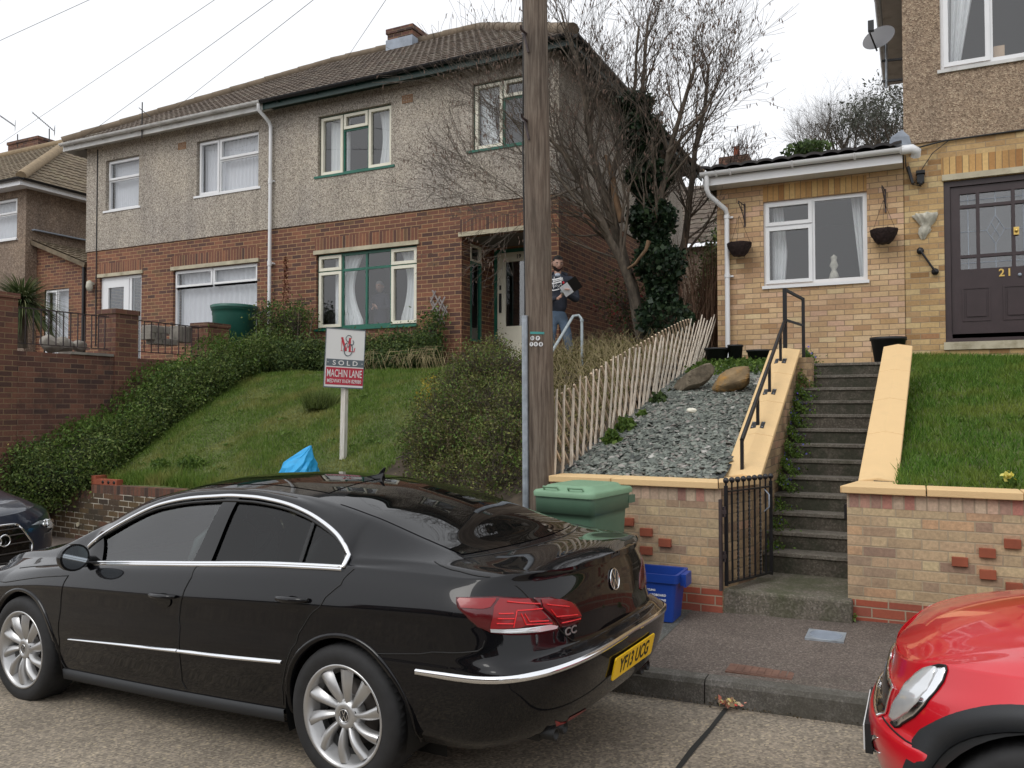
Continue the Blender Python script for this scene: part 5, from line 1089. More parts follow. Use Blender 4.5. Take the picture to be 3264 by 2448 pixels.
# water butt
q = at(506, 730, Y=11.65); wb = thing('water_butt', 'dark green plastic water butt with a flat lid in front of the left lounge window', 'water butt', (q[0], 11.65, 2.45)); r = (ax(545, 11.65)-ax(467, 11.65))/2*.93
zt4 = az(506, 659, 11.65); mb = MB(); zb4 = 2.45
mb.lathe([(0, zb4), (r*.84, zb4), (r*.93, zt4-.22), (r*.95, zt4-.20), (r*.95, zt4-.13), (r*.99, zt4-.12), (r*.99, zt4-.06)], (q[0], 11.65, 0), n=36); mb.build('barrel', M['butt'], wb)
mb = MB(); mb.lathe([(r*1.02, zt4-.075), (r*1.03, zt4-.03), (r*.96, zt4-.015), (r*.6, zt4), (0, zt4+.003)], (q[0], 11.65, 0), n=36); mb.build('lid', M['butt'], wb)
mb = MB(); mb.tube([tuple(at(541, 690, Y=11.6)), tuple(at(556, 678, Y=11.7)), tuple(at(586, 668, Y=11.95))], .022, 8); mb.build('filler_pipe', M['cable'], wb)
# ---------------------------------------------------------------- estate agent's board
Sx = 600/813.0
sb = thing('sold_board', 'white, grey and crimson SOLD board on a white post on the lawn', 'sign', tuple(at(750, 1030, Y=7.75)))
TL = at(706, 709, Y=7.68); TR = at(790, 724, Y=8.02); d = Vector(TR-TL); d.z = -.02; wd = d.length; hh = az(706, 709, 7.68)-az(708, 834, 7.68)
MBd = frame_m(TL, d, (0, 0, 1)); # local x right, y up, z towards street
def bl(x, y, z=0): return MBd @ Vector((x*wd, -y*hh, z))
def brect(mb, x0, x1, y0, y1, z0, z1, m=0): mb.prism([bl(x0, y1, z0), bl(x1, y1, z0), bl(x1, y0, z0), bl(x0, y0, z0)], [bl(x0, y1, z1), bl(x1, y1, z1), bl(x1, y0, z1), bl(x0, y0, z1)], m)
mb = MB(); brect(mb, 0, 1, 0, 1, -.012, 0); brd = mb.build('board', M['board'], sb)
mb = MB(); brect(mb, -.015, .985, -.02, 0, -.014, .004); brect(mb, -.015, .985, 1, 1.02, -.014, .004); brect(mb, -.015, .0, 0, 1, -.014, .004); brect(mb, .985, 1.0, -.02, 1.02, -.014, .0045); mb.build('edge_trim', M['sign_grey'], brd)
mb = MB(); brect(mb, .03, .985, .52, .645, 0, .002); mb.build('grey_band', M['sign_grey'], brd); mb = MB(); brect(mb, .03, .985, .665, .965, 0, .002); mb.build('red_panel', M['sign_red'], brd)
def btext(t, x, y, size, mat, width, bold=.0, z=.0035):
    o = text_mesh(t, size, 'lettering', mat, brd, MBd, sx=1, bold=bold, depth=.0006); inv = MBd.inverted(); xs3 = [(inv @ v.co).x for v in o.data.vertices]; ys3 = [(inv @ v.co).y for v in o.data.vertices]
    k = width*wd/(max(xs3)-min(xs3)); cx = (max(xs3)+min(xs3))/2; cy = (max(ys3)+min(ys3))/2
    o.data.transform(MBd @ Matrix.Translation((x*wd, -y*hh, z)) @ Matrix.Diagonal((k, 1, 1, 1)) @ Matrix.Translation((-cx, -cy, 0)) @ inv); return o
btext('S O L D', .51, .583, .078, M['board'], .64, .0012); btext('-', .07, .58, .06, M['board'], .04); btext('-', .945, .583, .06, M['board'], .04)
btext('MACHIN LANE', .505, .765, .125, M['board'], .89, .0008); btext('MEDWAY 01634 829080', .505, .898, .062, M['board'], .87, .0006)
mb = MB()
def stroke(pts, w, mat_i=0, z=.003):
    for a, b in zip(pts[:-1], pts[1:]):
        A, B = Vector((a[0]*wd, -a[1]*hh, z)), Vector((b[0]*wd, -b[1]*hh, z)); dd_ = (B-A).normalized(); nn = Vector((-dd_.y, dd_.x, 0))*w/2; q = [MBd @ p for p in (A-nn-dd_*w*.1, B-nn+dd_*w*.1, B+nn+dd_*w*.1, A+nn-dd_*w*.1)]; mb.add(q, [(0, 1, 2, 3)], mat_i)
stroke([(.395, .14), (.40, .37)], .006); stroke([(.40, .145), (.51, .37)], .026); stroke([(.51, .37), (.595, .145)], .007); stroke([(.60, .145), (.61, .375)], .024); stroke([(.375, .14), (.43, .14)], .006); stroke([(.375, .37), (.43, .37)], .006); stroke([(.58, .145), (.65, .145)], .006); stroke([(.58, .375), (.72, .378), (.74, .31)], .010)
mb.build('logo_letters', M['sign_logo'], brd); mb = MB()
def arc(cx, cy, rx, ry, a0, a1, w, k=14): stroke([(cx+rx*math.cos(R_(a0+(a1-a0)*i/k)), cy+ry*math.sin(R_(a0+(a1-a0)*i/k))) for i in range(k+1)], w, 0, .0042)
arc(.575, .15, .07, .055, 200, 340, .008); arc(.575, .15, .075, .06, 90, 200, .010); arc(.58, .335, .115, .12, -80, 10, .006) if False else None
arc(.56, .34, .10, .115, 95, 255, .012); arc(.56, .34, .12, .115, -50, 95, .010); arc(.65, .22, .05, .045, -60, 120, .010); stroke([(.56, .31), (.60, .255), (.66, .255)], .010, 0, .0042)
mb.build('logo_ampersand', M['sign_grey'], brd)
mb = MB(); pb = at(748, 1045, Y=7.78); cxp = at(756, 840, Y=7.80); pw = .062
bc_ = bl(.53, .5, -.045); dx_ = -.035; mb.prism([(bc_.x+a*pw+dx_, bc_.y+b*pw, .75) for a, b in ((-.5, -.5), (.5, -.5), (.5, .5), (-.5, .5))], [(bc_.x+a*pw, bc_.y+b*pw, 2.62) for a, b in ((-.5, -.5), (.5, -.5), (.5, .5), (-.5, .5))]); mb.build('post', M['post_white'], sb)
# blue bag on the wall
q0, q1 = at(612, 1030, Y=7.5), at(688, 1030, Y=7.5); zt5 = az(677, 962, 7.5); xb0, xb1 = q0[0], q1[0]; zb5 = ztp_(-6.6)
P = []; prof = [(0, 0, 1, .26), (.18, .03, .99, .27), (.36, .07, .965, .26), (.52, .12, .945, .22), (.64, .20, .925, .17), (.74, .36, .91, .12), (.83, .53, .90, .08), (.92, .70, .885, .045), (1.0, .83, .875, .008)]
for t, a, b, dp in prof:
    z = zb5+(zt5-zb5)*t; row = []
    for k in range(24):
        an = 2*math.pi*k/24; cx = (a+b)/2; hw = (b-a)/2; wr_ = 1+.07*math.sin(5*an+t*9)+.05*math.sin(9*an-t*14)+.03*math.sin(13*an+t*30)
        row.append((xb0+(xb1-xb0)*(cx+hw*math.cos(an)*wr_), 7.45+dp*math.sin(an)*wr_*.9, z+.012*math.sin(an*4+t*5)*(t < 1)))
    P.append(row)
bg_ = MB().grid(P, 0, False, True).build('shopping_bag', M['bag']); tag(bg_, 'bright blue woven shopping bag standing on the wall behind the black car', 'bag')
# small black rail on the left garden steps, galvanised rail near the door
p0 = at(850, 1035, Y=8.0); p1 = at(850, 1006, Y=8.0); p2 = at(889, 960, Y=8.6); mb = MB(); mb.bar(p0-np.array([0, 0, .4]), p1, .035); mb.bar(p1, p2, .035, .02); tag(mb.build('garden_rail', M['iron']), 'short black metal handrail at the left edge of the big brown shrub', 'handrail')
mb = MB(); Yp = 10.9; a = at(1257, 690, Y=Yp); b = at(1257, 760, Y=Yp); c = at(1250, 681, Y=Yp); d_ = at(1238, 683, Y=10.85); e_ = at(1194, 757, Y=10.2); f_ = at(1125, 862, Y=9.2); g_ = at(1060, 960, Y=8.5)
mb.tube([tuple(b-np.array([0, 0, .35])), tuple(a)], .021, 10); mb.tube([tuple(a), tuple(c), tuple(d_), tuple(e_), tuple(f_), tuple(g_)], .021, 10); mb.lathe([(.028, a[2]-.03), (.03, a[2]-.02), (.028, a[2]+.0)], (a[0], a[1], 0), n=12); tag(mb.build('steel_handrail', M['galv_rail']), 'galvanised tubular handrail beside the standing man', 'handrail')
# steps of the left garden (mostly hidden by the shrub)
gs = thing('garden_steps', 'brick edged garden steps half hidden behind the big brown shrub', 'steps', (-5.6, 8, 1))
for i in range(10): MB().box(-5.5, -4.9, 7.6+i*.31, 10.9, .88+i*.155, 1.03+i*.155).build('step', M['slab'], gs)
# trellis on the house wall
tr = MB(); Y = FY-.04
def tb(a, b, dy=0): A, B = at(*a, Y=Y-dy), at(*b, Y=Y-dy); tr.bar(A, B, .028, .008, up=(0, 1, 0))
for a, b in (((934, 627), (963, 681)), ((930, 642), (960, 700)), ((931, 653), (952, 700)), ((948, 641), (966, 676))): tb(a, b)
for a, b in (((941, 628), (930, 653)), ((951, 641), (932, 672)), ((961, 641), (940, 690)), ((966, 660), (948, 702))): tb(a, b, .011)
tag(tr.build('wooden_trellis', M['trellis']), 'small broken grey trellis on the red brick between lounge window and porch', 'trellis')
# ---------------------------------------------------------------- things on the yellow house front
def basket(px, py, pxh, pyh, label):
    Y = Y21-.16; w = .165; x, z = ax(px, Y, py), az(px, py, Y); t = thing('hanging_basket', label, 'basket', (x, Y, z), group='wicker baskets on the yellow brick front'); mb = MB()
    mb.lathe([(w, z), (w*1.03, z-.012), (w*.93, z-.06), (w*.72, z-.13), (w*.40, z-.185), (0, z-.195)], (x, Y, 0), n=32)
    for k in range(13):
        zz = z-.008-k*.0145; r = w*(1.03-.62*(k/13)**1.7); mb.tube([(x+(r+.002*math.sin(i*5+k))*math.cos(i*.262), Y+r*math.sin(i*.262), zz+.004*math.sin(i*1.7+k)) for i in range(25)], .0075, 5)
    mb.build('wicker_bowl', M['wicker'], t); bz = az(pxh, pyh, Y21); bxx = ax(pxh, Y21)
    mb = MB()
    for a in (.5, 2.6, 4.7): mb.tube([(x+w*math.cos(a), Y+w*math.sin(a)*.9, z), (x, Y, z+.40)], .0025, 4)
    mb.build('chains', M['cable'], t); return x, z
def bracket(px, py0, py1, tipx, label):
    z0, z1 = az(px, py1, Y21), az(px, py0, Y21); x = ax(px, Y21); Y = Y21; t = MB(); t.bar((x, Y-.008, z0), (x, Y-.008, z1), .022, .012); xt = ax(tipx, Y21-.2); t.tube([(x, Y-.012, z1-.03), (xt, Y-.20, z1+.0), (xt, Y-.215, z1-.04)], .008, 6); t.tube([(x, Y-.012, z0+.06), (x+(xt-x)*.3, Y-.09, z1-.16), (xt, Y-.17, z1-.02)], .007, 6); t.tube([(x+(xt-x)*.5, Y-.1, z1-.02), (x+(xt-x)*.55, Y-.10, z1-.09), (x+(xt-x)*.25, Y-.05, z1-.12)], .005, 5)
    tag(t.build('hanging_bracket', M['rust_iron']), label, 'bracket', 'basket brackets on the yellow brick front')
basket(1597, 525, 0, 0, 'brown wicker hanging basket left of the extension window'); basket(1909, 496, 0, 0, 'brown wicker hanging basket right of the extension window')
bracket(1611, 440, 490, 1597, 'black scrolled bracket left of the extension window'); bracket(1916, 408, 459, 1909, 'black scrolled bracket right of the extension window')
# shell shaped plaster pocket
x = ax(1997, Y21, 480); zt6, zb6 = az(1995, 463, Y21), az(1993, 517, Y21); P = []; hgt = zt6-zb6
for t, w, dpt in ((0, .14, .10), (.06, .145, .11), (.2, .125, .10), (.35, .10, .075), (.5, .055, .05), (.6, .075, .06), (.75, .07, .055), (.88, .045, .035), (1, .015, .01)):
    P.append([(x+w*math.cos(a)*(1+.10*math.sin(a*9+t*4))+.02*math.sin(t*5), Y21-.0-dpt*abs(math.sin(a))*(1+.12*math.sin(a*11+t*9)), zt6-hgt*t+.012*math.sin(a*6+t*8)) for a in np.linspace(0, math.pi, 22)])
mb = MB().grid(P); mb.add(P[0], [tuple(range(22))]); tag(mb.build('wall_planter', M['ornament']), 'pale shell shaped plaster wall planter beside the brown front door', 'wall planter')
gbm = MB(); a, b = at(1988, 541, Y=Y21-.05), at(2020, 586, Y=Y21-.05); gbm.tube([a, b], .014, 8)
for q in (a, b): gbm.lathe([(0, Y21-.055), (.042, Y21-.05), (.045, Y21-.003)], (q[0], 0, q[2]), 'y', 20)
tag(gbm.build('grab_rail', M['iron']), 'slanting black grab rail on the brickwork beside the brown door', 'grab rail')
x, z = ax(1993, Y21-.05), az(1993, 385, Y21); mb = MB(); mb.box(x-.045, x+.045, Y21-.10, Y21-.002, z-.075, z+.035); mb.box(x-.055, x+.055, Y21-.12, Y21-.0, z+.04, z+.085); mb.ball((x, Y21-.09, z-.085), .03, n=10); tag(mb.build('security_lamp', M['plastic_dark'], bevel=.006), 'small dark security lamp on the wall above the shell planter', 'lamp')
mb = MB(); mb.bar(at(1962, 360, Y=Y21-.05), at(1972, 396, Y=Y21-.05), .05, .03); tag(mb.build('pipe_stub', M['iron']), 'short black pipe below the gutter end of the extension', 'pipe')
for k, (px, py, w, h_, lab) in enumerate(((1548, 752, .17, .17, 'low black plastic pot with weeds by the foot of the white downpipe'), (1588, 745, .105, .24, 'tall narrow black plastic pot, second from the white downpipe'), (1640, 756, .17, .16, 'wide black plastic pot beside the yellow coping'))):
    Y = 11.7; x = ax(px, Y); z1 = az(px, py, Y); mb = MB(); mb.lathe([(0, z1-h_), (w*.8, z1-h_), (w*.97, z1-.03), (w*1.05, z1-.03), (w*1.05, z1), (w*.93, z1), (w*.9, z1-.06), (0, z1-.05)], (x, Y, 0), n=24); tag(mb.build('plant_pot', M['pot']), lab, 'plant pot', 'black pots at the foot of the yellow brick wall')
Y = 11.3; x = ax(1918, Y); z1 = az(1918, 729, Y); mb = MB(); mb.lathe([(0, z1-.5), (.13, z1-.5), (.20, z1-.04), (.215, z1-.04), (.215, z1), (.19, z1), (.18, z1-.03), (0, z1-.01)], (x, Y, 0), n=28); o = tag(mb.build('plant_pot', M['pot']), 'large black plastic tub at the top of the steps behind the right coping', 'plant pot')
mb = MB(); q = at(1990, 755, Y=11.9); mb.box(1.0, 2.0, 11.95, 12.05, 2.2, 2.3) if False else None
# slate bed boulders
boulder('boulder', (at(1500, 820, Y=9.9)[0], 9.9, 2.20), (.29, .17, .12), M['rock2'], 'rounded grey brown boulder on the slate bed beside the paling fence', 5, rot=-.55)
boulder('boulder', (at(1585, 825, Y=9.85)[0], 9.85, 2.17), (.27, .18, .14), M['rock'], 'angular orange brown boulder on the slate bed near the handrail', 31, rot=-.35)
boulder('pebble', tuple(at(1494, 887, X=-2.05)), (.055, .045, .03), M['cream'], 'single cream coloured pebble in the middle of the slate bed', 3, 'pebble', n=8)
# satellite dish on a mast beside the corner of the yellow house
q = at(1908, 90, Y=13.3); ds = thing('satellite_dish', 'grey satellite dish on a wall bracket beside the roughcast corner', 'satellite dish', tuple(q)); c = Vector(at(1899, 83, Y=13.3)); nrm = Vector((-.3, -.85, .35)).normalized(); tx = nrm.cross(Vector((0, 0, 1))).normalized(); ty = tx.cross(nrm)
P = []
for i in range(7):
    r = .215*i/6; P.append([tuple(c+tx*(r*1.1*math.cos(a))+ty*(r*.95*math.sin(a))+nrm*(.5*r*r)) for a in np.linspace(0, 2*math.pi, 29)[:-1]])
MB().grid(P, 0, True, True).build('reflector', M['dish'], ds)
mb = MB(); f = c+nrm*.30-ty*.05; mb.tube([tuple(c-ty*.23), tuple(f-ty*.1), tuple(f)], .012, 6); mb.box(f.x-.04, f.x+.04, f.y-.04, f.y+.04, f.z-.05, f.z+.10); mb.build('receiver_arm', M['iron'], ds)
mb = MB(); m0 = at(1915, 190, Y=13.5); m1 = at(1915, 60, Y=13.5); mb.tube([tuple(m0), tuple(m1)], .02, 8); mb.build('mast', M['galv'], ds)
mb = MB()
for py in (132, 176): a = at(1905, py, Y=13.5); mb.bar(a, (XS, 13.5, a[2]-.02), .03); 
mb.build('wall_brackets', M['iron'], ds)
# ---------------------------------------------------------------- car body toolkit
def pchip(X, Y):
    X = np.array(X, float); Y = np.array(Y, float); h = np.diff(X); d = np.diff(Y)/h; m = np.zeros(len(X))
    for i in range(1, len(X)-1):
        if d[i-1]*d[i] > 0: w1 = 2*h[i]+h[i-1]; w2 = h[i]+2*h[i-1]; m[i] = (w1+w2)/(w1/d[i-1]+w2/d[i])
    m[0], m[-1] = d[0], d[-1]
    def f(x):
        x = np.clip(x, X[0], X[-1]); i = np.clip(np.searchsorted(X, x)-1, 0, len(X)-2); t = (x-X[i])/h[i]
        return ((2*t**3-3*t**2+1)*Y[i]+(t**3-2*t**2+t)*h[i]*m[i]+(-2*t**3+3*t**2)*Y[i+1]+(t**3-t**2)*h[i]*m[i+1])
    return f
class CarShell:
    """half body: a lower shell of horizontal outlines and an upper height patch. local frame: u forward, y from the near side inwards, z up"""
    def __init__(s, HW, lower, keys, sec, taper=(1.3, 2.2, .045), nside=260, wheels=()):
        s.HW = HW; s.lower = lower; s.nc = 26; s.ns = nside; s.sec = {k: pchip(*v) for k, v in sec.items()}; s.taper = taper; s.wheels = wheels
        s.K = len(lower)-1; s.rowfn = None
        cols = s.nc*2+s.ns+1; G = np.zeros((s.K+1, cols, 3))
        for k in range(s.K+1): G[k] = s.outline(k)
        sub = 7; R = []; ks = np.linspace(0, s.K, s.K*sub+1); kk = np.arange(s.K+1)
        out = np.zeros((len(ks), cols, 3))
        for c in range(cols):
            for a in range(3): out[:, c, a] = pchip(kk, G[:, c, a])(ks)
        s.L = out; s.sub = sub
        # upper patch
        us = G[s.K, :, 0]; Sg = np.linspace(0, 4, 41); U = np.zeros((len(Sg), cols, 3))
        for c in range(cols):
            u, yb, zb = G[s.K, c]; kn = s.knots(u, yb, zb)
            ky = [p[0] for p in kn]; kz = [p[1] for p in kn]
            Y = np.interp(Sg, range(5), ky); 
            if ky[4]-ky[0] < 1e-4: Z = np.full(len(Sg), zb)
            else:
                fy = pchip(range(5), kz)
                Z = catmull(Sg, kz); 
            U[:, c, 0] = u; U[:, c, 1] = Y; U[:, c, 2] = Z
        s.U = U
    def yA(s, u): return float(s.sec['yA'](u))
    def ztop(s, u, y):
        kn = s.knots(u, s.yA(u), float(s.sec['zA'](u))); return float(np.interp(y, [p[0] for p in kn], [p[1] for p in kn]))
    def knots(s, u, yb, zb):
        f = lambda k: float(s.sec[k](u)); a = (yb, zb); yB = max(f('yB'), yb+.001); yC = max(f('yC'), yB+.001); HW = s.HW
        if yC > HW-.02:
            return [(yb+(HW-yb)*t, zb+(f('zD')-zb)*t) for t in (0, .25, .5, .75, 1)]
        yE = (yC+HW)/2; zE = f('zC')+.72*(f('zD')-f('zC'))
        fz = lambda y, z: z
        return [a, (yB, f('zB') if f('yB') > yb else zb+.3*(f('zC')-zb)), (yC, f('zC')), (yE, zE), (HW, f('zD'))]
    def outline(s, k):
        q = s.lower[k]; UR, UF, Lr, Lf, nr, nf = q['UR'], q['UF'], q.get('Lr', .5), q.get('Lf', .6), q.get('nr', 3.0), q.get('nf', 2.6)
        zs = pchip(*q['z']) if not isinstance(q['z'], float) else (lambda u: q['z']); zR, zF = q['zR'], q['zF']; P = []; HW = s.HW; ins = q['ins']
        c, wd, am = s.taper
        top = k == s.K
        def yin(u): return (s.yA(u) if top else ins+am*((u-c)/wd)**2)
        for i in range(s.nc):
            ph = math.pi/2*i/s.nc; e = math.cos(ph)**(2/nr); sn = math.sin(ph)**(2/nr)
            u = UR+Lr*(1-e); y = HW-(HW-yin(UR+Lr))*sn; z = zR+(float(zs(UR+Lr))-zR)*(sn**2.0); 
            P.append((u, y, s.ztop(u, y) if top else z))
        a, b = UR+Lr, UF-Lf
        for i in range(s.ns): u = a+(b-a)*i/s.ns; P.append((u, yin(u), float(s.sec['zA'](u)) if top else float(zs(u))))
        for i in range(s.nc+1):
            ph = math.pi/2*(1-i/s.nc); e = math.cos(ph)**(2/nf); sn = math.sin(ph)**(2/nf)
            u = UF-Lf*(1-e); y = HW-(HW-yin(b))*sn; z = zF+(float(zs(b))-zF)*(sn**2.0)
            P.append((u, y, s.ztop(u, y) if top else z))
        return np.array(P)
    def local(s, P):
        """(u, y, z) -> local mesh coordinates, x to the rear"""
        P = np.asarray(P); Q = P.copy(); Q[..., 0] = -P[..., 0]; return Q
    def surf(s, part, r, c):
        """point and outward normal at fractional grid position"""
        A = s.L if part == 'L' else s.U; r = min(max(r, 0), A.shape[0]-1.001); c = min(max(c, 0), A.shape[1]-1.001)
        def P(r, c):
            r = min(max(r, 0), A.shape[0]-1.001); c = min(max(c, 0), A.shape[1]-1.001)
            i, j = int(r), int(c); a, b = r-i, c-j; return (A[i, j]*(1-a)*(1-b)+A[i+1, j]*a*(1-b)+A[i, j+1]*(1-a)*b+A[i+1, j+1]*a*b)
        p = P(r, c); t1 = P(r+.6, c)-P(r-.6, c); t2 = P(r, c+.6)-P(r, c-.6); n = np.cross(t2, t1); n = n/(np.linalg.norm(n)+1e-9)
        cen = np.array([1.2, s.HW, .6]); 
        if n @ (p-cen) < 0: n = -n
        return p, n
def catmull(S, V):
    V = [2*V[0]-V[1]]+list(V)+[V[-2]]; out = []
    for t in S:
        i = min(int(t), len(V)-4); f = t-i; a, b, c, d = V[i], V[i+1], V[i+2], V[i+3]
        m1 = (c-a)/2; m2 = (d-b)/2
        if i == 0: m1 = c-b
        out.append((2*f**3-3*f**2+1)*b+(f**3-2*f**2+f)*m1+(-2*f**3+3*f**2)*c+(f**3-f**2)*m2)
    return np.array(out)
def car_matrix(root): return Matrix.Translation(root.location) @ root.rotation_euler.to_matrix().to_4x4()
class Picker:
    """finds the place on a body that a sight line of the photograph meets"""
    def __init__(s, shell, root, near=True):
        s.sh = shell; Mw = np.array(car_matrix(root)); s.parts = {}
        for nm, A in (('L', shell.L), ('U', shell.U)):
            P = shell.local(A).reshape(-1, 3); Wd = P @ Mw[:3, :3].T+Mw[:3, 3]; v = Wd-CAM; z = v @ _f
            px = ((v @ _r)/z*FPX+1632)/1.47559; py = (1224-(v @ _u)/z*FPX)/1.47559
            s.parts[nm] = (px.reshape(A.shape[:2]), py.reshape(A.shape[:2]))
    def __call__(s, q, part='L', rmin=0, rmax=999, cmin=0, cmax=999):
        px, py = s.parts[part]; d = (px-q[0])**2+(py-q[1])**2; d = d.copy(); d[:rmin] = 1e9; d[rmax:] = 1e9; d[:, :cmin] = 1e9; d[:, cmax:] = 1e9
        i, j = np.unravel_index(np.argmin(d), d.shape)
        best = (d[i, j], float(i), float(j))      # local refinement
        for a in np.linspace(-1, 1, 9):
            for b in np.linspace(-1, 1, 9):
                r, c = i+a, j+b
                if 0 <= r <= px.shape[0]-1.01 and 0 <= c <= px.shape[1]-1.01:
                    i0, j0 = int(r), int(c); fa, fb = r-i0, c-j0
                    X = px[i0, j0]*(1-fa)*(1-fb)+px[i0+1, j0]*fa*(1-fb)+px[i0, j0+1]*(1-fa)*fb+px[i0+1, j0+1]*fa*fb
                    Y = py[i0, j0]*(1-fa)*(1-fb)+py[i0+1, j0]*fa*(1-fb)+py[i0, j0+1]*(1-fa)*fb+py[i0+1, j0+1]*fa*fb
                    e = (X-q[0])**2+(Y-q[1])**2
                    if e < best[0]: best = (e, r, c)
        return best[1], best[2]
    def line(s, qs, part='L', off=.004, n=8, **k):
        """points following the body through sight lines, lifted off by off"""
        rc = [s(q, part, **k) for q in qs]; out = []
        for (r0, c0), (r1, c1) in zip(rc[:-1], rc[1:]):
            for t in np.linspace(0, 1, n, endpoint=False): p, nn = s.sh.surf(part, r0+(r1-r0)*t, c0+(c1-c0)*t); out.append(p+nn*off)
        p, nn = s.sh.surf(part, *rc[-1]); out.append(p+nn*off)
        return [tuple(s.sh.local(p)) for p in out]
    def patch(s, qs, part='L', off=.004, dome=.0, rings=6, n=6, thick=.0, inner=None, **k):
        """a panel filling the outline qs, laid on the body: returns rows for MB.grid(closed)"""
        rc = [s(q, part, **k) for q in qs]; O = []
        m = len(rc)
        for a in range(m):
            p0, p1, p2, p3 = rc[(a-1) % m], rc[a], rc[(a+1) % m], rc[(a+2) % m]
            for t in np.linspace(0, 1, n, endpoint=False):
                f = lambda i: .5*(2*p1[i]+(p2[i]-p0[i])*t*.6+(0)*t) if False else p1[i]+(p2[i]-p1[i])*t
                O.append((f(0), f(1)))
        cr = sum(o[0] for o in O)/len(O); cc = sum(o[1] for o in O)/len(O); P = []
        if thick:
            P.append([tuple(s.sh.local((lambda z: z[0]+z[1]*(off-thick))(s.sh.surf(part, r, c)))) for r, c in O])
        for g in range(rings+1):
            w = 1-g/rings; row = []
            for r, c in O:
                p, nn = s.sh.surf(part, cr+(r-cr)*w, cc+(c-cc)*w); row.append(tuple(s.sh.local(p+nn*(off+dome*(1-w**2)))))
            P.append(row)
        return P
def shell_mesh(sh, root, mat, name='body', glass_rows=None, extra=None, arch_z=.335, matfn=None, gap_dark=None):
    """joins both halves; removes wheel openings; leaves the side glass open"""
    mb = MB(); HW = sh.HW
    for side in (0, 1):
        for nm, A in (('L', sh.L), ('U', sh.U)):
            P = sh.local(A).copy()
            if nm == 'L':
                for (wu, wz, wr_) in sh.wheels:     # pull the arch edge onto a circle
                    dx = A[..., 0]-wu; dz = A[..., 2]-wz; rr_ = np.hypot(dx, dz); side_ = A[..., 1] < .30
                    m = side_ & (rr_ < wr_+.012) & (rr_ > wr_-.014); f = wr_/np.maximum(rr_, 1e-6); P[..., 0] = np.where(m, -(wu+dx*f), P[..., 0]); P[..., 2] = np.where(m, wz+dz*f, P[..., 2])
            if side: P[..., 1] = 2*HW-P[..., 1]
            R, Cn = A.shape[:2]; b = len(mb.v); mb.v += [tuple(map(float, p)) for p in P.reshape(-1, 3)]
            for i in range(R-1):
                for j in range(Cn-1):
                    q = [(i, j), (i, j+1), (i+1, j+1), (i+1, j)]; ctr = sum(A[a] for a in q)/4
                    if nm == 'L':
                        if any(math.hypot(ctr[0]-wu, ctr[2]-wz) < wr_-.0 and ctr[1] < .30 for wu, wz, wr_ in sh.wheels): continue
                    elif glass_rows and glass_rows(i, ctr): continue
                    f = tuple(b+a*Cn+c for a, c in q)
                    mb.f.append(f if side else f[::-1]); mb.m.append(matfn(nm, i, ctr) if matfn else 0); mb.sm.append(True)
    return mb.build(name, mat, root, True, weld=True)
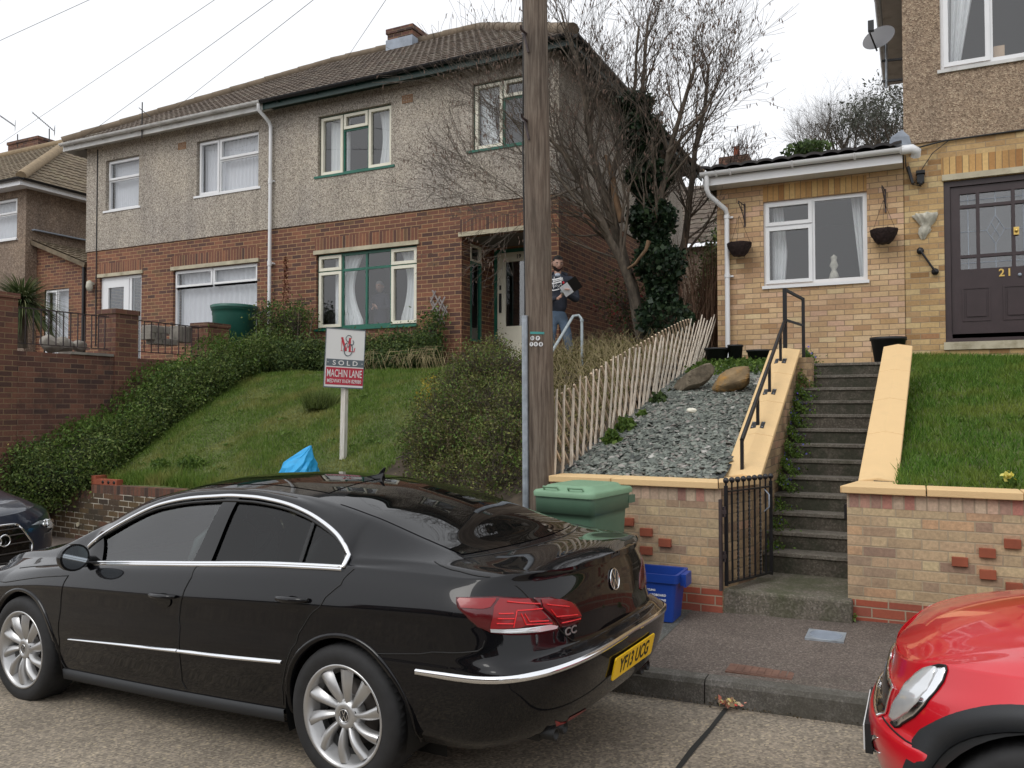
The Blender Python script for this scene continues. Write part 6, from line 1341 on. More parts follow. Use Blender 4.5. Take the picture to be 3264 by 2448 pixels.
def wheel(root, u, y, z, R, face, rim_r, spokes, name='wheel', width=.23, emblem=True, far=False):
    """face -1: outer face towards the street. local coordinates"""
    w = MB(); s = 1 if face < 0 else -1; y0 = y; yo = lambda d: y0+s*d
    prof = [(rim_r+.004, .012), (rim_r+.03, .002), (R-.03, .004), (R-.008, .022), (R, .05), (R, width-.05), (R-.01, width-.02), (rim_r, width-.01)]
    w.lathe([(r, yo(d)) for r, d in prof], (-u, 0, z), 'y', 64); tr_ = w
    for k in range(56):
        a = 2*math.pi*k/56
        for d0, d1, sh_ in ((.03, .075, .0), (width-.075, width-.03, .03)):
            c, sn = math.cos(a+sh_), math.sin(a+sh_); c2, s2 = math.cos(a+sh_+.05), math.sin(a+sh_+.05)
            q = [(-u+R*c*.998, yo(d0), z+R*sn*.998), (-u+R*c2*.998, yo(d0+.02), z+R*s2*.998), (-u+(R+.004)*c2, yo(d1), z+(R+.004)*s2), (-u+(R+.004)*c, yo(d1-.02), z+(R+.004)*sn)]
            tr_.add(q, [(0, 1, 2, 3)])
    t = w.build(name, M['tyre'], root, True)
    rm = MB(); rm.lathe([(rim_r-.045, yo(.075)), (rim_r-.022, yo(.04)), (rim_r-.016, yo(.022)), (rim_r-.006, yo(.010)), (rim_r+.004, yo(.008)), (rim_r+.004, yo(.03)), (rim_r-.012, yo(.05)), (rim_r-.03, yo(width-.03))], (-u, 0, z), 'y', 64)
    for k in range(spokes):
        a = 2*math.pi*k/spokes+.10; n = 9; L_, Rr, Lt, Rt = [], [], [], []
        for i in range(n+1):
            q = i/n; r = .045+(rim_r-.020-.045)*q; tw = a+.16*q**1.2*(1 if not far else -1); hw = (.012+.027*q**.9)/r
            dep = .018+.020*(1-q)-.018*math.sin(math.pi*q)+.0; lift = .018
            for arr, an, dd in ((L_, tw-hw, dep+.028), (Rr, tw+hw*.55, dep+.004), (Lt, tw-hw*.15, dep)):
                arr.append((-u+r*math.cos(an), yo(dd), z+r*math.sin(an)))
            Rt.append((-u+r*math.cos(tw+hw*.55), yo(dep+.05), z+r*math.sin(tw+hw*.55)))
        rm.grid([L_, Lt, Rr, Rt])
    rm.lathe([(.0, yo(.03)), (.033, yo(.03)), (.036, yo(.022)), (.062, yo(.032)), (.078, yo(.055)), (.085, yo(.09))], (-u, 0, z), 'y', 40)
    rm.build('rim', M['alloy'], t, True)
    bt = MB()
    for k in range(5): a = 2*math.pi*(k+.25)/5; bt.lathe([(0, yo(.040)), (.0125, yo(.036)), (.0125, yo(.06))], (-u+.056*math.cos(a), 0, z+.056*math.sin(a)), 'y', 10)
    bt.build('wheel_bolts', M['ink'], t, True)
    dm = MB(); dm.lathe([(.0, yo(.10)), (.155, yo(.10)), (.155, yo(.125)), (.0, yo(.13))], (-u, 0, z), 'y', 40); dm.build('brake_disc', M['disc'], t, True)
    dk = MB(); dk.lathe([(.0, yo(.15)), (rim_r-.02, yo(.15))], (-u, 0, z), 'y', 40); dk.build('wheel_back', M['ink'], t, True)
    return t, yo
def roundel(parent, o, tx, ty, r, local=True, both=M['chrome'], ink=M['ink']):
    """round badge with two stacked letters drawn in bars"""
    Mx = frame_m(o, tx, ty); mb = MB(); n = 40
    mb.add([Mx @ Vector((r*math.cos(2*math.pi*k/n), r*math.sin(2*math.pi*k/n), 0)) for k in range(n)]+[Mx @ Vector((0, 0, .001))], [(k, (k+1) % n, n) for k in range(n)])
    b = mb.build('badge', ink, parent, local); mb = MB()
    rg = [[Mx @ Vector((rr_*math.cos(2*math.pi*k/n), rr_*math.sin(2*math.pi*k/n), zz)) for k in range(n)] for rr_, zz in ((r*1.0, 0), (r*.99, .004), (r*.90, .004), (r*.88, .0))]
    mb.grid(rg, 0, True, True)
    def st(a, c, w=.105): 
        A, B = Vector((a[0]*r, a[1]*r, .003)), Vector((c[0]*r, c[1]*r, .003)); d = (B-A).normalized(); nn = Vector((-d.y, d.x, 0))*w*r/2; q = [A-nn, B-nn, B+nn, A+nn]
        mb.prism([Mx @ p-Vector(Mx.col[2][:3])*.003 for p in q], [Mx @ p for p in q])
    st((-.36, .82), (-.04, .14)); st((.36, .82), (.04, .14)); st((-.04, .14), (.04, .14), .08)
    st((-.78, .42), (-.36, -.78)); st((.78, .42), (.36, -.78)); st((-.36, -.78), (-.02, .02)); st((.36, -.78), (.02, .02))
    mb.build('badge_letters', both, b, local)
# ---------------------------------------------------------------- the black four door saloon
bc = thing('parked_car', 'black four door coupe saloon with chrome strips and yellow plate, parked in the foreground', 'car')
bc.location = (-2.452, 3.14, .047); bc.rotation_euler = (0, -.0315, R_(-4.0)); bc['group'] = 'cars parked along the kerb'
HW = .9275; ZU = [-1.04, -.9, -.7, -.55, -.3, .03, .3, .6, 1.0, 1.4, 1.8, 2.16, 2.45, 2.75, 3.1, 3.4, 3.64]
sec = dict(
    zA=([-1.04, -.8, -.5, -.02, .4, 1.1, 2.05, 2.4, 2.9, 3.3, 3.64], [.985, 1.0, 1.018, 1.023, 1.015, .977, .918, .885, .84, .77, .68]),
    yA=([-1.04, -.6, 0, .5, 1.3, 2.1, 2.6, 3.1, 3.64], [.15, .125, .105, .095, .088, .095, .115, .16, .25]),
    zB=([-1.04, -.7, -.3, .0, .047, .073, .177, .311, .449, .592, .74, .893, 1.051, 1.215, 1.385, 1.633, 1.931, 2.157, 2.23, 2.6, 3.1, 3.64],
        [1.0, 1.035, 1.06, 1.055, 1.068, 1.098, 1.160, 1.212, 1.254, 1.286, 1.305, 1.317, 1.320, 1.312, 1.300, 1.261, 1.145, 1.00, .94, .905, .86, .70]),
    yB=([-1.04, -.7, -.3, .0, .05, .177, .449, .893, 1.3, 1.63, 1.93, 2.157, 2.3, 2.75, 3.64], [.23, .20, .17, .14, .15, .20, .265, .305, .305, .275, .215, .14, .15, .20, .33]),
    zC=(ZU, [1.0, 1.028, 1.040, 1.065, 1.130, 1.225, 1.288, 1.335, 1.363, 1.352, 1.288, 1.135, 1.015, .935, .895, .825, .72]),
    yC=(ZU, [.32, .30, .30, .31, .32, .33, .345, .355, .36, .36, .335, .27, .22, .24, .28, .34, .42]),
    zD=(ZU, [1.035, 1.058, 1.062, 1.095, 1.195, 1.300, 1.362, 1.398, 1.417, 1.408, 1.345, 1.195, 1.085, .965, .925, .855, .74]))
def row(z, zR, zF, UR, UF, ins, **k): return dict(z=z, zR=zR, zF=zF, UR=UR, UF=UF, ins=ins, **k)
lower = [
    row(([-.5, .4, 1.25, 2.4, 3.2], [.24, .225, .205, .185, .18]), .32, .17, -.93, 3.52, .13),
    row(([-.5, .4, 1.25, 2.4, 3.2], [.31, .285, .265, .245, .22]), .35, .23, -1.02, 3.58, .060),
    row(([-.5, .4, 1.25, 2.4, 3.2], [.42, .40, .385, .37, .34]), .46, .35, -1.09, 3.63, .030),
    row(([-.7, -.4, .4, 1.25, 2.4, 3.2], [.56, .56, .53, .51, .49, .45]), .585, .45, -1.125, 3.655, .004),
    row(([-.7, -.4, .4, 1.25, 2.4, 3.2], [.618, .62, .60, .575, .56, .52]), .640, .50, -1.13, 3.66, .0),
    row(([-.7, -.4, .4, 1.25, 2.4, 3.2], [.65, .65, .65, .635, .62, .56]), .658, .53, -1.095, 3.65, .003),
    row(([-.7, -.4, .4, 1.25, 2.4, 3.2], [.69, .70, .71, .69, .68, .60]), .675, .56, -1.035, 3.64, .006),
    row(([-.7, -.4, .4, 1.25, 2.4, 3.2], [.81, .815, .80, .775, .75, .66]), .80, .62, -1.03, 3.62, .004, nr=2.7),
    row(([-.7, -.4, .4, 1.25, 2.4, 3.2], [.865, .86, .835, .80, .765, .69]), .90, .66, -1.025, 3.60, .000, nr=2.6),
    row(([-.7, -.4, .4, 1.25, 2.4, 3.2], [.965, .965, .955, .925, .865, .74]), .995, .69, -1.015, 3.57, .045, nr=2.4, Lr=.50),
    row(([-.7, -.4, .4, 1.25, 2.4, 3.2], [1, 1, 1, 1, 1, 1]), 1.035, .72, -1.04, 3.52, .0, nr=2.4, Lr=.50)]
sh = CarShell(HW, lower, None, sec, wheels=((0, .335, .372), (2.711, .335, .376)))
GL0, GL1 = .045, 2.16
def winrow(i, c): return i < 10 and GL0 < c[0] < GL1
body = shell_mesh(sh, bc, [M['paint_black']], 'body', winrow)
pk = Picker(sh, bc)
def z8(x, y): return (x*.6316/1.4756, (1400+y*.6316)/1.4756)
def zA(x, y): return ((900+x*.6317)/1.4756, (1400+y*.6317)/1.4756)
def mirror_pts(pts): return [(p[0], 2*HW-p[1], p[2]) for p in pts]
# glass of the doors: near and far sides
cols = [j for j in range(sh.U.shape[1]) if GL0-.01 < sh.U[0, j, 0] < GL1+.01]
for sd_ in (0, 1):
    for (ua, ub, mt, nm) in ((1.08, 2.17, 'cglass', 'front_side_window'), (.04, 1.08, 'cglass_dark', 'rear_side_window')):
        cc_ = [j for j in cols if ua-.02 < sh.U[0, j, 0] < ub+.02]; P = []
        for i in range(11): P.append([(-sh.U[i, j, 0], (sh.U[i, j, 1]+.012) if not sd_ else 2*HW-sh.U[i, j, 1]-.012, sh.U[i, j, 2]) for j in cc_])
        MB().grid(P).build(nm, M[mt], bc, True)
def band_patch(bot, top_, name, mat, off=.003, k0=0):
    """a strip across the window band from belt columns bot to roof columns top_ (u ranges)"""
    def ucol(u): return float(np.interp(u, sh.U[0, cols, 0], cols))
    for sd_ in (0, 1):
        P = []
        for i in range(11):
            t = i/10; a, b = bot[0]+(top_[0]-bot[0])*t, bot[1]+(top_[1]-bot[1])*t; r_ = []
            for q in np.linspace(0, 1, 5):
                p, n = sh.surf('U', i, ucol(a+(b-a)*q)); p = p+n*off; p = sh.local(p); r_.append((p[0], p[1] if not sd_ else 2*HW-p[1], p[2]))
            P.append(r_)
        MB().grid(P).build(name, mat, bc, True)
def u_at(q, row): r, c = pk(z8(*q), 'U', rmin=0, rmax=11); return float(np.interp(c, range(sh.U.shape[1]), sh.U[0, :, 0]))
band_patch((u_at((980, 605), 0), u_at((1073, 605), 0)), (u_at((1125, 325), 10), u_at((1190, 327), 10)), 'door_pillar', M['gloss_black'])
band_patch((u_at((1510, 620), 0), u_at((1524, 622), 0)), (u_at((1576, 415), 10), u_at((1588, 420), 10)), 'quarter_pillar', M['gloss_black'])
band_patch((1.965, 2.15), (2.06, 2.15), 'front_quarter_trim', M['gloss_black'])
def strip(mb, pts, w, h, nrm=None):
    """flat band following pts on the near side; w is its height, h how proud it stands"""
    P = [[], [], [], []]
    for p in pts:
        x, y, z = p; P[0].append((x, y+.004, z-w/2)); P[1].append((x, y-h, z-w/2*.7)); P[2].append((x, y-h, z+w/2*.7)); P[3].append((x, y+.004, z+w/2))
    mb.grid(P)
for sd_ in (0, 1):
    f = (lambda p: p) if not sd_ else mirror_pts
    topl = [tuple(sh.local(sh.U[10, j]+np.array([0, -.004, .008]))) for j in cols]; botl = [tuple(sh.local(sh.U[0, j]+np.array([0, -.006, .0]))) for j in cols if sh.U[0, j, 0] < 2.12]
    mb = MB(); mb.tube(f(botl[::-1]+topl), .0125, 8); mb.tube(f([(p[0], p[1]-.002, p[2]-.010) for p in botl]), .0135, 8); mb.build('chrome_window_trim', M['chrome'], bc, True)
    topl = [tuple(sh.local(sh.U[9, j]+np.array([0, -.000, .004]))) for j in cols]
    mb = MB(); mb.tube(f(topl), .009, 6); mb.build('window_seal', M['gloss_black'], bc, True)
# door gaps, shut lines
gaps = {'front_door_gap': [(380, 632), (345, 690), (325, 720), (308, 800), (300, 900), (300, 1010), (302, 1100), (330, 1155)],
        'rear_door_gap': [(1003, 632), (965, 700), (930, 760), (912, 830), (905, 900), (903, 1000), (907, 1100), (918, 1220), (940, 1262)],
        'rear_quarter_gap': [(1788, 655), (1720, 735), (1640, 800), (1575, 880), (1520, 960), (1470, 1060), (1440, 1160), (1425, 1250), (1430, 1338)]}
for nm, qs in gaps.items():
    pts = pk.line([z8(*q) for q in qs], 'L', .0006); mb = MB(); mb.tube(pts, .0035, 5); mb.tube(mirror_pts(pts), .0035, 5); mb.build(nm, M['ink'], bc, True)
mb = MB(); mb.tube(pk.line([z8(*q) for q in ((100, 650), (250, 637), (375, 630))], 'L', .0006), .003, 5); mb.build('bonnet_gap', M['ink'], bc, True)
mb = MB(); mb.tube(pk.line([zA(*q) for q in ((470, 1082), (700, 1083), (900, 1078), (985, 1070), (1010, 1052), (1020, 1015))], 'L', .0006), .003, 5); mb.build('bumper_gap', M['ink'], bc, True)
# sill
mb = MB(); P = [[], [], [], []]
for u in np.linspace(.42, 2.32, 40):
    c = float(np.interp(u, sh.L[sh.sub, :, 0], range(sh.L.shape[1]))); p, n = sh.surf('L', sh.sub, c); x, y, z = sh.local(p); P[0].append((x, y+.01, z+.012)); P[1].append((x, y-.012, z+.005)); P[2].append((x, y-.004, z-.055)); P[3].append((x, y+.06, z-.075))
mb.grid(P); mb.build('sill', M['plastic_dark'], bc, True)
# chrome strips on doors and bumper
for qs in (((350, 1008), (620, 1038), (895, 1068)), ((900, 1068), (1160, 1100), (1422, 1125))):
    pts = pk.line([z8(*q) for q in qs], 'L', .001, n=14); mb = MB(); P = [[], [], [], []]; n = len(pts)
    for i, p in enumerate(pts):
        t = i/(n-1); w = .020*(.35+.65*math.sin(math.pi*min(1, .08+t*.92))**.5) if qs[0][0] < 500 else .022*(1-.15*t); w = .010+.014*(t if qs[0][0] < 500 else 1-.1*t)
        P[0].append((p[0], p[1]+.003, p[2]-w/2)); P[1].append((p[0], p[1]-.011, p[2]-w*.15)); P[2].append((p[0], p[1]-.010, p[2]+w*.2)); P[3].append((p[0], p[1]+.003, p[2]+w/2))
    mb.grid(P)
    for q in (0, -1): mb.add([r_[q] for r_ in P], [(0, 1, 2, 3)])
    mb.build('chrome_door_strip', M['chrome'], bc, True)
KR = 4*sh.sub; j0, _ = 0, 0
c_end = pk(zA(672, 1172), 'L')[1]; mb = MB(); pts = []
rS = pk(zA(672, 1172), 'L')[0]; rM = pk(zA(1530, 1096), 'L')[0]; rE = pk(zA(1858, 918), 'L', cmax=30)[0]
P = [[], [], [], []]
for c in np.linspace(0, c_end, 90):
    r = rS if c > 26 else rM+(rS-rM)*(c/26)**1.0 if c > 0 else rM
    p, n = sh.surf('L', r, c); w = .013+.004*math.exp(-((c-24)/10)**2); x, y, z = sh.local(p); nx, ny = -n[0], n[1]
    P[0].append((x-nx*.003, y-ny*.003, z-w)); P[1].append((x+nx*.009, y+ny*.009, z-w*.8)); P[2].append((x+nx*.009, y+ny*.009, z+w*.6)); P[3].append((x-nx*.004, y-ny*.004, z+w))
mb.grid(P); mb.grid([mirror_pts(r_) for r_ in P]); mb.build('chrome_bumper_strip', M['chrome'], bc, True)
# handles
for qx, qy in ((828, 793), (1480, 808)):
    r, c = pk(z8(qx, qy), 'L'); p, n = sh.surf('L', r, c); p = sh.local(p)
    for sd_ in (0, 1):
        y = (lambda v: v) if not sd_ else (lambda v: 2*HW-v); mb = MB()
        P = []
        for t in np.linspace(0, 1, 13):
            a = (t-.5)*.215; dd_ = .036*math.sin(math.pi*t)**.45; hh_ = .0165*(.5+.5*math.sin(math.pi*t)**.4)
            P.append([(p[0]+a, y(p[1]-.004-dd_+.013*math.cos(q)), p[2]+.004+hh_*math.sin(q)+.003*t) for q in np.linspace(0, 2*math.pi, 11)[:-1]])
        mb.grid(P, 0, True, True); hd = mb.build('door_handle', M['paint_black'], bc, True)
        mb = MB(); mb.add([(p[0]+.0+.058*math.cos(q), y(p[1]-.0025), p[2]-.022+.040*math.sin(q)) for q in np.linspace(0, 2*math.pi, 21)[:-1]], [tuple(range(20))]); mb.build('handle_recess', M['gloss_black'], hd, True)
# wheels and dark wells
for u in (0, 2.711):
    t, yo = wheel(bc, u, .008, .335, .335, -1, .240, 10)
    roundel(t, (-u, .008+.0285, .335), (1, 0, 0), (0, 0, 1), .031)
    wheel(bc, u, 2*HW-.008, .335, .335, 1, .240, 10, far=True)
    for s in (0, 1):
        mb = MB(); Y0, Y1 = (.035, .34) if not s else (2*HW-.34, 2*HW-.035); P = [[], []]
        for a in np.linspace(-.35, math.pi+.35, 30):
            for k, yy_ in enumerate((Y0, Y1)): P[k].append((-u+.382*math.cos(a), yy_, .335+.382*math.sin(a)))
        mb.grid(P); yw_ = Y1 if not s else Y0; mb.add([(-u+.382*math.cos(a), yw_, .335+.382*math.sin(a)) for a in np.linspace(0, math.pi, 24)]+[(-u-.38, yw_, .1), (-u+.38, yw_, .1)], [tuple(range(26))]); mb.build('wheel_arch_liner', M['ink'], bc, True)
# arch lips
for u in (0, 2.711):
    rA = sh.wheels[0][2]; mb = MB(); P = [[], [], [], []]
    for a in np.linspace(-.28, math.pi+.25, 50):
        x_, z_ = u+rA*math.cos(a), .335+rA*math.sin(a); D = (sh.L[..., 0]-x_)**2+(sh.L[..., 2]-z_)**2+(sh.L[..., 1] > .3)*9; i, j = np.unravel_index(np.argmin(D), D.shape); yv = sh.L[i, j, 1]
        for k, (dr, dy) in enumerate(((.020, .003), (.017, -.006), (-.002, -.008), (-.010, .03))): P[k].append((-(u+(rA+dr)*math.cos(a)), yv+dy, .335+(rA+dr)*math.sin(a)))
    mb.grid(P); mb.build('wheel_arch_lip', M['paint_black'], bc, True); MB().grid([mirror_pts(r_) for r_ in P]).build('wheel_arch_lip', M['paint_black'], bc, True)
mb = MB(); mb.box(.30, -3.3, .14, 2*HW-.14, .21, .30); mb.box(.301, .90, .32, 2*HW-.32, .27, .34); mb.build('underbody', M['ink'], bc, True)
# rear window, windscreen and lid shut line on the upper patch
def upatch(uvs, off, mat, name, nu=40, ns=26):
    """uvs: function t -> (u_front, u_rear) over s from one edge to the other"""
    P = []
    for s_ in np.linspace(-1, 1, 2*ns+1):
        sg = 4-2.0*abs(s_)*uvs[2]; a, b = uvs[0](abs(s_)), uvs[1](abs(s_)); r_ = []
        for t in np.linspace(0, 1, nu):
            u = a+(b-a)*t; c = float(np.interp(u, sh.U[0, :, 0], range(sh.U.shape[1]))); p, n = sh.surf('U', sg*10, c); p = sh.local(p+n*off); r_.append((p[0], p[1] if s_ < 0 else 2*HW-p[1], p[2]))
        P.append(r_)
    return MB().grid(P).build(name, mat, bc, True)
upatch((lambda t: .40-.10*t**4, lambda t: -.60+.10*t**2, .96), .0035, M['cglass_rear'] if False else M['gloss_black'], 'rear_window')
upatch((lambda t: 1.80+.04*t**2, lambda t: 2.74-.16*t**2, .93), .0035, M['gloss_black'], 'windscreen')
upatch((lambda t: .47, lambda t: 1.70, .80), .003, M['gloss_black'], 'glass_roof_panel')
rim_ = MB(); pts = []
for s_ in np.linspace(-1, 1, 61):
    u = -.655+.13*abs(s_)**2.2; sg = 4-2*abs(s_)*1.02; c = float(np.interp(u, sh.U[0, :, 0], range(sh.U.shape[1]))); p, n = sh.surf('U', sg*10, c); p = sh.local(p+n*.0005); pts.append((p[0], p[1] if s_ < 0 else 2*HW-p[1], p[2]))
rim_.tube(pts, .003, 5)
lidl = pk.line([zA(*q) for q in ((768, 617), (900, 668), (1050, 705))], 'U', .0006, rmin=3)+pk.line([zA(*q) for q in ((1180, 742), (1240, 795))], 'L', .0006, rmin=49)
rim_.tube(lidl, .0035, 5); rim_.tube(mirror_pts(lidl), .0035, 5)
rim_.tube(pk.line([zA(*q) for q in ((1240, 795), (1300, 850), (1370, 920), (1400, 960), (1440, 1005), (1480, 1020))], 'L', .0006), .0035, 5); rim_.build('boot_gap', M['ink'], bc, True)
# tail lamps
outer = [(873, 818), (880, 800), (950, 795), (1080, 796), (1240, 800), (1258, 802), (1300, 845), (1345, 890), (1390, 945), (1380, 965), (1290, 985), (1150, 990), (1050, 978), (985, 948), (925, 890), (885, 850)]
inner = [(1262, 798), (1350, 797), (1430, 812), (1475, 832), (1498, 868), (1509, 908), (1495, 930), (1440, 946), (1402, 950), (1355, 893), (1305, 845)]
def lamp(qs, nm, off, dome, mat, thick=.01, rings=8, parent=None, wc=None):
    P = pk.patch([zA(*q) for q in qs], 'L', off, dome, rings, 6, thick); o = MB().grid(P, 0, True, True).build(nm, mat, parent or bc, True)
    MB().grid([mirror_pts(r_) for r_ in P], 0, True, True).build(nm, mat, parent or bc, True); return o
lo_ = lamp(outer, 'tail_lamp', .004, .006, M['lens_dark']); li_ = lamp(inner, 'boot_lamp', .004, .005, M['lens_dark'])
def sub(qs, mat, nm, off, par): P = pk.patch([zA(*q) for q in qs], 'L', off, .001, 3, 4); MB().grid(P, 0, True, True).build(nm, mat, par, True)
sub([(885, 815), (900, 803), (1075, 806), (1080, 815), (1050, 850), (1010, 858), (900, 850)], M['lens_red'], 'lamp_segment', .0105, lo_)
sub([(1090, 806), (1235, 808), (1295, 855), (1330, 900), (1200, 950), (1050, 955), (1048, 930), (1065, 850)], M['lens_red'], 'lamp_segment', .0112, lo_)
for a, b in (((1130, 820), (1290, 830)), ((1175, 865), (1300, 855)), ((1175, 865), (1160, 950)), ((1220, 880), (1240, 920)), ((1240, 920), (1330, 915)), ((1195, 880), (1222, 935)), ((1222, 935), (1350, 930)), ((1085, 905), (1165, 905)), ((1075, 930), (1160, 932)), ((1090, 880), (1165, 880))):
    pts = pk.line([zA(*a), zA(*b)], 'L', .0135); mb = MB(); mb.tube(pts, .0035, 5); mb.build('lamp_filament', M['lens_red_bright'], lo_, True)
sub([(1048, 958), (1160, 960), (1340, 935), (1385, 945), (1375, 957), (1290, 975), (1150, 980), (1052, 972)], M['lens_clear'], 'reversing_strip', .0115, lo_)
sub([(1300, 806), (1400, 808), (1450, 822), (1480, 850), (1500, 890), (1400, 910), (1360, 885), (1315, 845)], M['lens_red'], 'lamp_segment', .0098, li_)
for a, b in (((1330, 835), (1440, 845)), ((1345, 858), (1375, 895)), ((1375, 895), (1480, 885)), ((1400, 925), (1495, 908))):
    mb = MB(); mb.tube(pk.line([zA(*a), zA(*b)], 'L', .0125), .0035, 5); mb.build('lamp_filament', M['lens_red_bright'], li_, True)
# far lamp seen past the boot edge is the mirrored pair; badge, plate, lettering
r, c = pk(zA(1637, 778), 'L', cmax=28); p, n = sh.surf('L', r, 0.0); pz = sh.local(p); cxv = Vector((pz[0]+.008, HW, pz[2]))
def onrear(qx, qy, xoff=.003):
    """point on the rear face for a sight line, using the body's local frame"""
    r, c = pk(zA(qx, qy), 'L', cmax=40); p, n = sh.surf('L', r, c); return Vector(sh.local(p+n*xoff)), Vector(sh.local(n))
roundel(bc, (1.0300, HW, .895), (0, 1, 0), (-.12, 0, 1), .056)
p0_, n0 = onrear(1452, 968, .003); tx = Vector((0, 0, 1)).cross(n0).normalized(); text_mesh('CC', .050, 'model_lettering', M['alloy'], bc, frame_m(p0_, tx, Vector((0, 0, 1))), sx=1.3, local=True, bold=.001)
cp, nn_ = onrear(1700, 1125, .012)
xr_ = 1.126; zc0 = .520; yc0 = HW
mb = MB(); w2, h2 = .26, .056; Mx = frame_m((xr_-.004, yc0, zc0), (0, 1, 0), (.25, 0, 1)); n = 5; pts = []
for cx, cy, a0 in ((w2-.012, h2-.012, 0), (-w2+.012, h2-.012, 90), (-w2+.012, -h2+.012, 180), (w2-.012, -h2+.012, 270)):
    for k in range(4): a = R_(a0+30*k); pts.append((cx+.012*math.cos(a), cy+.012*math.sin(a)))
mb.prism([Mx @ Vector((x, y, -.004)) for x, y in pts], [Mx @ Vector((x, y, .003)) for x, y in pts]); pl = mb.build('number_plate', M['plate_yellow'], bc, True)
text_mesh('YF13 UCG', .105, 'characters', M['ink'], pl, Mx @ Matrix.Translation((0, -.002, .0042)), sx=.82, local=True, bold=.0022, depth=.0004)
# reflectors and exhausts low in the bumper
for s in (0, 1):
    P = pk.patch([zA(*q) for q in ((1375, 1418), (1440, 1390), (1520, 1350), (1532, 1355), (1450, 1400), (1385, 1425))], 'L', .003, .002, 3, 3, cmax=40)
    if s: P = [mirror_pts(r_) for r_ in P]
    MB().grid(P, 0, True, True).build('rear_reflector', M['lens_red'], bc, True)
    mb = MB(); ye = .40 if not s else 2*HW-.40
    for dy in (-.045, .045): mb.lathe([(.026, .80), (.028, .97), (.023, .97), (.021, .85)], (0, ye+dy, .30), 'x', 20, sy=1)
    mb.build('exhaust_tips', M['ink'], bc, True)
mb = MB(); P = []
for t in np.linspace(0, 1, 9): x = .72+.0; P.append([(-.52+.17*t-.02*math.cos(a)*(1-t), HW+.026*(1-t)*math.sin(a), 1.385+.0-.02+.065*t*(1.0)-.0) for a in np.linspace(0, 2*math.pi, 10)[:-1]])
mb = MB(); zb_ = float(sh.sec['zD'](.52)); fin = [(-.62, zb_-.005), (-.56, zb_+.012), (-.50, zb_+.022), (-.455, zb_+.062), (-.44, zb_+.064), (-.455, zb_+.03), (-.46, zb_-.012)]
for (x, z) in fin: pass
mb.prism([(x, HW-.022 if z < zb_+.02 else HW-.006, z) for x, z in fin], [(x, HW+.022 if z < zb_+.02 else HW+.006, z) for x, z in fin]); mb.build('shark_fin_aerial', M['paint_black'], bc, True, bevel=.004)
# door mirrors
for s in (0, 1):
    y = (lambda v: v) if not s else (lambda v: 2*HW-v); mb = MB(); P = []
    cu, cz_ = 2.03, .975
    for t in np.linspace(0, 1, 11):
        f = math.sin(math.pi*min(1, .12+t*.88)) ** .45 if t < 1 else 0; xx_ = -cu-.07+.10*t; rz_, ry_ = .080*(.25+.75*math.sin(math.pi*.5*min(1, t*1.25+.05))), .092*(.3+.7*math.sin(math.pi*.5*min(1, t*1.3+.05)))
        P.append([(xx_, y(-.055+ry_*math.cos(a)), cz_+rz_*math.sin(a)*(1 if abs(math.sin(a)) < 2 else 1)) for a in np.linspace(0, 2*math.pi, 21)[:-1]])
    mb.grid(P, 0, True, True); mb.add(P[0], [tuple(range(20))]); mm = mb.build('door_mirror', M['paint_black'], bc, True)
    mb = MB(); mb.add([(p[0]+.002, (y(-.055)+(p[1]-y(-.055))*.86), cz_+(p[2]-cz_)*.86) for p in P[-1]], [tuple(range(20))]); mb.build('mirror_glass', M['chrome'] if False else plain('mirror_silver', (.35, .38, .40), .05, 1.0), mm, True)
    mb = MB(); mb.add(P[-1], [tuple(range(20))]); mb.build('mirror_rim', M['gloss_black'], mm, True)
    mb = MB(); mb.tube([(-cu-.02, y(.03), cz_-.04), (-cu-.03, y(.13), cz_-.055)], .035, 8); mb.build('mirror_foot', M['gloss_black'], mm, True)
# inside
def seat(x, y, nm='front_seat'):
    t = MB(); P = []
    def slab(c, hw, hd, h, tilt, m=0):
        P = []
        for k, (s_, zz) in enumerate(((.82, 0), (1, .12), (1, .6), (.92, .88), (.6, 1.0))): P.append([(c[0]+tilt*zz*h+hd*s_*math.cos(a)*(1 if abs(math.cos(a)) < .7 else 1), c[1]+hw*s_*(abs(math.sin(a))**.6)*(1 if math.sin(a) > 0 else -1), c[2]+h*zz) for a in np.linspace(0, 2*math.pi, 17)[:-1]])
        t.grid(P, 0, True, True); t.add(P[-1], [tuple(range(16))])
    slab((x, y, .62), .25, .07, .50, .32); slab((x+.17, y, 1.13), .12, .045, .15, .15); t.box(x-.45, x+.05, y-.25, y+.25, .38, .56); t.build(nm, M['seat'], bc, True)
for y in (HW-.37, HW+.37): seat(-1.55, y); seat(-.62, y, 'rear_seat')
mb = MB(); P = [];
mb.prism([(-2.55, .2, .5), (-2.1, .2, .5), (-2.1, 2*HW-.2, .5), (-2.55, 2*HW-.2, .5)], [(-2.6, .2, .86), (-2.12, .2, .90), (-2.12, 2*HW-.2, .90), (-2.6, 2*HW-.2, .86)]); mb.box(-3.0, .6, .15, 2*HW-.15, .31, .36); mb.build('cabin', M['cabin'], bc, True)
mb = MB(); Mx = frame_m((-1.98, HW-.37 if False else HW+.37, .93), (0, 1, 0), (.45, 0, 1)); mb.tube([Mx @ Vector((.18*math.cos(a), .18*math.sin(a), 0)) for a in np.linspace(0, 2*math.pi, 33)], .014, 8); mb.build('steering_wheel', M['gloss_black'], bc, True)
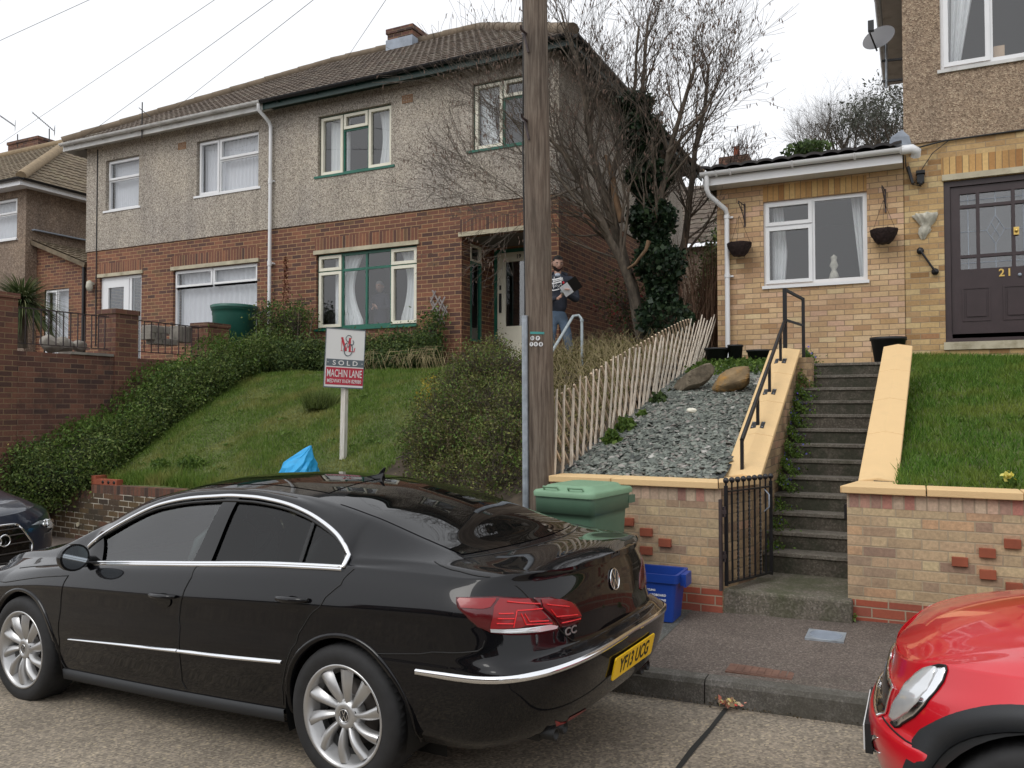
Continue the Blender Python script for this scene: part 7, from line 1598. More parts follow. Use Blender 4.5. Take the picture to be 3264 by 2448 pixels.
# ---------------------------------------------------------------- the red hatchback at the right edge
rc = thing('parked_car', 'bright red hatchback with oval headlamp and dark wheel arch cladding, entering at the lower right', 'car', group='cars parked along the kerb')
rc.location = (2.93, 3.10, .12); rc.rotation_euler = (0, -.0227, R_(-0.5)); HR = .845
sec = dict(zA=([-.6, 0, 1, 2, 2.5, 2.8, 3.0, 3.1], [.86, .90, .92, .90, .875, .82, .74, .69]), yA=([-.6, 0, 1.5, 2.2, 2.7, 3.1], [.12, .10, .09, .10, .13, .22]),
  zB=([-.6, -.4, -.2, 1.0, 1.6, 1.95, 2.3, 2.7, 3.0, 3.1], [.95, 1.25, 1.33, 1.35, 1.30, 1.05, .945, .885, .77, .70]), yB=([-.6, -.2, 1, 1.6, 2.0, 2.5, 3.1], [.22, .22, .22, .22, .17, .22, .34]),
  zC=([-.6, -.4, -.2, 1.0, 1.6, 1.95, 2.3, 2.6, 2.85, 3.0, 3.1], [.97, 1.32, 1.39, 1.40, 1.35, 1.12, .975, .92, .85, .77, .70]), yC=([-.6, 1, 1.6, 2.0, 2.5, 3.1], [.3, .30, .30, .28, .33, .42]),
  zD=([-.6, -.4, -.2, 1.0, 1.6, 2.05, 2.3, 2.6, 2.85, 3.0, 3.1], [.98, 1.35, 1.41, 1.42, 1.39, 1.08, 1.01, .955, .88, .79, .72]))
kw = dict(nr=3, nf=2.35, Lf=.72, Lr=.3)
def rr_(z, zR, zF, UF, ins): return row(([-.5, .6, 1.5, 2.4, 2.9], z), zR, zF, -.62, UF, ins, **kw)
lw_ = [rr_([.22, .2, .2, .2, .2], .25, .18, 3.00, .10), rr_([.30, .28, .28, .28, .28], .32, .27, 3.07, .04), rr_([.40, .38, .38, .38, .38], .42, .38, 3.115, .015), rr_([.50, .48, .48, .48, .47], .5, .47, 3.13, .003),
       rr_([.56, .56, .56, .55, .53], .56, .53, 3.12, .0), rr_([.60, .60, .60, .59, .56], .6, .56, 3.075, .002), rr_([.68, .68, .68, .67, .63], .68, .63, 3.065, .003), rr_([.76, .78, .78, .77, .69], .76, .66, 3.055, .02), rr_([.83, .86, .86, .84, .75], .83, .69, 3.035, .06),
       rr_([1, 1, 1, 1, 1], .9, .72, 3.01, .0)]
shm = CarShell(HR, lw_, None, sec, taper=(1.2, 2.2, .05), nside=160, wheels=((0, .345, .38), (2.54, .345, .38)))
def side_glass(i, c): return False
def mfm(nm, i, c):
    if nm == 'U': 
        if i < 10 and -.35 < c[0] < 1.9 and c[2] > shm.yA(0)*0+.93: return 1
        if i >= 20 and 1.62 < c[0] < 2.03: return 1
    return 0
shell_mesh(shm, rc, [M['paint_red'], M['gloss_black']], 'body', None, matfn=mfm)
pm_ = Picker(shm, rc)
def zm(x, y): return ((2700+x*.34244)/1.4756, (1880+y*.34244)/1.4756)
def mirR(pts): return [(p[0], 2*HR-p[1], p[2]) for p in pts]
for u in (0, 2.54):
    wheel(rc, u, .02, .345, .345, -1, .23, 8); wheel(rc, u, 2*HR-.02, .345, .345, 1, .23, 8, far=True)
    for s in (0, 1):
        mb = MB(); Y0, Y1 = (.03, .34) if not s else (2*HR-.34, 2*HR-.03); P = [[], []]
        for a in np.linspace(-.35, math.pi+.35, 30):
            for k, yy_ in enumerate((Y0, Y1)): P[k].append((-u+.385*math.cos(a), yy_, .345+.385*math.sin(a)))
        mb.grid(P); ye_ = Y1 if not s else Y0; mb.add([(-u+.385*math.cos(a), ye_, .345+.385*math.sin(a)) for a in np.linspace(0, math.pi, 24)]+[(-u-.385, ye_, .08), (-u+.385, ye_, .08)], [tuple(range(26))]); mb.build('wheel_arch_liner', M['ink'], rc, True)
    mb = MB(); P = [[], [], [], []]
    for a in np.linspace(-.30, math.pi+.30, 60):
        for k, (r, dy) in enumerate(((.465, .006), (.458, -.012), (.388, -.018), (.374, .03))):
            x_, z_ = u+r*math.cos(a), .345+r*math.sin(a); D = (shm.L[..., 0]-x_)**2+(shm.L[..., 2]-z_)**2+(shm.L[..., 1] > .45)*9; ii = np.argpartition(D.ravel(), 12)[:12]; P[k].append((-x_, float(shm.L[..., 1].ravel()[ii].mean())+dy, z_))
    for k in range(4):
        for _ in range(4): P[k] = [P[k][0]]+[(P[k][i][0], (P[k][i-1][1]+P[k][i][1]+P[k][i+1][1])/3, P[k][i][2]) for i in range(1, len(P[k])-1)]+[P[k][-1]]
    mb.grid(P); mb.build('arch_cladding', M['plastic_dark'], rc, True); mb = MB(); mb.grid([mirR(r_) for r_ in P]); mb.build('arch_cladding', M['plastic_dark'], rc, True)
hl = [(415, 1240), (430, 1170), (470, 1080), (530, 980), (610, 870), (700, 780), (790, 720), (870, 695), (915, 705), (925, 745), (890, 850), (820, 960), (720, 1080), (620, 1180), (520, 1250), (450, 1275)]
def mpatch(qs, off, dome, mat, nm, par, rings=8, thick=.01, part='L'):
    P = pm_.patch([zm(*q) for q in qs], part, off, dome, rings, 4, thick); o = MB().grid(P, 0, True, True).build(nm, mat, par, True); MB().grid([mirR(r_) for r_ in P], 0, True, True).build(nm, mat, par, True); return o
hm = mpatch(hl, .004, .012, M['chrome'], 'headlamp', rc)
mpatch([(q[0]*.86+80*.9-20, q[1]*.90+85) for q in hl], .0125, .016, M['lens_clear'], 'headlamp_lens', hm)
mb = MB(); mb.tube(pm_.line([zm(*q) for q in hl+hl[:1]], 'L', .003), .005, 5); mb.build('headlamp_surround', M['ink'], hm, True)
mpatch([(245, 1370), (262, 1350), (290, 1380), (305, 1440), (308, 1520), (295, 1545), (265, 1510), (248, 1440)], .003, .004, M['lens_red'] if False else M['chrome'], 'fog_lamp', rc)
mb = MB(); mb.tube(pm_.line([zm(*q) for q in ((330, 1180), (380, 1260), (460, 1340), (560, 1410), (640, 1455))], 'L', .001), .004, 5); mb.build('bumper_gap', M['ink'], rc, True)
# grille: chrome-rimmed dark mouth across the nose
nc_ = shm.L.shape[1]-1; P = []; 
def nose(z, yfrac, off):
    """point on the front at height z, yfrac 0 centre .. 1 towards the near side"""
    c = nc_-yfrac; col = shm.L[:, int(c), 2]; r = float(np.interp(z, col, range(len(col)))); p, n = shm.surf('L', r, c); return shm.local(p+n*off)
gr = MB()
def yfm(y): return float(np.interp(y, [HR-shm.L[int(5.5*shm.sub), -1-k, 1] for k in range(26)], range(26)))
for s in (0, 1):
    P = []
    for t in np.linspace(0, 1, 7):
        z = .545+.14*t; mx_ = yfm(.30+.05*t); r_ = [tuple(nose(z, mx_*q, .004)) for q in np.linspace(0, 1, 14)]; P.append(r_ if not s else mirR(r_))
    gr.grid(P)
g_ = gr.build('grille', M['gloss_black'], rc, True); ch_ = MB()
for z in (.545, .685):
    r_ = [tuple(nose(z, yfm(.30+.05*(z-.545)/.14)*q, .006)) for q in np.linspace(0, 1, 16)]; ch_.tube(r_, .007, 6); ch_.tube(mirR(r_), .007, 6)
r_ = [tuple(nose(z, yfm(.30+.05*(z-.545)/.14), .006)) for z in np.linspace(.545, .685, 8)]; ch_.tube(r_, .007, 6); ch_.tube(mirR(r_), .007, 6); ch_.build('grille_surround', M['chrome'], rc, True)
mb = MB(); b_ = nose(.71, 0, .004); mb.ball((b_[0], HR, .715), .022, n=12, sc=(.4, 1.6, .7)); mb.build('bonnet_badge', M['chrome'], rc, True)
mb = MB(); xn = -3.134; mb.box(xn-.006, xn, HR-.24, HR+.24, .38, .48); mb.build('number_plate', M['plate_white'], rc, True); mb = MB(); mb.box(xn+.0005, xn+.03, HR-.25, HR+.25, .37, .49); mb.build('plate_holder', M['rubber'], rc, True)
mb = MB(); mb.box(.40, -2.95, .10, 2*HR-.10, .16, .28); mb.build('underbody', M['ink'], rc, True)
# ---------------------------------------------------------------- the dark blue car facing us at the left edge
ac = thing('parked_car', 'dark navy car with chrome framed grille seen head on at the left edge', 'car', group='cars parked along the kerb')
ac.location = (-11.03, 5.435, zr(-9.5)-.01); ac.rotation_euler = (0, .0227, R_(181)); HA = .915
sec = dict(zA=([-.8, 0, 2, 2.6, 3.0, 3.3, 3.45], [1.0, 1.02, 1.0, .97, .93, .87, .82]), yA=([-.8, 0, 1.5, 2.6, 3.1, 3.45], [.15, .11, .10, .12, .17, .24]),
  zB=([-.8, -.5, 0, 1.2, 1.8, 2.3, 2.7, 3.1, 3.45], [1.05, 1.35, 1.45, 1.50, 1.42, 1.12, 1.04, .97, .85]), yB=([-.8, 0, 1.5, 2.2, 2.7, 3.45], [.25, .28, .28, .2, .24, .34]),
  zC=([-.8, -.5, 0, 1.2, 1.8, 2.3, 2.7, 3.1, 3.3, 3.45], [1.05, 1.42, 1.54, 1.57, 1.48, 1.16, 1.07, .995, .93, .86]), yC=([-.8, 1.5, 2.2, 2.7, 3.45], [.36, .36, .32, .36, .45]),
  zD=([-.8, -.5, 0, 1.2, 1.8, 2.35, 2.7, 3.1, 3.35, 3.45], [1.08, 1.45, 1.58, 1.60, 1.53, 1.17, 1.09, 1.01, .93, .87]))
kw = dict(nr=3, nf=2.5, Lf=.65, Lr=.4)
def ra_(z, zF, UF, ins): return row(([-.7, .6, 1.5, 2.6, 3.0], z), z[0], zF, -.85, UF, ins, **kw)
lwa = [ra_([.24]*5, .2, 3.38, .10), ra_([.33]*5, .28, 3.46, .03), ra_([.45]*5, .40, 3.50, .01), ra_([.56]*5, .52, 3.51, .0), ra_([.68, .68, .68, .68, .66], .62, 3.50, .0), ra_([.78, .8, .8, .79, .74], .70, 3.49, .003), ra_([.86, .9, .9, .88, .81], .77, 3.47, .015), ra_([.94, .97, .97, .94, .86], .82, 3.45, .06), ra_([1]*5, .87, 3.42, 0)]
sha = CarShell(HA, lwa, None, sec, taper=(1.3, 2.3, .05), nside=110, wheels=((0, .35, .38), (2.6, .35, .38)))
shell_mesh(sha, ac, [M['paint_navy'], M['gloss_black']], 'body', None, matfn=lambda nm, i, c: 1 if nm == 'U' and ((i < 10 and -.4 < c[0] < 2.1) or (i >= 20 and 1.85 < c[0] < 2.33)) else 0)
pa = Picker(sha, ac)
def zb_(x, y): return (x*.17485/1.4756, (1540+y*.17485)/1.4756)
def mirA(pts): return [(p[0], 2*HA-p[1], p[2]) for p in pts]
for u in (0, 2.6):
    wheel(ac, u, .02, .35, .35, -1, .23, 5); wheel(ac, u, 2*HA-.02, .35, .35, 1, .23, 5, far=True)
def apatch(qs, off, dome, mat, nm, par, rings=6, thick=.01, part='L', mir=True):
    P = pa.patch([zb_(*q) for q in qs], part, off, dome, rings, 5, thick); o = MB().grid(P, 0, True, True).build(nm, mat, par, True)
    if mir: MB().grid([mirA(r_) for r_ in P], 0, True, True).build(nm, mat, par, True)
    return o
ah = apatch([(560, 770), (700, 690), (820, 640), (850, 650), (900, 740), (935, 830), (920, 850), (820, 910), (740, 940), (690, 900), (610, 820)], .004, .010, plain('grey_lamp_glass', (.20, .22, .23), .15, .3), 'headlamp', ac)
apatch([(815, 660), (840, 660), (885, 740), (918, 825), (900, 845), (790, 905), (745, 915), (745, 895), (800, 860), (855, 820), (850, 760), (825, 700)], .014, .004, M['lens_clear'], 'headlamp_strip', ah)
P = pa.line([zb_(795+38*math.cos(a), 742+55*math.sin(a)) for a in np.linspace(0, 6.283, 17)], 'L', .018, n=2); mb = MB(); mb.tube(P, .010, 6); mb.tube(mirA(P), .010, 6); mb.build('headlamp_projector', M['chrome'], ah, True)
def nosea(z, cfrac, off):
    c = sha.L.shape[1]-1-cfrac; col = sha.L[:, int(c), 2]; r = float(np.interp(z, col, range(len(col)))); p, n = sha.surf('L', r, c); return tuple(sha.local(p+n*off))
def yfr(y):   # column offset whose outline lies y from the centre
    return float(np.interp(y, [HA-sha.L[20, -1-k, 1] for k in range(26)], range(26)))
sil = [(0, .80), (.26, .795), (.30, .78), (.42, .60), (.38, .38), (0, .36)]
gm = MB(); pts = []
for k in (0, 1):
    P = []
    for z in np.linspace(.37, .795, 12):
        w_ = float(np.interp(z, [.37, .6, .78, .795], [.38, .42, .30, .26])); r_ = [nosea(z, yfr(w_*q), .003) for q in np.linspace(0, 1, 12)]; P.append(r_ if not k else mirA(r_))
    gm.grid(P)
g_ = gm.build('grille', M['gloss_black'], ac, True); mb = MB(); r_ = []
for (y0, z0), (y1, z1) in zip(sil[:-1], sil[1:]):
    for t in np.linspace(0, 1, 6): r_.append(nosea(z0+(z1-z0)*t, yfr(y0+(y1-y0)*t), .008))
mb.tube(r_, .012, 6); mb.tube(mirA(r_), .012, 6); mb.build('grille_frame', M['chrome'], g_, True)
mb = MB()
for z in (.46, .54, .62, .70, .755):
    w_ = float(np.interp(z, [.37, .6, .78, .795], [.37, .41, .29, .25])); r_ = [nosea(z, yfr(w_*q), .010) for q in np.linspace(0, 1, 10)]; mb.tube(r_, .007, 5); mb.tube(mirA(r_), .007, 5)
mb.build('grille_bars', M['disc'], g_, True); mb = MB()
for yo_ in (-.125, -.042, .042, .125):
    c0 = nosea(.66, 0, .02); mb.tube([(c0[0]-.004, HA+yo_+.052*math.cos(a), .665+.052*math.sin(a)) for a in np.linspace(0, 6.2832, 25)], .007, 6)
mb.build('ring_emblem', M['chrome'], g_, True)
mb = MB(); xp = -3.53; mb.box(xp-.01, xp, HA-.26, HA+.26, .335, .445); p_ = mb.build('number_plate', M['plate_white'], ac, True)
text_mesh('IYV', .10, 'characters', M['ink'], p_, frame_m((xp-.0115, HA-.15, .39), (0, -1, 0), (0, 0, 1)), sx=.82, local=True, bold=.002, depth=.0004)
mb = MB(); mb.box(.7, -3.3, .12, 2*HA-.12, .17, .30); mb.build('underbody', M['ink'], ac, True)
# ---------------------------------------------------------------- grass
def scatter(x0, x1, y0f, y1f, n, fz, keep=None):
    x = RNG.uniform(x0, x1, n); a = np.array([y0f(v) if callable(y0f) else y0f for v in x]); b = np.array([y1f(v) if callable(y1f) else y1f for v in x])
    y = a+(b-a)*RNG.random(n); z = np.array([fz(p, q) for p, q in zip(x, y)]); P = np.stack([x, y, z], 1)
    return P if keep is None else P[keep(P)]
P = scatter(-11.2, -5.3, lambda x: yw(x)+.14, 10.9, 90000, g19); clump = .5+.5*np.sin(P[:, 0]*3.1+1.3*np.sin(P[:, 1]*2.3))*np.sin(P[:, 1]*2.7+P[:, 0])
V, F = blades(P, .042, .010, 1.0); hs_ = np.repeat(.55+.9*clump, 3)[:, None]; base = np.repeat(P, 3, 0); V = base+(V-base)*np.concatenate([np.ones((len(V), 2))*.9, hs_], 1)
tag(np_mesh('grass', V, F, M['grass']), 'patchy yellow green lawn grass on the left bank', 'grass', kind='stuff')
P = scatter(-.15, 4.6, 6.95, 12.1, 80000, g21l); V, F = blades(P, .055, .011, 1.0); tag(np_mesh('grass', V, F, M['grass21']), 'lush bright green lawn grass behind the right coping', 'grass', kind='stuff')
# taller edge grass and weeds along walls
pts = []
for i in range(5200):
    x = random.uniform(-11.1, -5.5); pts.append((x, yw(x)+.14+abs(random.gauss(0, .10)), 0)); pts[-1] = (pts[-1][0], pts[-1][1], g19(pts[-1][0], pts[-1][1]))
V, F = blades(np.array(pts), .11, .013, .7); tag(np_mesh('edge_grass', V, F, M['grass']), 'longer grass growing along the top of the grimy street wall', 'grass', kind='stuff')
def tuft(c, r, h, n, mat, label, name='grass_tuft', lean=1.0, w=.012):
    a = RNG.random(n)*2*np.pi; rr_ = r*np.sqrt(RNG.random(n)); P = np.stack([c[0]+rr_*np.cos(a), c[1]+rr_*np.sin(a), np.full(n, c[2])], 1); V, F = blades(P, h, w, lean); return tag(np_mesh(name, V, F, mat), label, 'plant')
q = at(690, 882, Y=9.3); q[1] = 9.3; tuft((q[0], 9.3, g19(q[0], 9.3)), .22, .22, 900, M['leaf_hedge'], 'dark green grass tussock in the middle of the left lawn')
def leafy(c, r, n, size, mat, name, label, cat='plant', sc=(1, 1, 1), up=.3, group=None, aspect=.55):
    d = RNG.normal(size=(n, 3)); d /= np.linalg.norm(d, axis=1)[:, None]; P = np.array(c)+d*(r*RNG.random(n)**.4)[:, None]*np.array(sc); V, F = leaf_quads(P, size, aspect, up); return tag(np_mesh(name, V, F, mat), label, cat, group)
for k, (px, py) in enumerate(((415, 1028), (345, 1035))):
    y = 7.85; x = ax(px, y, py); leafy((x, y, g19(x, y)+.05), .20-.05*k, 350, .07, M['leaf_light'], 'thistle_clump', ['larger pale thistly weed clump on the lawn behind the grimy wall', 'smaller pale thistly weed clump on the lawn beside the loose brick'][k], sc=(1.3, .6, .5), up=1.0, aspect=.3)
# ---------------------------------------------------------------- slate chippings
n = 11000; P = scatter(-2.84, -1.47, 6.80, 11.3, n, g21b)
P = P[(P[:, 0] < -1.50) | (P[:, 1] > 7.0)]; n = len(P); ang = RNG.random(n)*2*np.pi; L = .018+.034*RNG.random(n)**1.5; Wd = L*(.35+.45*RNG.random(n)); th = .003+.006*RNG.random(n)
tilt = RNG.normal(size=(n, 3))*.38; tilt[:, 2] = 1; tilt[:, 1] -= .27; nz_ = tilt/np.linalg.norm(tilt, axis=1)[:, None]; ux = np.stack([np.cos(ang), np.sin(ang), 0*ang], 1); ux -= nz_*(ux*nz_).sum(1)[:, None]; ux /= np.linalg.norm(ux, axis=1)[:, None]; uy = np.cross(nz_, ux)
C0 = P+np.array([0, 0, .008])+nz_*(RNG.random(n)*.022)[:, None]; V = []
shp = [(-1, -.3), (-.4, -1), (.7, -.8), (1, .2), (.3, 1), (-.7, .7)]
for zz in (-.5, .5):
    for a, b in shp: V.append(C0+ux*(L*a*(.8+.3*RNG.random(n)))[:, None]+uy*(Wd*b*(.8+.3*RNG.random(n)))[:, None]+nz_*(th*zz)[:, None])
V = np.stack(V, 1).reshape(-1, 3); idx = (np.arange(n)*12)[:, None]; F = []
for i in range(6): j = (i+1) % 6; F.append(np.concatenate([idx+i, idx+j, idx+6+j, idx+6+i], 1))
F.append(np.concatenate([idx+6, idx+7, idx+8, idx+9], 1)); F.append(np.concatenate([idx+6, idx+9, idx+10, idx+11], 1))
tag(np_mesh('slate_chippings', V, np.concatenate(F), M['slate']), 'grey green slate chippings covering the sloping bed beside the fence', 'gravel', kind='stuff')
# weeds at the top of the slate bed and along the fence foot
def mass(name, pts, size, mat, label, cat, kind=None, group=None, up=.3, aspect=.55, parent=None):
    V, F = leaf_quads(np.array(pts), size, aspect, up); o = np_mesh(name, V, F, mat, parent)
    return tag(o, label, cat, group, kind) if label else o
pts = [(random.uniform(-2.75, -1.5), y, g21b(-2, y)+abs(random.gauss(0, .045))) for y in [random.uniform(10.7, 12.1) for _ in range(6500)]]
mass('low_weeds', pts, .045, M['leaf_light'], 'bright green low weeds under the black pots at the top of the slate bed', 'ground cover', 'stuff')
for k, (y, r, h_) in enumerate(((7.75, .12, .18), (8.2, .16, .22), (8.75, .10, .15), (9.4, .18, .26), (9.9, .12, .16), (10.25, .14, .18))):
    c = (-2.72, y, interp(y, FB)+.06); leafy(c, r, int(700*r/.15), .062, M['leaf_light'] if k != 3 else M['leaf_dark'], 'fence_weed', ['lowest', 'second lowest', 'small third', 'bushy dark fourth', 'fifth', 'highest'][k]+' clump of green weeds at the foot of the paling fence', sc=(.7, 1, h_/r*.8), up=.8, group='weed clumps along the paling fence')
for k, (x, y, z, r) in enumerate(((-.46, 6.60, zp(-.4, 6.6)+.03, .055), (-.05, 6.60, zp(0, 6.6)+.01, .035), (.35, 6.6, zp(.3, 6.6)+.01, .04))):
    leafy((x, y, z), r, 60, .045, M['leaf_light'], 'pavement_weed', ['largest weed at the foot of the right gate pier', 'small weed in the wall joint right of the pier', 'small flat weed under the wall behind the red car'][k], sc=(1, .5, .9), up=1.0, aspect=.35, group='weeds at the foot of the right wall')
# trailing plant with blue flowers down the left side of the steps
tr_ = thing('trailing_plant', 'trailing green plant with small violet flowers hanging down the left side of the steps', 'plant', (-1.1, 8.5, 1.5)); pts = []; fl = []
for i in range(13):
    y = ys+i*SY; z = zs+SZ*(i+1)
    for _ in range(520 if i > 2 else 160):
        s = abs(random.gauss(0, .075)); pts.append((-1.19+s, y+random.uniform(-.05, .25), z+abs(random.gauss(0, .055))+(.10*max(0, 1-s/.1) if i > 2 else 0)))
        if random.random() < .03: fl.append((pts[-1][0]+.01, pts[-1][1]-.03, pts[-1][2]+.03))
mass('foliage', pts, .028, M['leaf_light'], None, None, parent=tr_); mass('flowers', fl, .018, M['flower_blue'], None, None, parent=tr_, aspect=1)
q = at(2179, 1030, Y=7.15); q = (q[0], 7.15, g21l(q[0], 7.15)); pr_ = thing('primrose', 'pale yellow primrose at the lower right corner of the bright lawn', 'flower', q)
d = [(q[0]+random.gauss(0, .04), q[1]+random.gauss(0, .03), q[2]+abs(random.gauss(.03, .02))) for _ in range(50)]; mass('leaves', d, .06, M['leaf_light'], None, None, parent=pr_, up=1)
d = [(q[0]+random.gauss(0, .018), q[1]-.02+random.gauss(0, .012), q[2]+.09+random.gauss(0, .012)) for _ in range(26)]; mass('petals', d, .03, M['flower_yellow'], None, None, parent=pr_, aspect=1)
# ---------------------------------------------------------------- bodies of shrubs
def shrub(name, label, cat, blobs, n, size, mats, stems=None, core=None, up=.3, twigs=0, aspect=.55, flowers=0, density=.45, group=None, twig_r=.0035, twig_len=.35):
    """blobs: (centre, radii); leaves sit mostly near the surface, thinning to gaps"""
    vol = np.array([b[1][0]*b[1][1]*b[1][2] for b in blobs])**.67; pr = vol/vol.sum(); base = blobs[0][0]
    root = thing(name, label, cat, tuple(base), group=group); per = n//len(mats)
    for m, mt in enumerate(mats):
        which = RNG.choice(len(blobs), per, p=pr); d = RNG.normal(size=(per, 3)); d /= np.linalg.norm(d, axis=1)[:, None]
        # clumping: leaves gather on random spray centres
        k = max(6, per//55); sc_w = RNG.choice(len(blobs), k, p=pr); sd = RNG.normal(size=(k, 3)); sd /= np.linalg.norm(sd, axis=1)[:, None]
        Cn = np.array([blobs[a][0] for a in sc_w])+sd*(1-.40*RNG.random(k)**1.6)[:, None]*np.array([blobs[a][1] for a in sc_w])
        pick = RNG.integers(0, k, per); P = Cn[pick]+RNG.normal(size=(per, 3))*(size*2.1); lo = RNG.random(per) < density
        P2 = np.array([blobs[a][0] for a in which])+d*(RNG.random(per)**.33)[:, None]*np.array([blobs[a][1] for a in which]); P = np.where(lo[:, None], P2, P)
        V, F = leaf_quads(P, size, aspect, up); np_mesh('foliage', V, F, mt, root)
    if twigs:
        mb = MB()
        for _ in range(twigs):
            a = blobs[RNG.integers(0, len(blobs))]; d = Vector(RNG.normal(size=3)).normalized(); d.z = abs(d.z)*.9; c = Vector(a[0]); r = Vector(a[1]); e = c+Vector((d.x*r.x, d.y*r.y, d.z*r.z))*random.uniform(.6, 1.15); s_ = e-(e-c).normalized()*random.uniform(.4, 1.2)*twig_len-Vector((0, 0, .12)); mid = (s_+e)/2+Vector((random.gauss(0, .03), random.gauss(0, .03), random.gauss(0, .03)))
            mb.tube([s_, mid, e], [twig_r*1.6, twig_r*1.2, twig_r*.5], 4, caps=False)
        mb.build('twigs', M['twig'], root)
    if stems:
        mb = MB()
        for s_ in stems: mb.tube(s_[0], s_[1], 7)
        mb.build('stems', M['bark'], root)
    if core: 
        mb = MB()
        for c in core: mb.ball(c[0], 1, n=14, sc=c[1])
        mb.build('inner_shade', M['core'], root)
    if flowers:
        Pf = []
        for _ in range(flowers): a = blobs[RNG.integers(0, len(blobs))]; d = RNG.normal(size=3); d /= np.linalg.norm(d); Pf.append(np.array(a[0])+d*np.array(a[1])*1.05)
        V, F = leaf_quads(np.array(Pf), .035, 1.0, 0); np_mesh('flowers', V, F, M['flower_yellow'], root)
    return root
M['core'] = plain('foliage_shade_core', (.018, .020, .011), 1.0, var=.5, vscale=14)  # near-black solid bodies; the shade deep inside the foliage is put in as colour
# hedge climbing the bank in front of the terrace wall
bl = []; co_ = []
for i in range(17):
    y = 7.55+i*.255; g = g19(-10.7, y); t = i/16; h = (.42+.10*math.sin(i*1.1))*(1 if i < 11 else .55); w = .62+.05*math.sin(i*1.7); x = -10.72-.0*t
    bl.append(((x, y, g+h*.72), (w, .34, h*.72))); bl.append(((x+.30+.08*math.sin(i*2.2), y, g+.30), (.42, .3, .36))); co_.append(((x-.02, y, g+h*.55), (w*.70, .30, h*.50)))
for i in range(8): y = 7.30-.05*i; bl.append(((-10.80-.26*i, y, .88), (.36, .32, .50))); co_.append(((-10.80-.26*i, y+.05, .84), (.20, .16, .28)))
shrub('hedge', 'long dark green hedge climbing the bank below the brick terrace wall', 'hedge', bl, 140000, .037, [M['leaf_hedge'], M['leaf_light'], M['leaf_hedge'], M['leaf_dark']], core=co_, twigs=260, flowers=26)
pts = []
for i in range(4600):
    y = random.uniform(7.4, 11.6); x = random.uniform(-11.25, -10.5); g = g19(-10.7, y); pts.append((x+random.gauss(0, .05), y, g+(.66 if y < 10.5 else .45)+.10*math.sin(y*4.3)+abs(random.gauss(0, .07))))
mass('hedge_shoots', pts, .055, M['leaf_light'], None, None, up=1.2, aspect=.35, parent=bpy.data.objects['hedge'])
# climber bush against the wall by the downpipe, dark shrubs in the front bed
def bank(x, y): return g19(x, y)
shrub('climbing_bush', 'loose bush with fresh green leaf tips against the downpipe', 'shrub', [((-10.55, 11.6, 2.9), (.55, .40, .55)), ((-10.7, 11.65, 3.45), (.40, .30, .42)), ((-10.2, 11.7, 3.4), (.28, .25, .35))], 7000, .042, [M['leaf_light'], M['leaf_hedge'], M['leaf_dark']], density=.35, twigs=170,
      stems=[([(-10.5+.2*k, 11.6, 2.4), (-10.6+.25*k, 11.62, 3.0), (-10.75+.35*k, 11.6, 3.6)], [.018, .014, .006]) for k in range(4)])
for k, (x0, x1, h, lab) in enumerate(((-10.3, -9.3, .52, 'dark shrub below the left part of the green framed lounge window'), (-9.2, -8.2, .50, 'dark shrub below the middle of the green framed lounge window, behind the sold board'), (-8.1, -7.1, .56, 'dark spreading shrub with dry stems below the broken trellis'))):
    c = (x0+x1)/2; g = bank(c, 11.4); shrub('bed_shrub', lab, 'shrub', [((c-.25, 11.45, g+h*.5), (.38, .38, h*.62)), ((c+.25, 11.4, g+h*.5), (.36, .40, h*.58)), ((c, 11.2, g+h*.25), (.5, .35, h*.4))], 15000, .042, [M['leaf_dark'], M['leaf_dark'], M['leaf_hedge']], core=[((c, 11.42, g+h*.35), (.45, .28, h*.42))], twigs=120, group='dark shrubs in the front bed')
shrub('trellis_climber', 'climbing plant growing up the broken trellis', 'climber', [((-7.35, 11.85, 3.15), (.22, .16, .35)), ((-7.5, 11.8, 2.8), (.35, .22, .35))], 3200, .045, [M['leaf_dark'], M['leaf_light']], twigs=60)
mb = MB()
for i in range(110):
    x = random.choice((-7.9, -7.3, -6.9))+random.gauss(0, .16); y = random.uniform(10.7, 11.4); g = bank(x, y); a = random.uniform(0, 6.28); L_ = random.uniform(.25, .55); hx, hy = math.cos(a)*L_*.7, -abs(math.sin(a))*L_*.8
    mb.tube([(x, y, g), (x+hx*.3, y+hy*.3, g+L_*.62), (x+hx*.75, y+hy*.75, g+L_*.60), (x+hx, y+hy, g+L_*.25)], [.004, .0035, .003, .002], 4, caps=False)
tag(mb.build('dry_stems', M['twine']), 'pale arching dry stems at the upper edge of the lawn', 'dry grass', kind='stuff')
# rusty spire by the downpipe
pts = [(ax(616, 11.8)+random.gauss(0, .035)*(1.3-t), 11.8+random.gauss(0, .03), lerp(az(616, 660, 11.8), az(616, 555, 11.8), t)) for t in [random.random() for _ in range(520)]]
mass('rusty_plume', pts, .035, island('rusty_seed_head', [(0, (.10, .04, .02)), (1, (.24, .09, .045))]), 'rusty red seed spire standing against the brick right of the downpipe', 'plant')
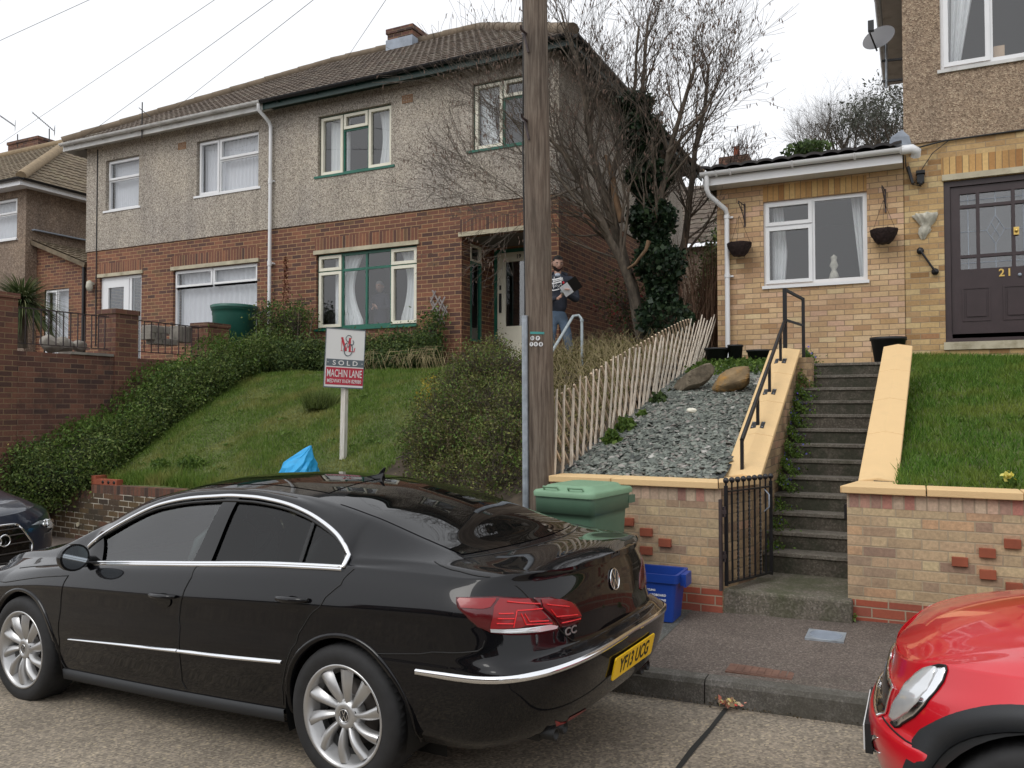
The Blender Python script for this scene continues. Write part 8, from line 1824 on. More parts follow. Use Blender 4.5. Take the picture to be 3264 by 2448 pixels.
# the big brownish shrub right of the lawn
C0x = ax(1000, 9.0, 900); sb_ = []
for (px, py, y, r) in ((1000, 960, 8.0, .56), (1060, 880, 8.4, .52), (955, 900, 8.2, .44), (1030, 800, 8.9, .42), (1085, 960, 7.7, .46), (935, 985, 7.8, .38), (1090, 800, 8.8, .38), (985, 840, 8.7, .38), (915, 950, 7.9, .32), (920, 1040, 7.6, .30), (1000, 1045, 7.5, .44), (1080, 1040, 7.35, .42), (1065, 760, 9.4, .28), (1112, 880, 8.0, .30), (940, 1050, 7.5, .3)):
    q = at(px, py, Y=y); sb_.append((tuple(q), (r, r*.8, r*.85)))
qb = at(1060, 1060, Y=7.8); stt = []
for k in range(14):
    q = sb_[k % len(sb_)][0]; b0 = (qb[0]+random.gauss(0, .15), 7.9+random.gauss(0, .1), .9); stt.append(([b0, ((b0[0]+q[0])/2+random.gauss(0, .08), (b0[1]+q[1])/2, (b0[2]+q[2])/2-.05), (q[0]+random.gauss(0, .2), q[1], q[2]+random.uniform(0, .3))], [.022, .014, .005]))
shrub('brown_shrub', 'big loose shrub with mixed brown and green small leaves between lawn and steel post', 'shrub', sb_, 64000, .026, [M['leaf_berb'], M['leaf_hedge'], M['leaf_berb'], M['leaf_berb'], M['leaf_light']], stems=stt, twigs=1700, density=.5, twig_r=.0042, twig_len=.55)
q = at(925, 860, Y=8.5); leafy(tuple(q), .26, 420, .03, island('yellow_leaf', [(0, (.35, .25, .03)), (1, (.5, .4, .06))]), 'yellow_sprays', 'yellow leaved sprays at the upper left of the big brown shrub', sc=(.7, .6, 1.2))
pts = [tuple(at(1045+random.gauss(0, 22), 1030+random.gauss(0, 40), Y=7.9)) for _ in range(900)]
mass('dry_leaves', pts, .05, M['twine'], 'clump of dry straw coloured leaves at the foot of the big shrub', 'dry leaves', aspect=.15)
leafy(tuple(at(1110, 1090, Y=7.3)), .26, 700, .06, M['leaf_light'], 'post_weeds', 'green leafy weeds at the foot of the steel post behind the black car', sc=(1, .7, .6))
# weeds and scrub below the man, between the rail and the fence
pts = []; mb = MB()
for i in range(15000):
    x = random.uniform(-5.0, -3.0); y = random.uniform(7.6, 13.2); pts.append((x, y, g19(x, y)+abs(random.gauss(0, .13))+.02))
    if i % 9 == 0: h_ = random.uniform(.15, .50); p = pts[-1]; g = g19(x, y); mb.tube([(x, y, g), (x+random.gauss(0, .06), y+random.gauss(0, .05), g+h_*.6), (x+random.gauss(0, .10), y+random.gauss(0, .08), g+h_)], [.004, .003, .0015], 3, caps=False)
mass('bank_weeds', pts, .038, M['leaf_weed'], 'dry brownish green weeds covering the bank below the standing man', 'weeds', 'stuff'); tag(mb.build('weed_stems', M['twine']), 'thin dry weed stems on the bank below the man', 'weeds', kind='stuff')
shrub('rose_bush', 'red tinged rose bush against the brick flank right of the man', 'shrub', [((-4.2, 12.6, 3.55), (.45, .35, .45)), ((-4.1, 12.7, 3.1), (.4, .35, .35))], 1500, .05, [M['leaf_red'], M['leaf_dark']], twigs=120, density=.6)
mb = MB(); 
for i in range(420):
    x = random.uniform(-3.35, -2.75); y = random.uniform(12.2, 15.5); g = 2.5+.16*(y-12.1); h_ = random.uniform(1.0, 2.0); a, b = random.gauss(0, .22), random.gauss(0, .2); mb.tube([(x, y, g), (x+a*.4, y+b*.4, g+h_*.55), (x+a, y+b, g+h_)], [.007, .005, .002], 3, caps=False)
tag(mb.build('brown_canes', plain('reddish_cane', (.16, .095, .06), .9, var=.3)), 'dense thicket of thin reddish brown canes in the gap beside the extension', 'thicket', kind='stuff')
shrub('gap_hedge', 'dark overgrown hedge deep in the gap between the two houses', 'hedge', [((-3.2, 16.5, 3.9), (.8, .8, 1.4)), ((-3.4, 17.5, 4.8), (.7, .7, 1.0))], 12000, .075, [M['leaf_dark'], M['leaf_hedge']], twigs=60)
# spiky palm on the terrace
pl_ = thing('spiky_palm', 'spiky palm like plant with arching striped leaves behind the tall left pier', 'plant', (-12.0, 8.0, 2.5)); mb = MB(); cc = Vector(at(48, 655, Y=9.2))
for i in range(950):
    a = random.uniform(0, 6.28); el = random.uniform(-.5, 1.25); L_ = random.uniform(.65, 1.05); d = Vector((math.cos(a)*math.cos(el), math.sin(a)*math.cos(el), math.sin(el))); w = .014; side = d.cross(Vector((0, 0, 1))).normalized()*w; P = [[], []]
    for t in np.linspace(0, 1, 7):
        p = cc+d*L_*t-Vector((0, 0, .42*t*t*L_)); ww = (1-t)**.6; P[0].append(p-side*ww); P[1].append(p+side*ww)
    mb.grid(P)
mb.build('leaves', M['leaf_palm'], pl_); mb = MB(); mb.tube([cc-Vector((0, 0, .8)), cc], [.10, .08], 10); mb.build('trunk', M['bark'], pl_)
# ---------------------------------------------------------------- bare trees
class Tree:
    def __init__(s, seed): s.rg = random.Random(seed); s.mb = MB(); s.tw = MB(); s.tips = []
    def branch(s, p, d, L, r, depth, maxd, spread=.5, up=.12, kids=(2, 4), seg=4, tw_r=.006, side=1.0):
        rg = s.rg; pts = [p]; rs = [r]; k = seg if depth < maxd else 3
        for i in range(k):
            d = (d+Vector((rg.gauss(0, .10), rg.gauss(0, .10), rg.gauss(0, .07)+up*.35))).normalized(); p = p+d*(L/k); pts.append(p); rs.append(max(r*(1-.5*(i+1)/k), .0022))
            if depth < maxd and i >= 1:
                for _ in range(rg.randint(*kids) if i == k-1 else rg.randint(0, 2)):
                    a = rg.uniform(0, 6.28); perp = d.orthogonal().normalized(); perp.rotate(__import__('mathutils').Quaternion(d, a)); nd = (d*(1-.25*spread)+perp*spread*rg.uniform(.5, 1.1)*side).normalized()
                    s.branch(p, nd, L*rg.uniform(.55, .85), rs[-1]*rg.uniform(.5, .75), depth+1, maxd, spread, up, kids, seg, tw_r)
        (s.tw if r < .010 else s.mb).tube(pts, rs, 6 if r > .03 else 5 if r > .010 else 3, caps=r > .02)
        if depth >= maxd-1: s.tips += pts[1:]
tz = 2.9; tree = thing('hazel_tree', 'large bare many stemmed hazel tree with catkins and an ivy clad stem', 'tree', (-3.6, 12.0, 2.7))
def limb(T, pix, Y0, Y1, r0, r1, maxd=3, L=1.0, kids=(2, 4), spread=.6):
    n = len(pix); pts = []
    for i, (px, py) in enumerate(pix): t = i/(n-1); pts.append(Vector(at(px, py, Y=Y0+(Y1-Y0)*t)))
    m = []
    for i in range(n-1):
        for t in (0, .5): m.append(pts[i].lerp(pts[i+1], t)+Vector((T.rg.gauss(0, .012), T.rg.gauss(0, .012), 0)))
    m.append(pts[-1]); k = len(m); T.mb.tube(m, [r0+(r1-r0)*i/(k-1) for i in range(k)], 9)
    for i in range(k//3, k):
        d = (m[i]-m[i-1]).normalized(); t = i/(k-1)
        for _ in range(T.rg.randint(2, 3) if i < k-1 else 4):
            perp = d.orthogonal().normalized(); perp.rotate(__import__('mathutils').Quaternion(d, T.rg.uniform(0, 6.28))); nd = (d*.85+perp*T.rg.uniform(.3, .7)).normalized(); T.branch(m[i], nd, L*T.rg.uniform(.6, 1.1)*(1.1-.3*t), (r0+(r1-r0)*t)*T.rg.uniform(.28, .5), 1, maxd, spread, kids=kids)
T = Tree(3)
limb(T, [(1388, 730), (1375, 660), (1352, 580), (1330, 500), (1300, 400), (1275, 300), (1262, 210), (1240, 110)], 12.0, 11.3, .105, .028)
limb(T, [(1388, 730), (1372, 650), (1340, 560), (1300, 480), (1255, 400), (1215, 330), (1180, 290)], 12.0, 10.8, .085, .022)
limb(T, [(1408, 730), (1412, 640), (1407, 550), (1412, 480), (1430, 400), (1445, 330), (1470, 250), (1500, 150)], 11.9, 11.6, .075, .026, L=.85)
limb(T, [(1412, 560), (1395, 480), (1375, 400), (1372, 320), (1385, 230), (1392, 130), (1400, 40)], 11.9, 12.0, .060, .020)
limb(T, [(1440, 720), (1458, 620), (1478, 520), (1490, 430), (1500, 330), (1525, 230), (1530, 150)], 12.6, 12.6, .075, .022, L=.8)
limb(T, [(1470, 560), (1520, 500), (1555, 430), (1575, 390)], 12.6, 12.4, .022, .010, maxd=3, L=.6)
limb(T, [(1352, 580), (1330, 470), (1325, 380), (1345, 280), (1370, 180), (1380, 60)], 12.0, 11.8, .05, .018)
limb(T, [(1445, 330), (1480, 290), (1525, 240), (1550, 180)], 11.6, 11.5, .028, .012, L=.8)
limb(T, [(1300, 480), (1240, 430), (1190, 360), (1140, 300), (1090, 240)], 11.2, 10.4, .026, .010)
limb(T, [(1255, 400), (1210, 420), (1150, 440), (1090, 400)], 11.2, 10.4, .018, .008)
limb(T, [(1340, 560), (1280, 540), (1230, 520), (1200, 500)], 11.6, 11.0, .018, .008, maxd=2)
T.mb.build('trunk', M['bark'], tree); T.tw.build('crown', M['twig'], tree)
print('twig faces', len(T.tw.f), 'tips', len(T.tips))
mb = MB(); mb.tube([tuple(at(1343, 480, Y=11.6)), tuple(at(1328, 420, Y=11.6)), tuple(at(1322, 380, Y=11.6)), tuple(at(1308, 335, Y=11.6))], [.05, .055, .045, .02], 8); mb.tube([tuple(at(1357, 580, Y=11.5)), tuple(at(1372, 570, Y=11.4)), tuple(at(1395, 540, Y=11.4)), tuple(at(1402, 520, Y=11.4))], [.02, .022, .025, .035], 8); mb.build('torn_limb', M['bark_cut'], tree)
tips = [t for t in T.tips]; random.Random(5).shuffle(tips); mb = MB()
for t in tips[:2600]:
    for _ in range(random.randint(1, 2)):
        L_ = random.uniform(.03, .07); o = t+Vector((random.gauss(0, .02), random.gauss(0, .02), 0)); e = o-Vector((random.gauss(0, .012), random.gauss(0, .012), L_)); mb.tube([o, (o+e)/2, e], [.004, .007, .003], 4, caps=False)
mb.build('catkins', M['catkin'], tree)
# ivy on the central stem
iv = [(1438, 720), (1430, 640), (1425, 560), (1410, 500), (1405, 440), (1400, 380), (1395, 320), (1380, 260), (1370, 215)]; P = []
for i in range(17000):
    t = random.random()**.9*(len(iv)-1.001); k = int(t); f = t-k; px = iv[k][0]*(1-f)+iv[k+1][0]*f; py = iv[k][1]*(1-f)+iv[k+1][1]*f; q = Vector(at(px, py, Y=11.85)); w = .31*(1-.28*t/8)*(1+.35*math.sin(t*4.1)); a = random.uniform(0, 6.28); r = w*random.uniform(.55, 1.1); P.append((q.x+r*math.cos(a), q.y+r*math.sin(a), q.z+random.gauss(0, .05)))
V, F = leaf_quads(np.array(P), .070, .8, -.2); np_mesh('ivy', V, F, M['leaf_ivy'], tree)
mb = MB(); mb.tube([tuple(at(px, py, Y=11.9)) for px, py in iv], [.13, .12, .12, .11, .10, .09, .08, .06, .03], 9); mb.build('ivy_stem', M['bark'], tree)
# trees behind the extension
def far_tree(name, label, px0, px1, py_top, py_base, Y, seed, leaf=None, nleaf=0):
    root = thing(name, label, 'tree', tuple(at((px0+px1)/2, py_base, Y=Y)), group='trees rising behind the extension roof'); T = Tree(seed); w = (px1-px0)
    b = Vector(at((px0+px1)/2, py_base+60, Y=Y)); h = Vector(at((px0+px1)/2, py_top, Y=Y)).z-b.z
    for k in range(5): T.branch(b+Vector((random.gauss(0, .3), random.gauss(0, .3), 0)), Vector((T.rg.gauss(0, .35), T.rg.gauss(0, .35), 1)).normalized(), h*.42, .10, 0, 4, .55, .10, (2, 3), 4)
    T.mb.build('trunk', M['bark'], root); T.tw.build('crown', M['twig'], root)
    if leaf:
        P = []; tp = T.tips
        for i in range(nleaf): t = tp[random.randrange(len(tp))]; P.append((t.x+random.gauss(0, .16), t.y+random.gauss(0, .16), t.z+random.gauss(0, .12)))
        V, F = leaf_quads(np.array(P), .15, .4, .3); np_mesh('needles', V, F, leaf, root)
far_tree('bare_tree', 'small bare tree with fine branches left of the dark conifers behind the extension roof', 1735, 1800, 250, 330, 40, 21)
far_tree('bare_tree', 'second bare tree behind the extension roof, in front of the conifers', 1780, 1870, 225, 330, 44, 22)
far_tree('conifer_tree', 'dark open conifer tree rising directly behind the corner of the yellow house', 1890, 2000, 200, 330, 40, 23, M['leaf_far'], 3400)
far_tree('conifer_tree', 'lower dark conifer tree beside the bare trees behind the extension roof', 1820, 1930, 240, 330, 42, 24, M['leaf_far'], 2600)
q = at(1745, 322, Y=36); leafy(tuple(q), .9, 600, .2, M['leaf_dark'], 'evergreen_bush', 'low green bush just above the extension roof tiles', sc=(1.2, 1, .35))
# a chimney and roof far behind in the gap
q = at(1588, 350, Y=26); mb = MB(); mb.box(q[0]-.45, q[0]+.45, 25.7, 26.3, q[2]-2.5, q[2]+.12); hb = thing('distant_house', 'distant house whose roof slope and brick chimney with pot show in the gap', 'house', (q[0], 27, 3)); mb.build('chimney', M['brick_chim'], hb)
MB().lathe([(.11, q[2]+.1), (.09, q[2]+.45), (.11, q[2]+.47)], (q[0]+.05, 26, 0), n=14).build('chimney_pot', M['terracotta'], hb)
mb = MB(); z = q[2]-.35; tile_face(mb, (q[0]-4.2, 23.5, z-2.6), (q[0]+6, 23.5, z-2.6), (q[0]-4.2, 27, z), (q[0]+6, 27, z), lam=.3, row=.33, seg=4); mb.build('roof', M['tile'], hb); mb = MB(); mb.box(q[0]-4, q[0]+5.8, 23.8, 30, 2, z-2.65); mb.build('wall', M['dash_far'], hb)

P = []
for k in range(46):
    if k % 2: x = random.uniform(-10.6, -5.6); y = random.uniform(yw(x)+.3, 10.4); z = g19(x, y)
    else: x = random.uniform(.1, 3.5); y = random.uniform(7.1, 11.6); z = g21l(x, y)
    for _ in range(26): P.append((x+random.gauss(0, .05), y+random.gauss(0, .05), z+abs(random.gauss(.015, .012))))
mass('lawn_weeds', P, .05, M['leaf_light'], 'flat broad leaved weeds dotted over both lawns', 'weeds', 'stuff', up=.2, aspect=.5)
# ---------------------------------------------------------------- the other side of the street (seen mirrored in glass and paint)
oh = thing('opposite_house', 'brick house across the street behind the camera', 'house')
wins = [(-2.9, -1.2, .9, 2.3), (1.2, 2.9, .9, 2.3), (-2.9, -1.2, 3.6, 4.9), (1.2, 2.9, 3.6, 4.9)]; dr_ = (-.5, .5, .1, 2.2)
mb = MB(); holed(mb, -4, 4, -1.5, 5.4, 0, wins+[dr_], .1); mb.add([(-4, 0, -1.5), (-4, 0, 5.4), (-4, 7, 5.4), (-4, 7, -1.5)], [(0, 1, 2, 3)]); mb.add([(4, 0, -1.5), (4, 7, -1.5), (4, 7, 5.4), (4, 0, 5.4)], [(0, 1, 2, 3)]); mb.box(-3.9, 3.9, 3, 3.1, -1.5, 5.3); mb.box(-3.9, 3.9, .2, 6.9, 5.3, 5.38); mb.build('wall', M['brick19'], oh)
for w_ in wins: window(oh, w_, [(0, .5, 0, 1, 0, 1), (.5, 1, 0, 1, 0, 0)], .03, 'window', [M['white']]*2)
mb = MB(); rect_frame(mb, *dr_, .03, .08, .08); mb.box(-.42, .42, .04, .07, .18, 2.12); mb.build('door', M['door_brown'], oh)
mb = MB(); tile_face(mb, (-4.4, -.4, 5.4), (4.4, -.4, 5.4), (-4.4, 3.5, 8.0), (4.4, 3.5, 8.0), lam=.3, seg=3); tile_face(mb, (4.4, 7.4, 5.4), (-4.4, 7.4, 5.4), (4.4, 3.5, 8.0), (-4.4, 3.5, 8.0), lam=.3, seg=3); mb.add([(-4, 0, 5.38), (-4, 7, 5.38), (-4, 3.5, 7.9)], [(0, 1, 2)]); mb.add([(4, 0, 5.38), (4, 7, 5.38), (4, 3.5, 7.9)], [(0, 2, 1)]); mb.build('roof', M['tile'], oh)
for i, (x, lab) in enumerate(((-13.5, 'brick house across the street behind the camera, furthest left'), (-3.5, 'brick house across the street directly behind the camera'), (7, 'brick house across the street behind the camera, to the right'))):
    o = oh if i == 0 else copy_tree(oh); o.location = (x, -13.0, -.1); o.rotation_euler = (0, 0, math.pi); o['label'] = lab; o['group'] = 'houses across the street'
sheet('opposite_pavement', -60, 40, -40, -3.2, lambda x, y: zr(x)+.10, M['pavement'], 20, 4)
P = []
for i in range(5200): x = random.uniform(-18, 12); P.append((x, -8.2+random.gauss(0, .28), zr(x)+random.uniform(.1, 1.25+.15*math.sin(x*2))))
V, F = leaf_quads(np.array(P), .20, .6, .3); hh_ = thing('opposite_hedge', 'long garden hedge across the street behind the camera', 'hedge', (-3, -8.2, .1)); np_mesh('foliage', V, F, M['leaf_dark'], hh_)
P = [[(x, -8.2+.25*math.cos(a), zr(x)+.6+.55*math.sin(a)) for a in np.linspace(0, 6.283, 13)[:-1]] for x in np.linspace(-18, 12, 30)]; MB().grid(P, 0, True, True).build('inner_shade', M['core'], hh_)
# ---------------------------------------------------------------- people
def skin_figure(name, verts, edges, mat, parent=None, sub=2):
    """verts: (x,y,z,rx,ry)"""
    me = bpy.data.meshes.new(name); me.from_pydata([v[:3] for v in verts], edges, []); o = bpy.data.objects.new(name, me); COL.objects.link(o)
    md = o.modifiers.new('s', 'SKIN'); md.use_smooth_shade = True; md.branch_smoothing = .6
    sk = me.skin_vertices[0].data if me.skin_vertices else None
    if sk is None:
        bpy.context.view_layer.update(); sk = me.skin_vertices[0].data
    for i, v in enumerate(verts): sk[i].radius = (v[3], v[4] if len(v) > 4 else v[3]); sk[i].use_root = (i == 0)
    m2 = o.modifiers.new('d', 'SUBSURF'); m2.levels = sub; m2.render_levels = sub
    bpy.context.view_layer.update(); ev = o.evaluated_get(bpy.context.evaluated_depsgraph_get()); nm = bpy.data.meshes.new_from_object(ev); bpy.data.objects.remove(o)
    nm.materials.clear(); nm.materials.append(mat); o = bpy.data.objects.new(name, nm); COL.objects.link(o)
    for p in nm.polygons: p.use_smooth = True
    adopt(o, parent, True); return o
def head_mesh(parent, c, yaw, pitch, skinm, s=1.0, hairm=None, beardm=None, hair_top=.0):
    """lathe-like head with nose, brow, eyes, mouth and ears; faces -y before turning"""
    Rm = Matrix.Translation(c) @ Matrix.Rotation(yaw, 4, 'Z') @ Matrix.Rotation(pitch, 4, 'X'); mb = MB(); P = []; n = 36; k = 26
    def rad(ph, t):   # ph 0 top .. pi bottom, t azimuth (-pi/2 is the face)
        z = math.cos(ph); rx, ry = .076, .096; r = math.sin(ph); front = max(0, -math.sin(t)); x = rx*r*math.cos(t); y = ry*r*math.sin(t)
        if z < 0: x *= 1+.22*z; y = y*(1+.16*z*(1 if y > 0 else .2))
        zz = .118*z; w = math.exp(-((x/.017)**2)) if y < 0 else 0
        y -= w*(.019*math.exp(-(((zz+.018)/.016)**2))+.010*math.exp(-(((zz-.005)/.02)**2))); 
        if y < 0: y -= .005*math.exp(-(((zz-.030)/.010)**2))*math.exp(-((x/.05)**2)); y += .010*math.exp(-(((zz-.010)/.012)**2))*(math.exp(-(((abs(x)-.031)/.014)**2))); y -= .006*math.exp(-(((zz+.052)/.008)**2))*math.exp(-((x/.025)**2)); y -= .010*math.exp(-(((zz+.095)/.02)**2))*math.exp(-((x/.03)**2))
        return (x*s, y*s, zz*s)
    for i in range(k+1): P.append([Rm @ Vector(rad(math.pi*i/k, -math.pi/2+2*math.pi*j/n)) for j in range(n)])
    mb.grid(P, 0, True, True)
    for sx in (-1, 1): mb.ball(Rm @ Vector((sx*.078*s, .012*s, -.005*s)), .028*s, n=10, sc=(.35, .55, 1.0))
    hd = mb.build('head', skinm, parent, True)
    def cap(off, test, name, mat):
        m = MB(); Q = []
        for i in range(k+1): Q.append([Rm @ (Vector(rad(math.pi*i/k, -math.pi/2+2*math.pi*j/n))*off) for j in range(n)])
        vs = [p for r in Q for p in r]; fs = []
        for i in range(k):
            for j in range(n):
                q = Vector(rad(math.pi*(i+.5)/k, -math.pi/2+2*math.pi*(j+.5)/n))/s
                if test(q): fs.append((i*n+j, i*n+(j+1) % n, (i+1)*n+(j+1) % n, (i+1)*n+j))
        m.add(vs, fs, 0, True); return m.build(name, mat, hd, True)
    if hairm: cap(1.06, lambda q: q.z > .070 if q.y < -.045 else (q.z > .04 if q.y < -.0 else q.z > -.045), 'hair', hairm)
    if beardm: cap(1.04, lambda q: (q.z < -.028 and q.y < .012 and not (abs(q.x) < .040 and -.043 < q.z)) or (-.045 < q.z < -.036 and abs(q.x) < .022 and q.y < 0) or (q.z < .01 and -.02 < q.y < .006 and abs(q.x) > .06), 'beard', beardm)
    m = MB()
    for sx in (-1, 1): m.ball(Rm @ Vector((sx*.031*s, -.080*s, .010*s)), .0075*s, n=10, sc=(1.4, .6, .6))
    e = m.build('eyes', M['paper'], hd, True); m = MB()
    for sx in (-1, 1): m.ball(Rm @ Vector((sx*.031*s, -.0865*s, .007*s)), .0055*s, n=8, sc=(1, .5, 1)); m.bar(Rm @ Vector((sx*.018*s, -.093*s, .031*s)), Rm @ Vector((sx*.047*s, -.084*s, .030*s)), .006*s, .007*s)
    m.build('pupils_and_brows', hairm if hairm is M['hair'] else M['ink'], hd, True)
    m = MB(); m.bar(Rm @ Vector((-.022*s, -.0945*s, -.055*s)), Rm @ Vector((.022*s, -.0945*s, -.055*s)), .004*s, .008*s); m.build('lips', plain('lips', (.38, .14, .11), .5), hd, True)
    return hd
def hand(parent, wrist, palm_dir, side_dir, curl, mat, s=1.0, name='hand', thumb=1):
    """palm plus five separate fingers; palm_dir from wrist to knuckles, side_dir across, fingers bend towards side x palm"""
    d = Vector(palm_dir).normalized(); sd_ = Vector(side_dir); sd_ = (sd_-d*sd_.dot(d)).normalized(); nrm = d.cross(sd_).normalized(); w = Vector(wrist); V = []; E = []
    def add(p, r, prev=None, r2=None): V.append((*p, r*s, (r2 or r)*s)); (E.append((prev, len(V)-1)) if prev is not None else None); return len(V)-1
    a = add(w, .024, None, .018); b = add(w+d*.045*s, .034, a, .015); lens = (.068, .078, .072, .056)
    for i in range(4):
        off = (i-1.5)*.0195*s; k = add(w+d*.082*s+sd_*off, .0100, b); p = w+d*.082*s+sd_*off; dd = d.copy(); pr = k
        for j in range(3): dd = (dd*math.cos(curl*(.7+.2*j))+nrm*math.sin(curl*(.7+.2*j))).normalized(); p = p+dd*lens[i]*s/2.6; pr = add(p, .0088-.0012*j, pr)
    t0 = add(w+d*.028*s-sd_*.026*s*thumb, .013, a); t1 = add(w+d*.055*s-sd_*.045*s*thumb+nrm*.012*s, .0105, t0); add(w+d*.080*s-sd_*.040*s*thumb+nrm*.026*s, .0085, t1)
    return skin_figure(name, V, E, mat, parent)
YM = 11.55; fx = ax(1205, YM, 600); HT = az(1203, 557, YM); Z0 = HT-1.70
MS = 1.07; Z0 = HT-1.72*MS
man = thing('person', 'man in dark hooded top and faded jeans writing on a clipboard beside the telegraph pole', 'person', (fx, YM, Z0), (0, 0, R_(20)))
man.scale = (MS,)*3
# local frame: faces -y, x to his left (picture right)
hipz = .92; V = [(0, 0, .90, .145, .112), (0, .01, 1.10, .145, .105), (0, .01, 1.27, .16, .11), (0, .0, 1.40, .165, .10), (0, .0, 1.46, .09, .075), (0, -.01, 1.50, .058, .055)]
E = [(0, 1), (1, 2), (2, 3), (3, 4), (4, 5)]
def addv(p, r, pr, r2=None): V.append((*p, r, r2 or r)); E.append((pr, len(V)-1)); return len(V)-1
for sx, el, wr in ((1, (.27, -.02, 1.10), (.13, -.27, 1.17)), (-1, (-.26, -.03, 1.11), (.00, -.25, 1.10))):
    a = addv((sx*.185, 0, 1.415), .070, 3); b = addv((sx*.235, 0, 1.28), .062, a); c = addv(el, .056, b); d_ = addv(((el[0]+wr[0])/2, (el[1]+wr[1])/2, (el[2]+wr[2])/2), .050, c); addv(wr, .036, d_)
torso = skin_figure('hooded_top', V, E, M['hoodie'], man)
V = [(0, .01, 1.0, .128, .095), (0, .01, .90, .132, .10)]; E = [(0, 1)]
for sx, kn, an in ((1, (.15, -.03, .50), (.21, .03, .10)), (-1, (-.10, -.05, .50), (-.13, .0, .10))):
    a = addv((sx*.088, .01, .82), .092, 1); b = addv(((sx*.088+kn[0])/2, -.02, .66), .082, a); c = addv(kn, .064, b); d_ = addv(((kn[0]+an[0])/2, (kn[1]+an[1])/2, .30), .060, c); addv(an, .050, d_)
skin_figure('jeans', V, E, M['denim'], man)
for an in ((.21, .03), (-.13, 0)):
    P = []
    for t, w_, h_ in ((0, .03, .05), (.12, .045, .075), (.45, .048, .085), (.75, .05, .06), (.95, .035, .045), (1, .01, .02)): P.append([(an[0]+w_*math.cos(a), an[1]+.08-.29*t, max(0, .045+h_*math.sin(a))*.9) for a in np.linspace(0, 6.283, 15)[:-1]])
    MB().grid(P, 0, True, True).build('shoe', M['shoe'], man, True)
V = [(0, 0, 1.44, .05, .05), (0, -.012, 1.50, .052, .052), (0, -.02, 1.56, .055, .055)]; skin_figure('neck', V, [(0, 1), (1, 2)], M['skin'], man)
head_mesh(man, Vector((0, -.035, 1.625)), R_(18), R_(16), M['skin'], 1.0, M['hair'], M['beard'])
mb = MB(); P = []
for t in np.linspace(0, 1, 7): P.append([(.115*math.cos(a)*(1-.2*t)+0, .02+.085*math.sin(a)*(1-.15*t)+.03, 1.44+.07*math.sin(math.pi*t*.8)+.035*math.sin(a)) for a in np.linspace(-.35, math.pi+.35, 19)])
mb.grid(P); mb.tube([(.12*math.cos(a), .035+.09*math.sin(a), 1.475+.035*math.sin(a)) for a in np.linspace(-.6, math.pi+.6, 21)], .028, 8); mb.build('hood', M['hoodie'], man, True)
mb = MB(); mb.ball((0, -.062, 1.462), .042, n=12, sc=(1, .5, .7)); mb.build('tee_shirt', M['tee'], man, True)
def onchest(x, z, o=.004):
    zs_ = [1.0, 1.12, 1.27, 1.40, 1.46]; ry = float(np.interp(z, zs_, [.105, .108, .113, .098, .07])); rx = float(np.interp(z, zs_, [.14, .145, .16, .165, .10])); return (x, -ry*math.sqrt(max(0, 1-(x/rx)**2))-o, z)
mb = MB()
for z, x0, x1, w_ in ((1.40, -.075, .075, .010), (1.375, -.065, .080, .008), (1.345, -.08, .06, .010), (1.245, -.09, .05, .008)):
    P = [[onchest(x, z+s*w_+.01*math.sin(x*30), .012) for x in np.linspace(x0, x1, 12)] for s in (-1, 1)]; mb.grid(P)
for k, (x, z) in enumerate([(-.09+.019*i, 1.295+.008*math.sin(i*2.1)) for i in range(10)]):
    mb.tube([onchest(x, z+.020, .013), onchest(x+.010, z+.002, .013), onchest(x+.002, z-.016, .013)], .0032, 4)
mb.build('printed_lettering', M['print_white'], torso, True); mb = MB()
for x in (-.045, .045): mb.tube([onchest(x*1.0, 1.43, .012), onchest(x*1.15, 1.37, .016), onchest(x*1.2, 1.26, .016)], .0055, 5)
mb.build('draw_cords', M['print_white'], torso, True); mb = MB(); c = onchest(.085, 1.345, .010); mb.ball(c, .018, n=10, sc=(1, .3, 1)); mb.build('red_patch', plain('red_patch', (.55, .02, .04), .7), torso, True)
hand(man, (.13, -.27, 1.17), (.10, -.5, .32), (-1, -.1, .1), .55, M['skin'], .95, 'hand', 1)
hand(man, (.00, -.25, 1.10), (.55, -.35, .25), (.2, .5, 1), .70, M['skin'], .95, 'hand', 1)
cbM = frame_m((.17, -.36, 1.225), (.85, -.10, .55), (-.30, -.35, .62)); cb = thing('clipboard', 'black clipboard with grey papers held by the man', 'clipboard', tuple(Matrix.Translation(man.location) @ man.rotation_euler.to_matrix().to_4x4() @ Vector((.17, -.36, 1.22))), (0, 0, R_(20)))
cb.location = man.location; cb.scale = man.scale; mb = MB()
def cbp(x, y, z): return cbM @ Vector((x, y, z))
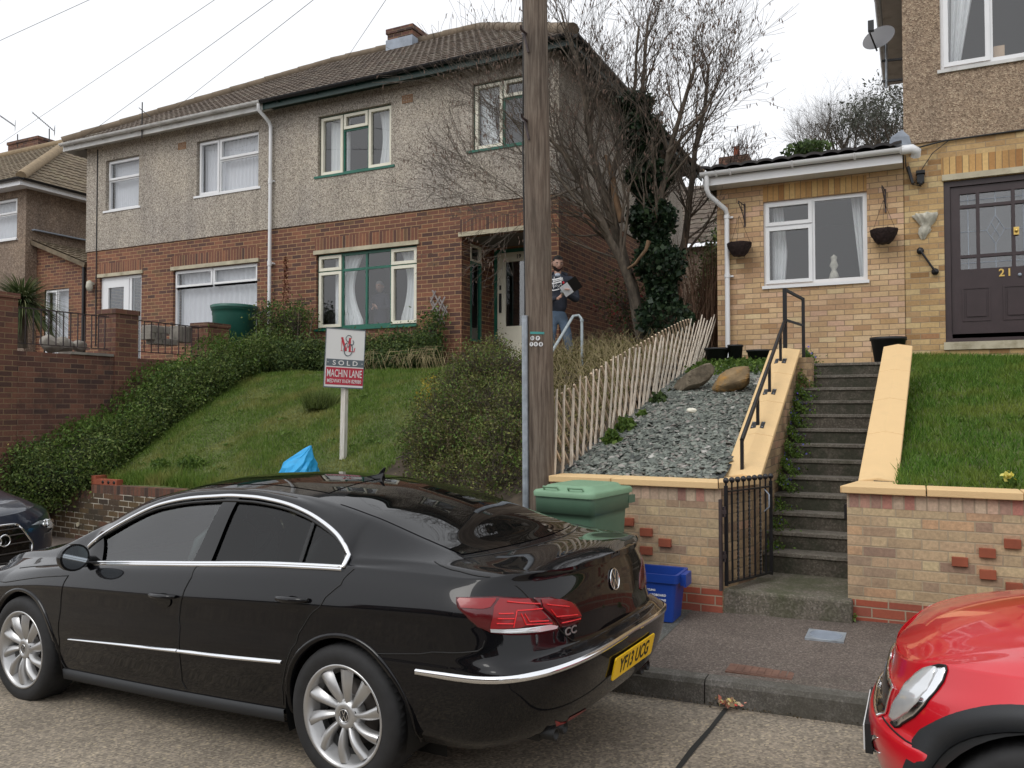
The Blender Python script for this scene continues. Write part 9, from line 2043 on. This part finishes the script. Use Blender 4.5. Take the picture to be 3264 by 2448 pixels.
def cbox(mb, x0, x1, y0, y1, z0, z1, m=0): mb.prism([cbp(x0, y0, z0), cbp(x1, y0, z0), cbp(x1, y1, z0), cbp(x0, y1, z0)], [cbp(x0, y0, z1), cbp(x1, y0, z1), cbp(x1, y1, z1), cbp(x0, y1, z1)], m)
cbox(mb, -.11, .17, -.095, .095, -.004, 0); cbo = mb.build('board', M['ink'], cb, True); mb = MB(); cbox(mb, -.10, .03, -.085, .085, .001, .004); mb.build('papers', M['paper'], cb, True); mb = MB(); cbox(mb, -.12, -.095, -.04, .04, .0045, .012); mb.build('clip', M['chrome'], cb, True)
mb = MB(); a = Matrix.Translation(man.location) @ man.rotation_euler.to_matrix().to_4x4(); p0, p1 = a @ (Vector((.075, -.30, 1.175))*MS), a @ (Vector((.11, -.34, 1.27))*MS); mb.tube([p0, p1], .005, 6); tag(mb.build('pen', M['print_white']), 'white pen in the hand of the man with the clipboard', 'pen')
# woman indoors behind the lounge window
yl = 12.75; wx = ax(822, yl, 620); hz = az(822, 612, yl); lady = thing('person', 'grey haired woman in a dark cardigan standing inside behind the green framed lounge window', 'person', (wx, yl, hz-1.50))
V = [(0, 0, .80, .15, .11), (0, 0, 1.0, .14, .11), (0, 0, 1.18, .15, .10), (0, 0, 1.27, .13, .09), (0, 0, 1.33, .055, .05)]; E = [(0, 1), (1, 2), (2, 3), (3, 4)]
for sx, wr in ((1, (.10, -.20, 1.00)), (-1, (-.03, -.21, .99))):
    a = addv((sx*.15, 0, 1.25), .055, 3); b = addv((sx*.20, -.02, 1.02), .046, a); addv(wr, .034, b)
a = addv((0, 0, .5), .16, 0); addv((0, 0, .06), .15, a)
skin_figure('dress', V, E, M['cardi'], lady); head_mesh(lady, Vector((0, -.02, 1.43)), 0, R_(14), M['skin'], .95, M['grey_hair'])
hand(lady, (.10, -.20, 1.00), (-.5, -.3, .3), (0, -.4, 1), .6, M['skin'], .9); hand(lady, (-.03, -.21, .99), (.5, -.3, .4), (0, .4, 1), .6, M['skin'], .9)
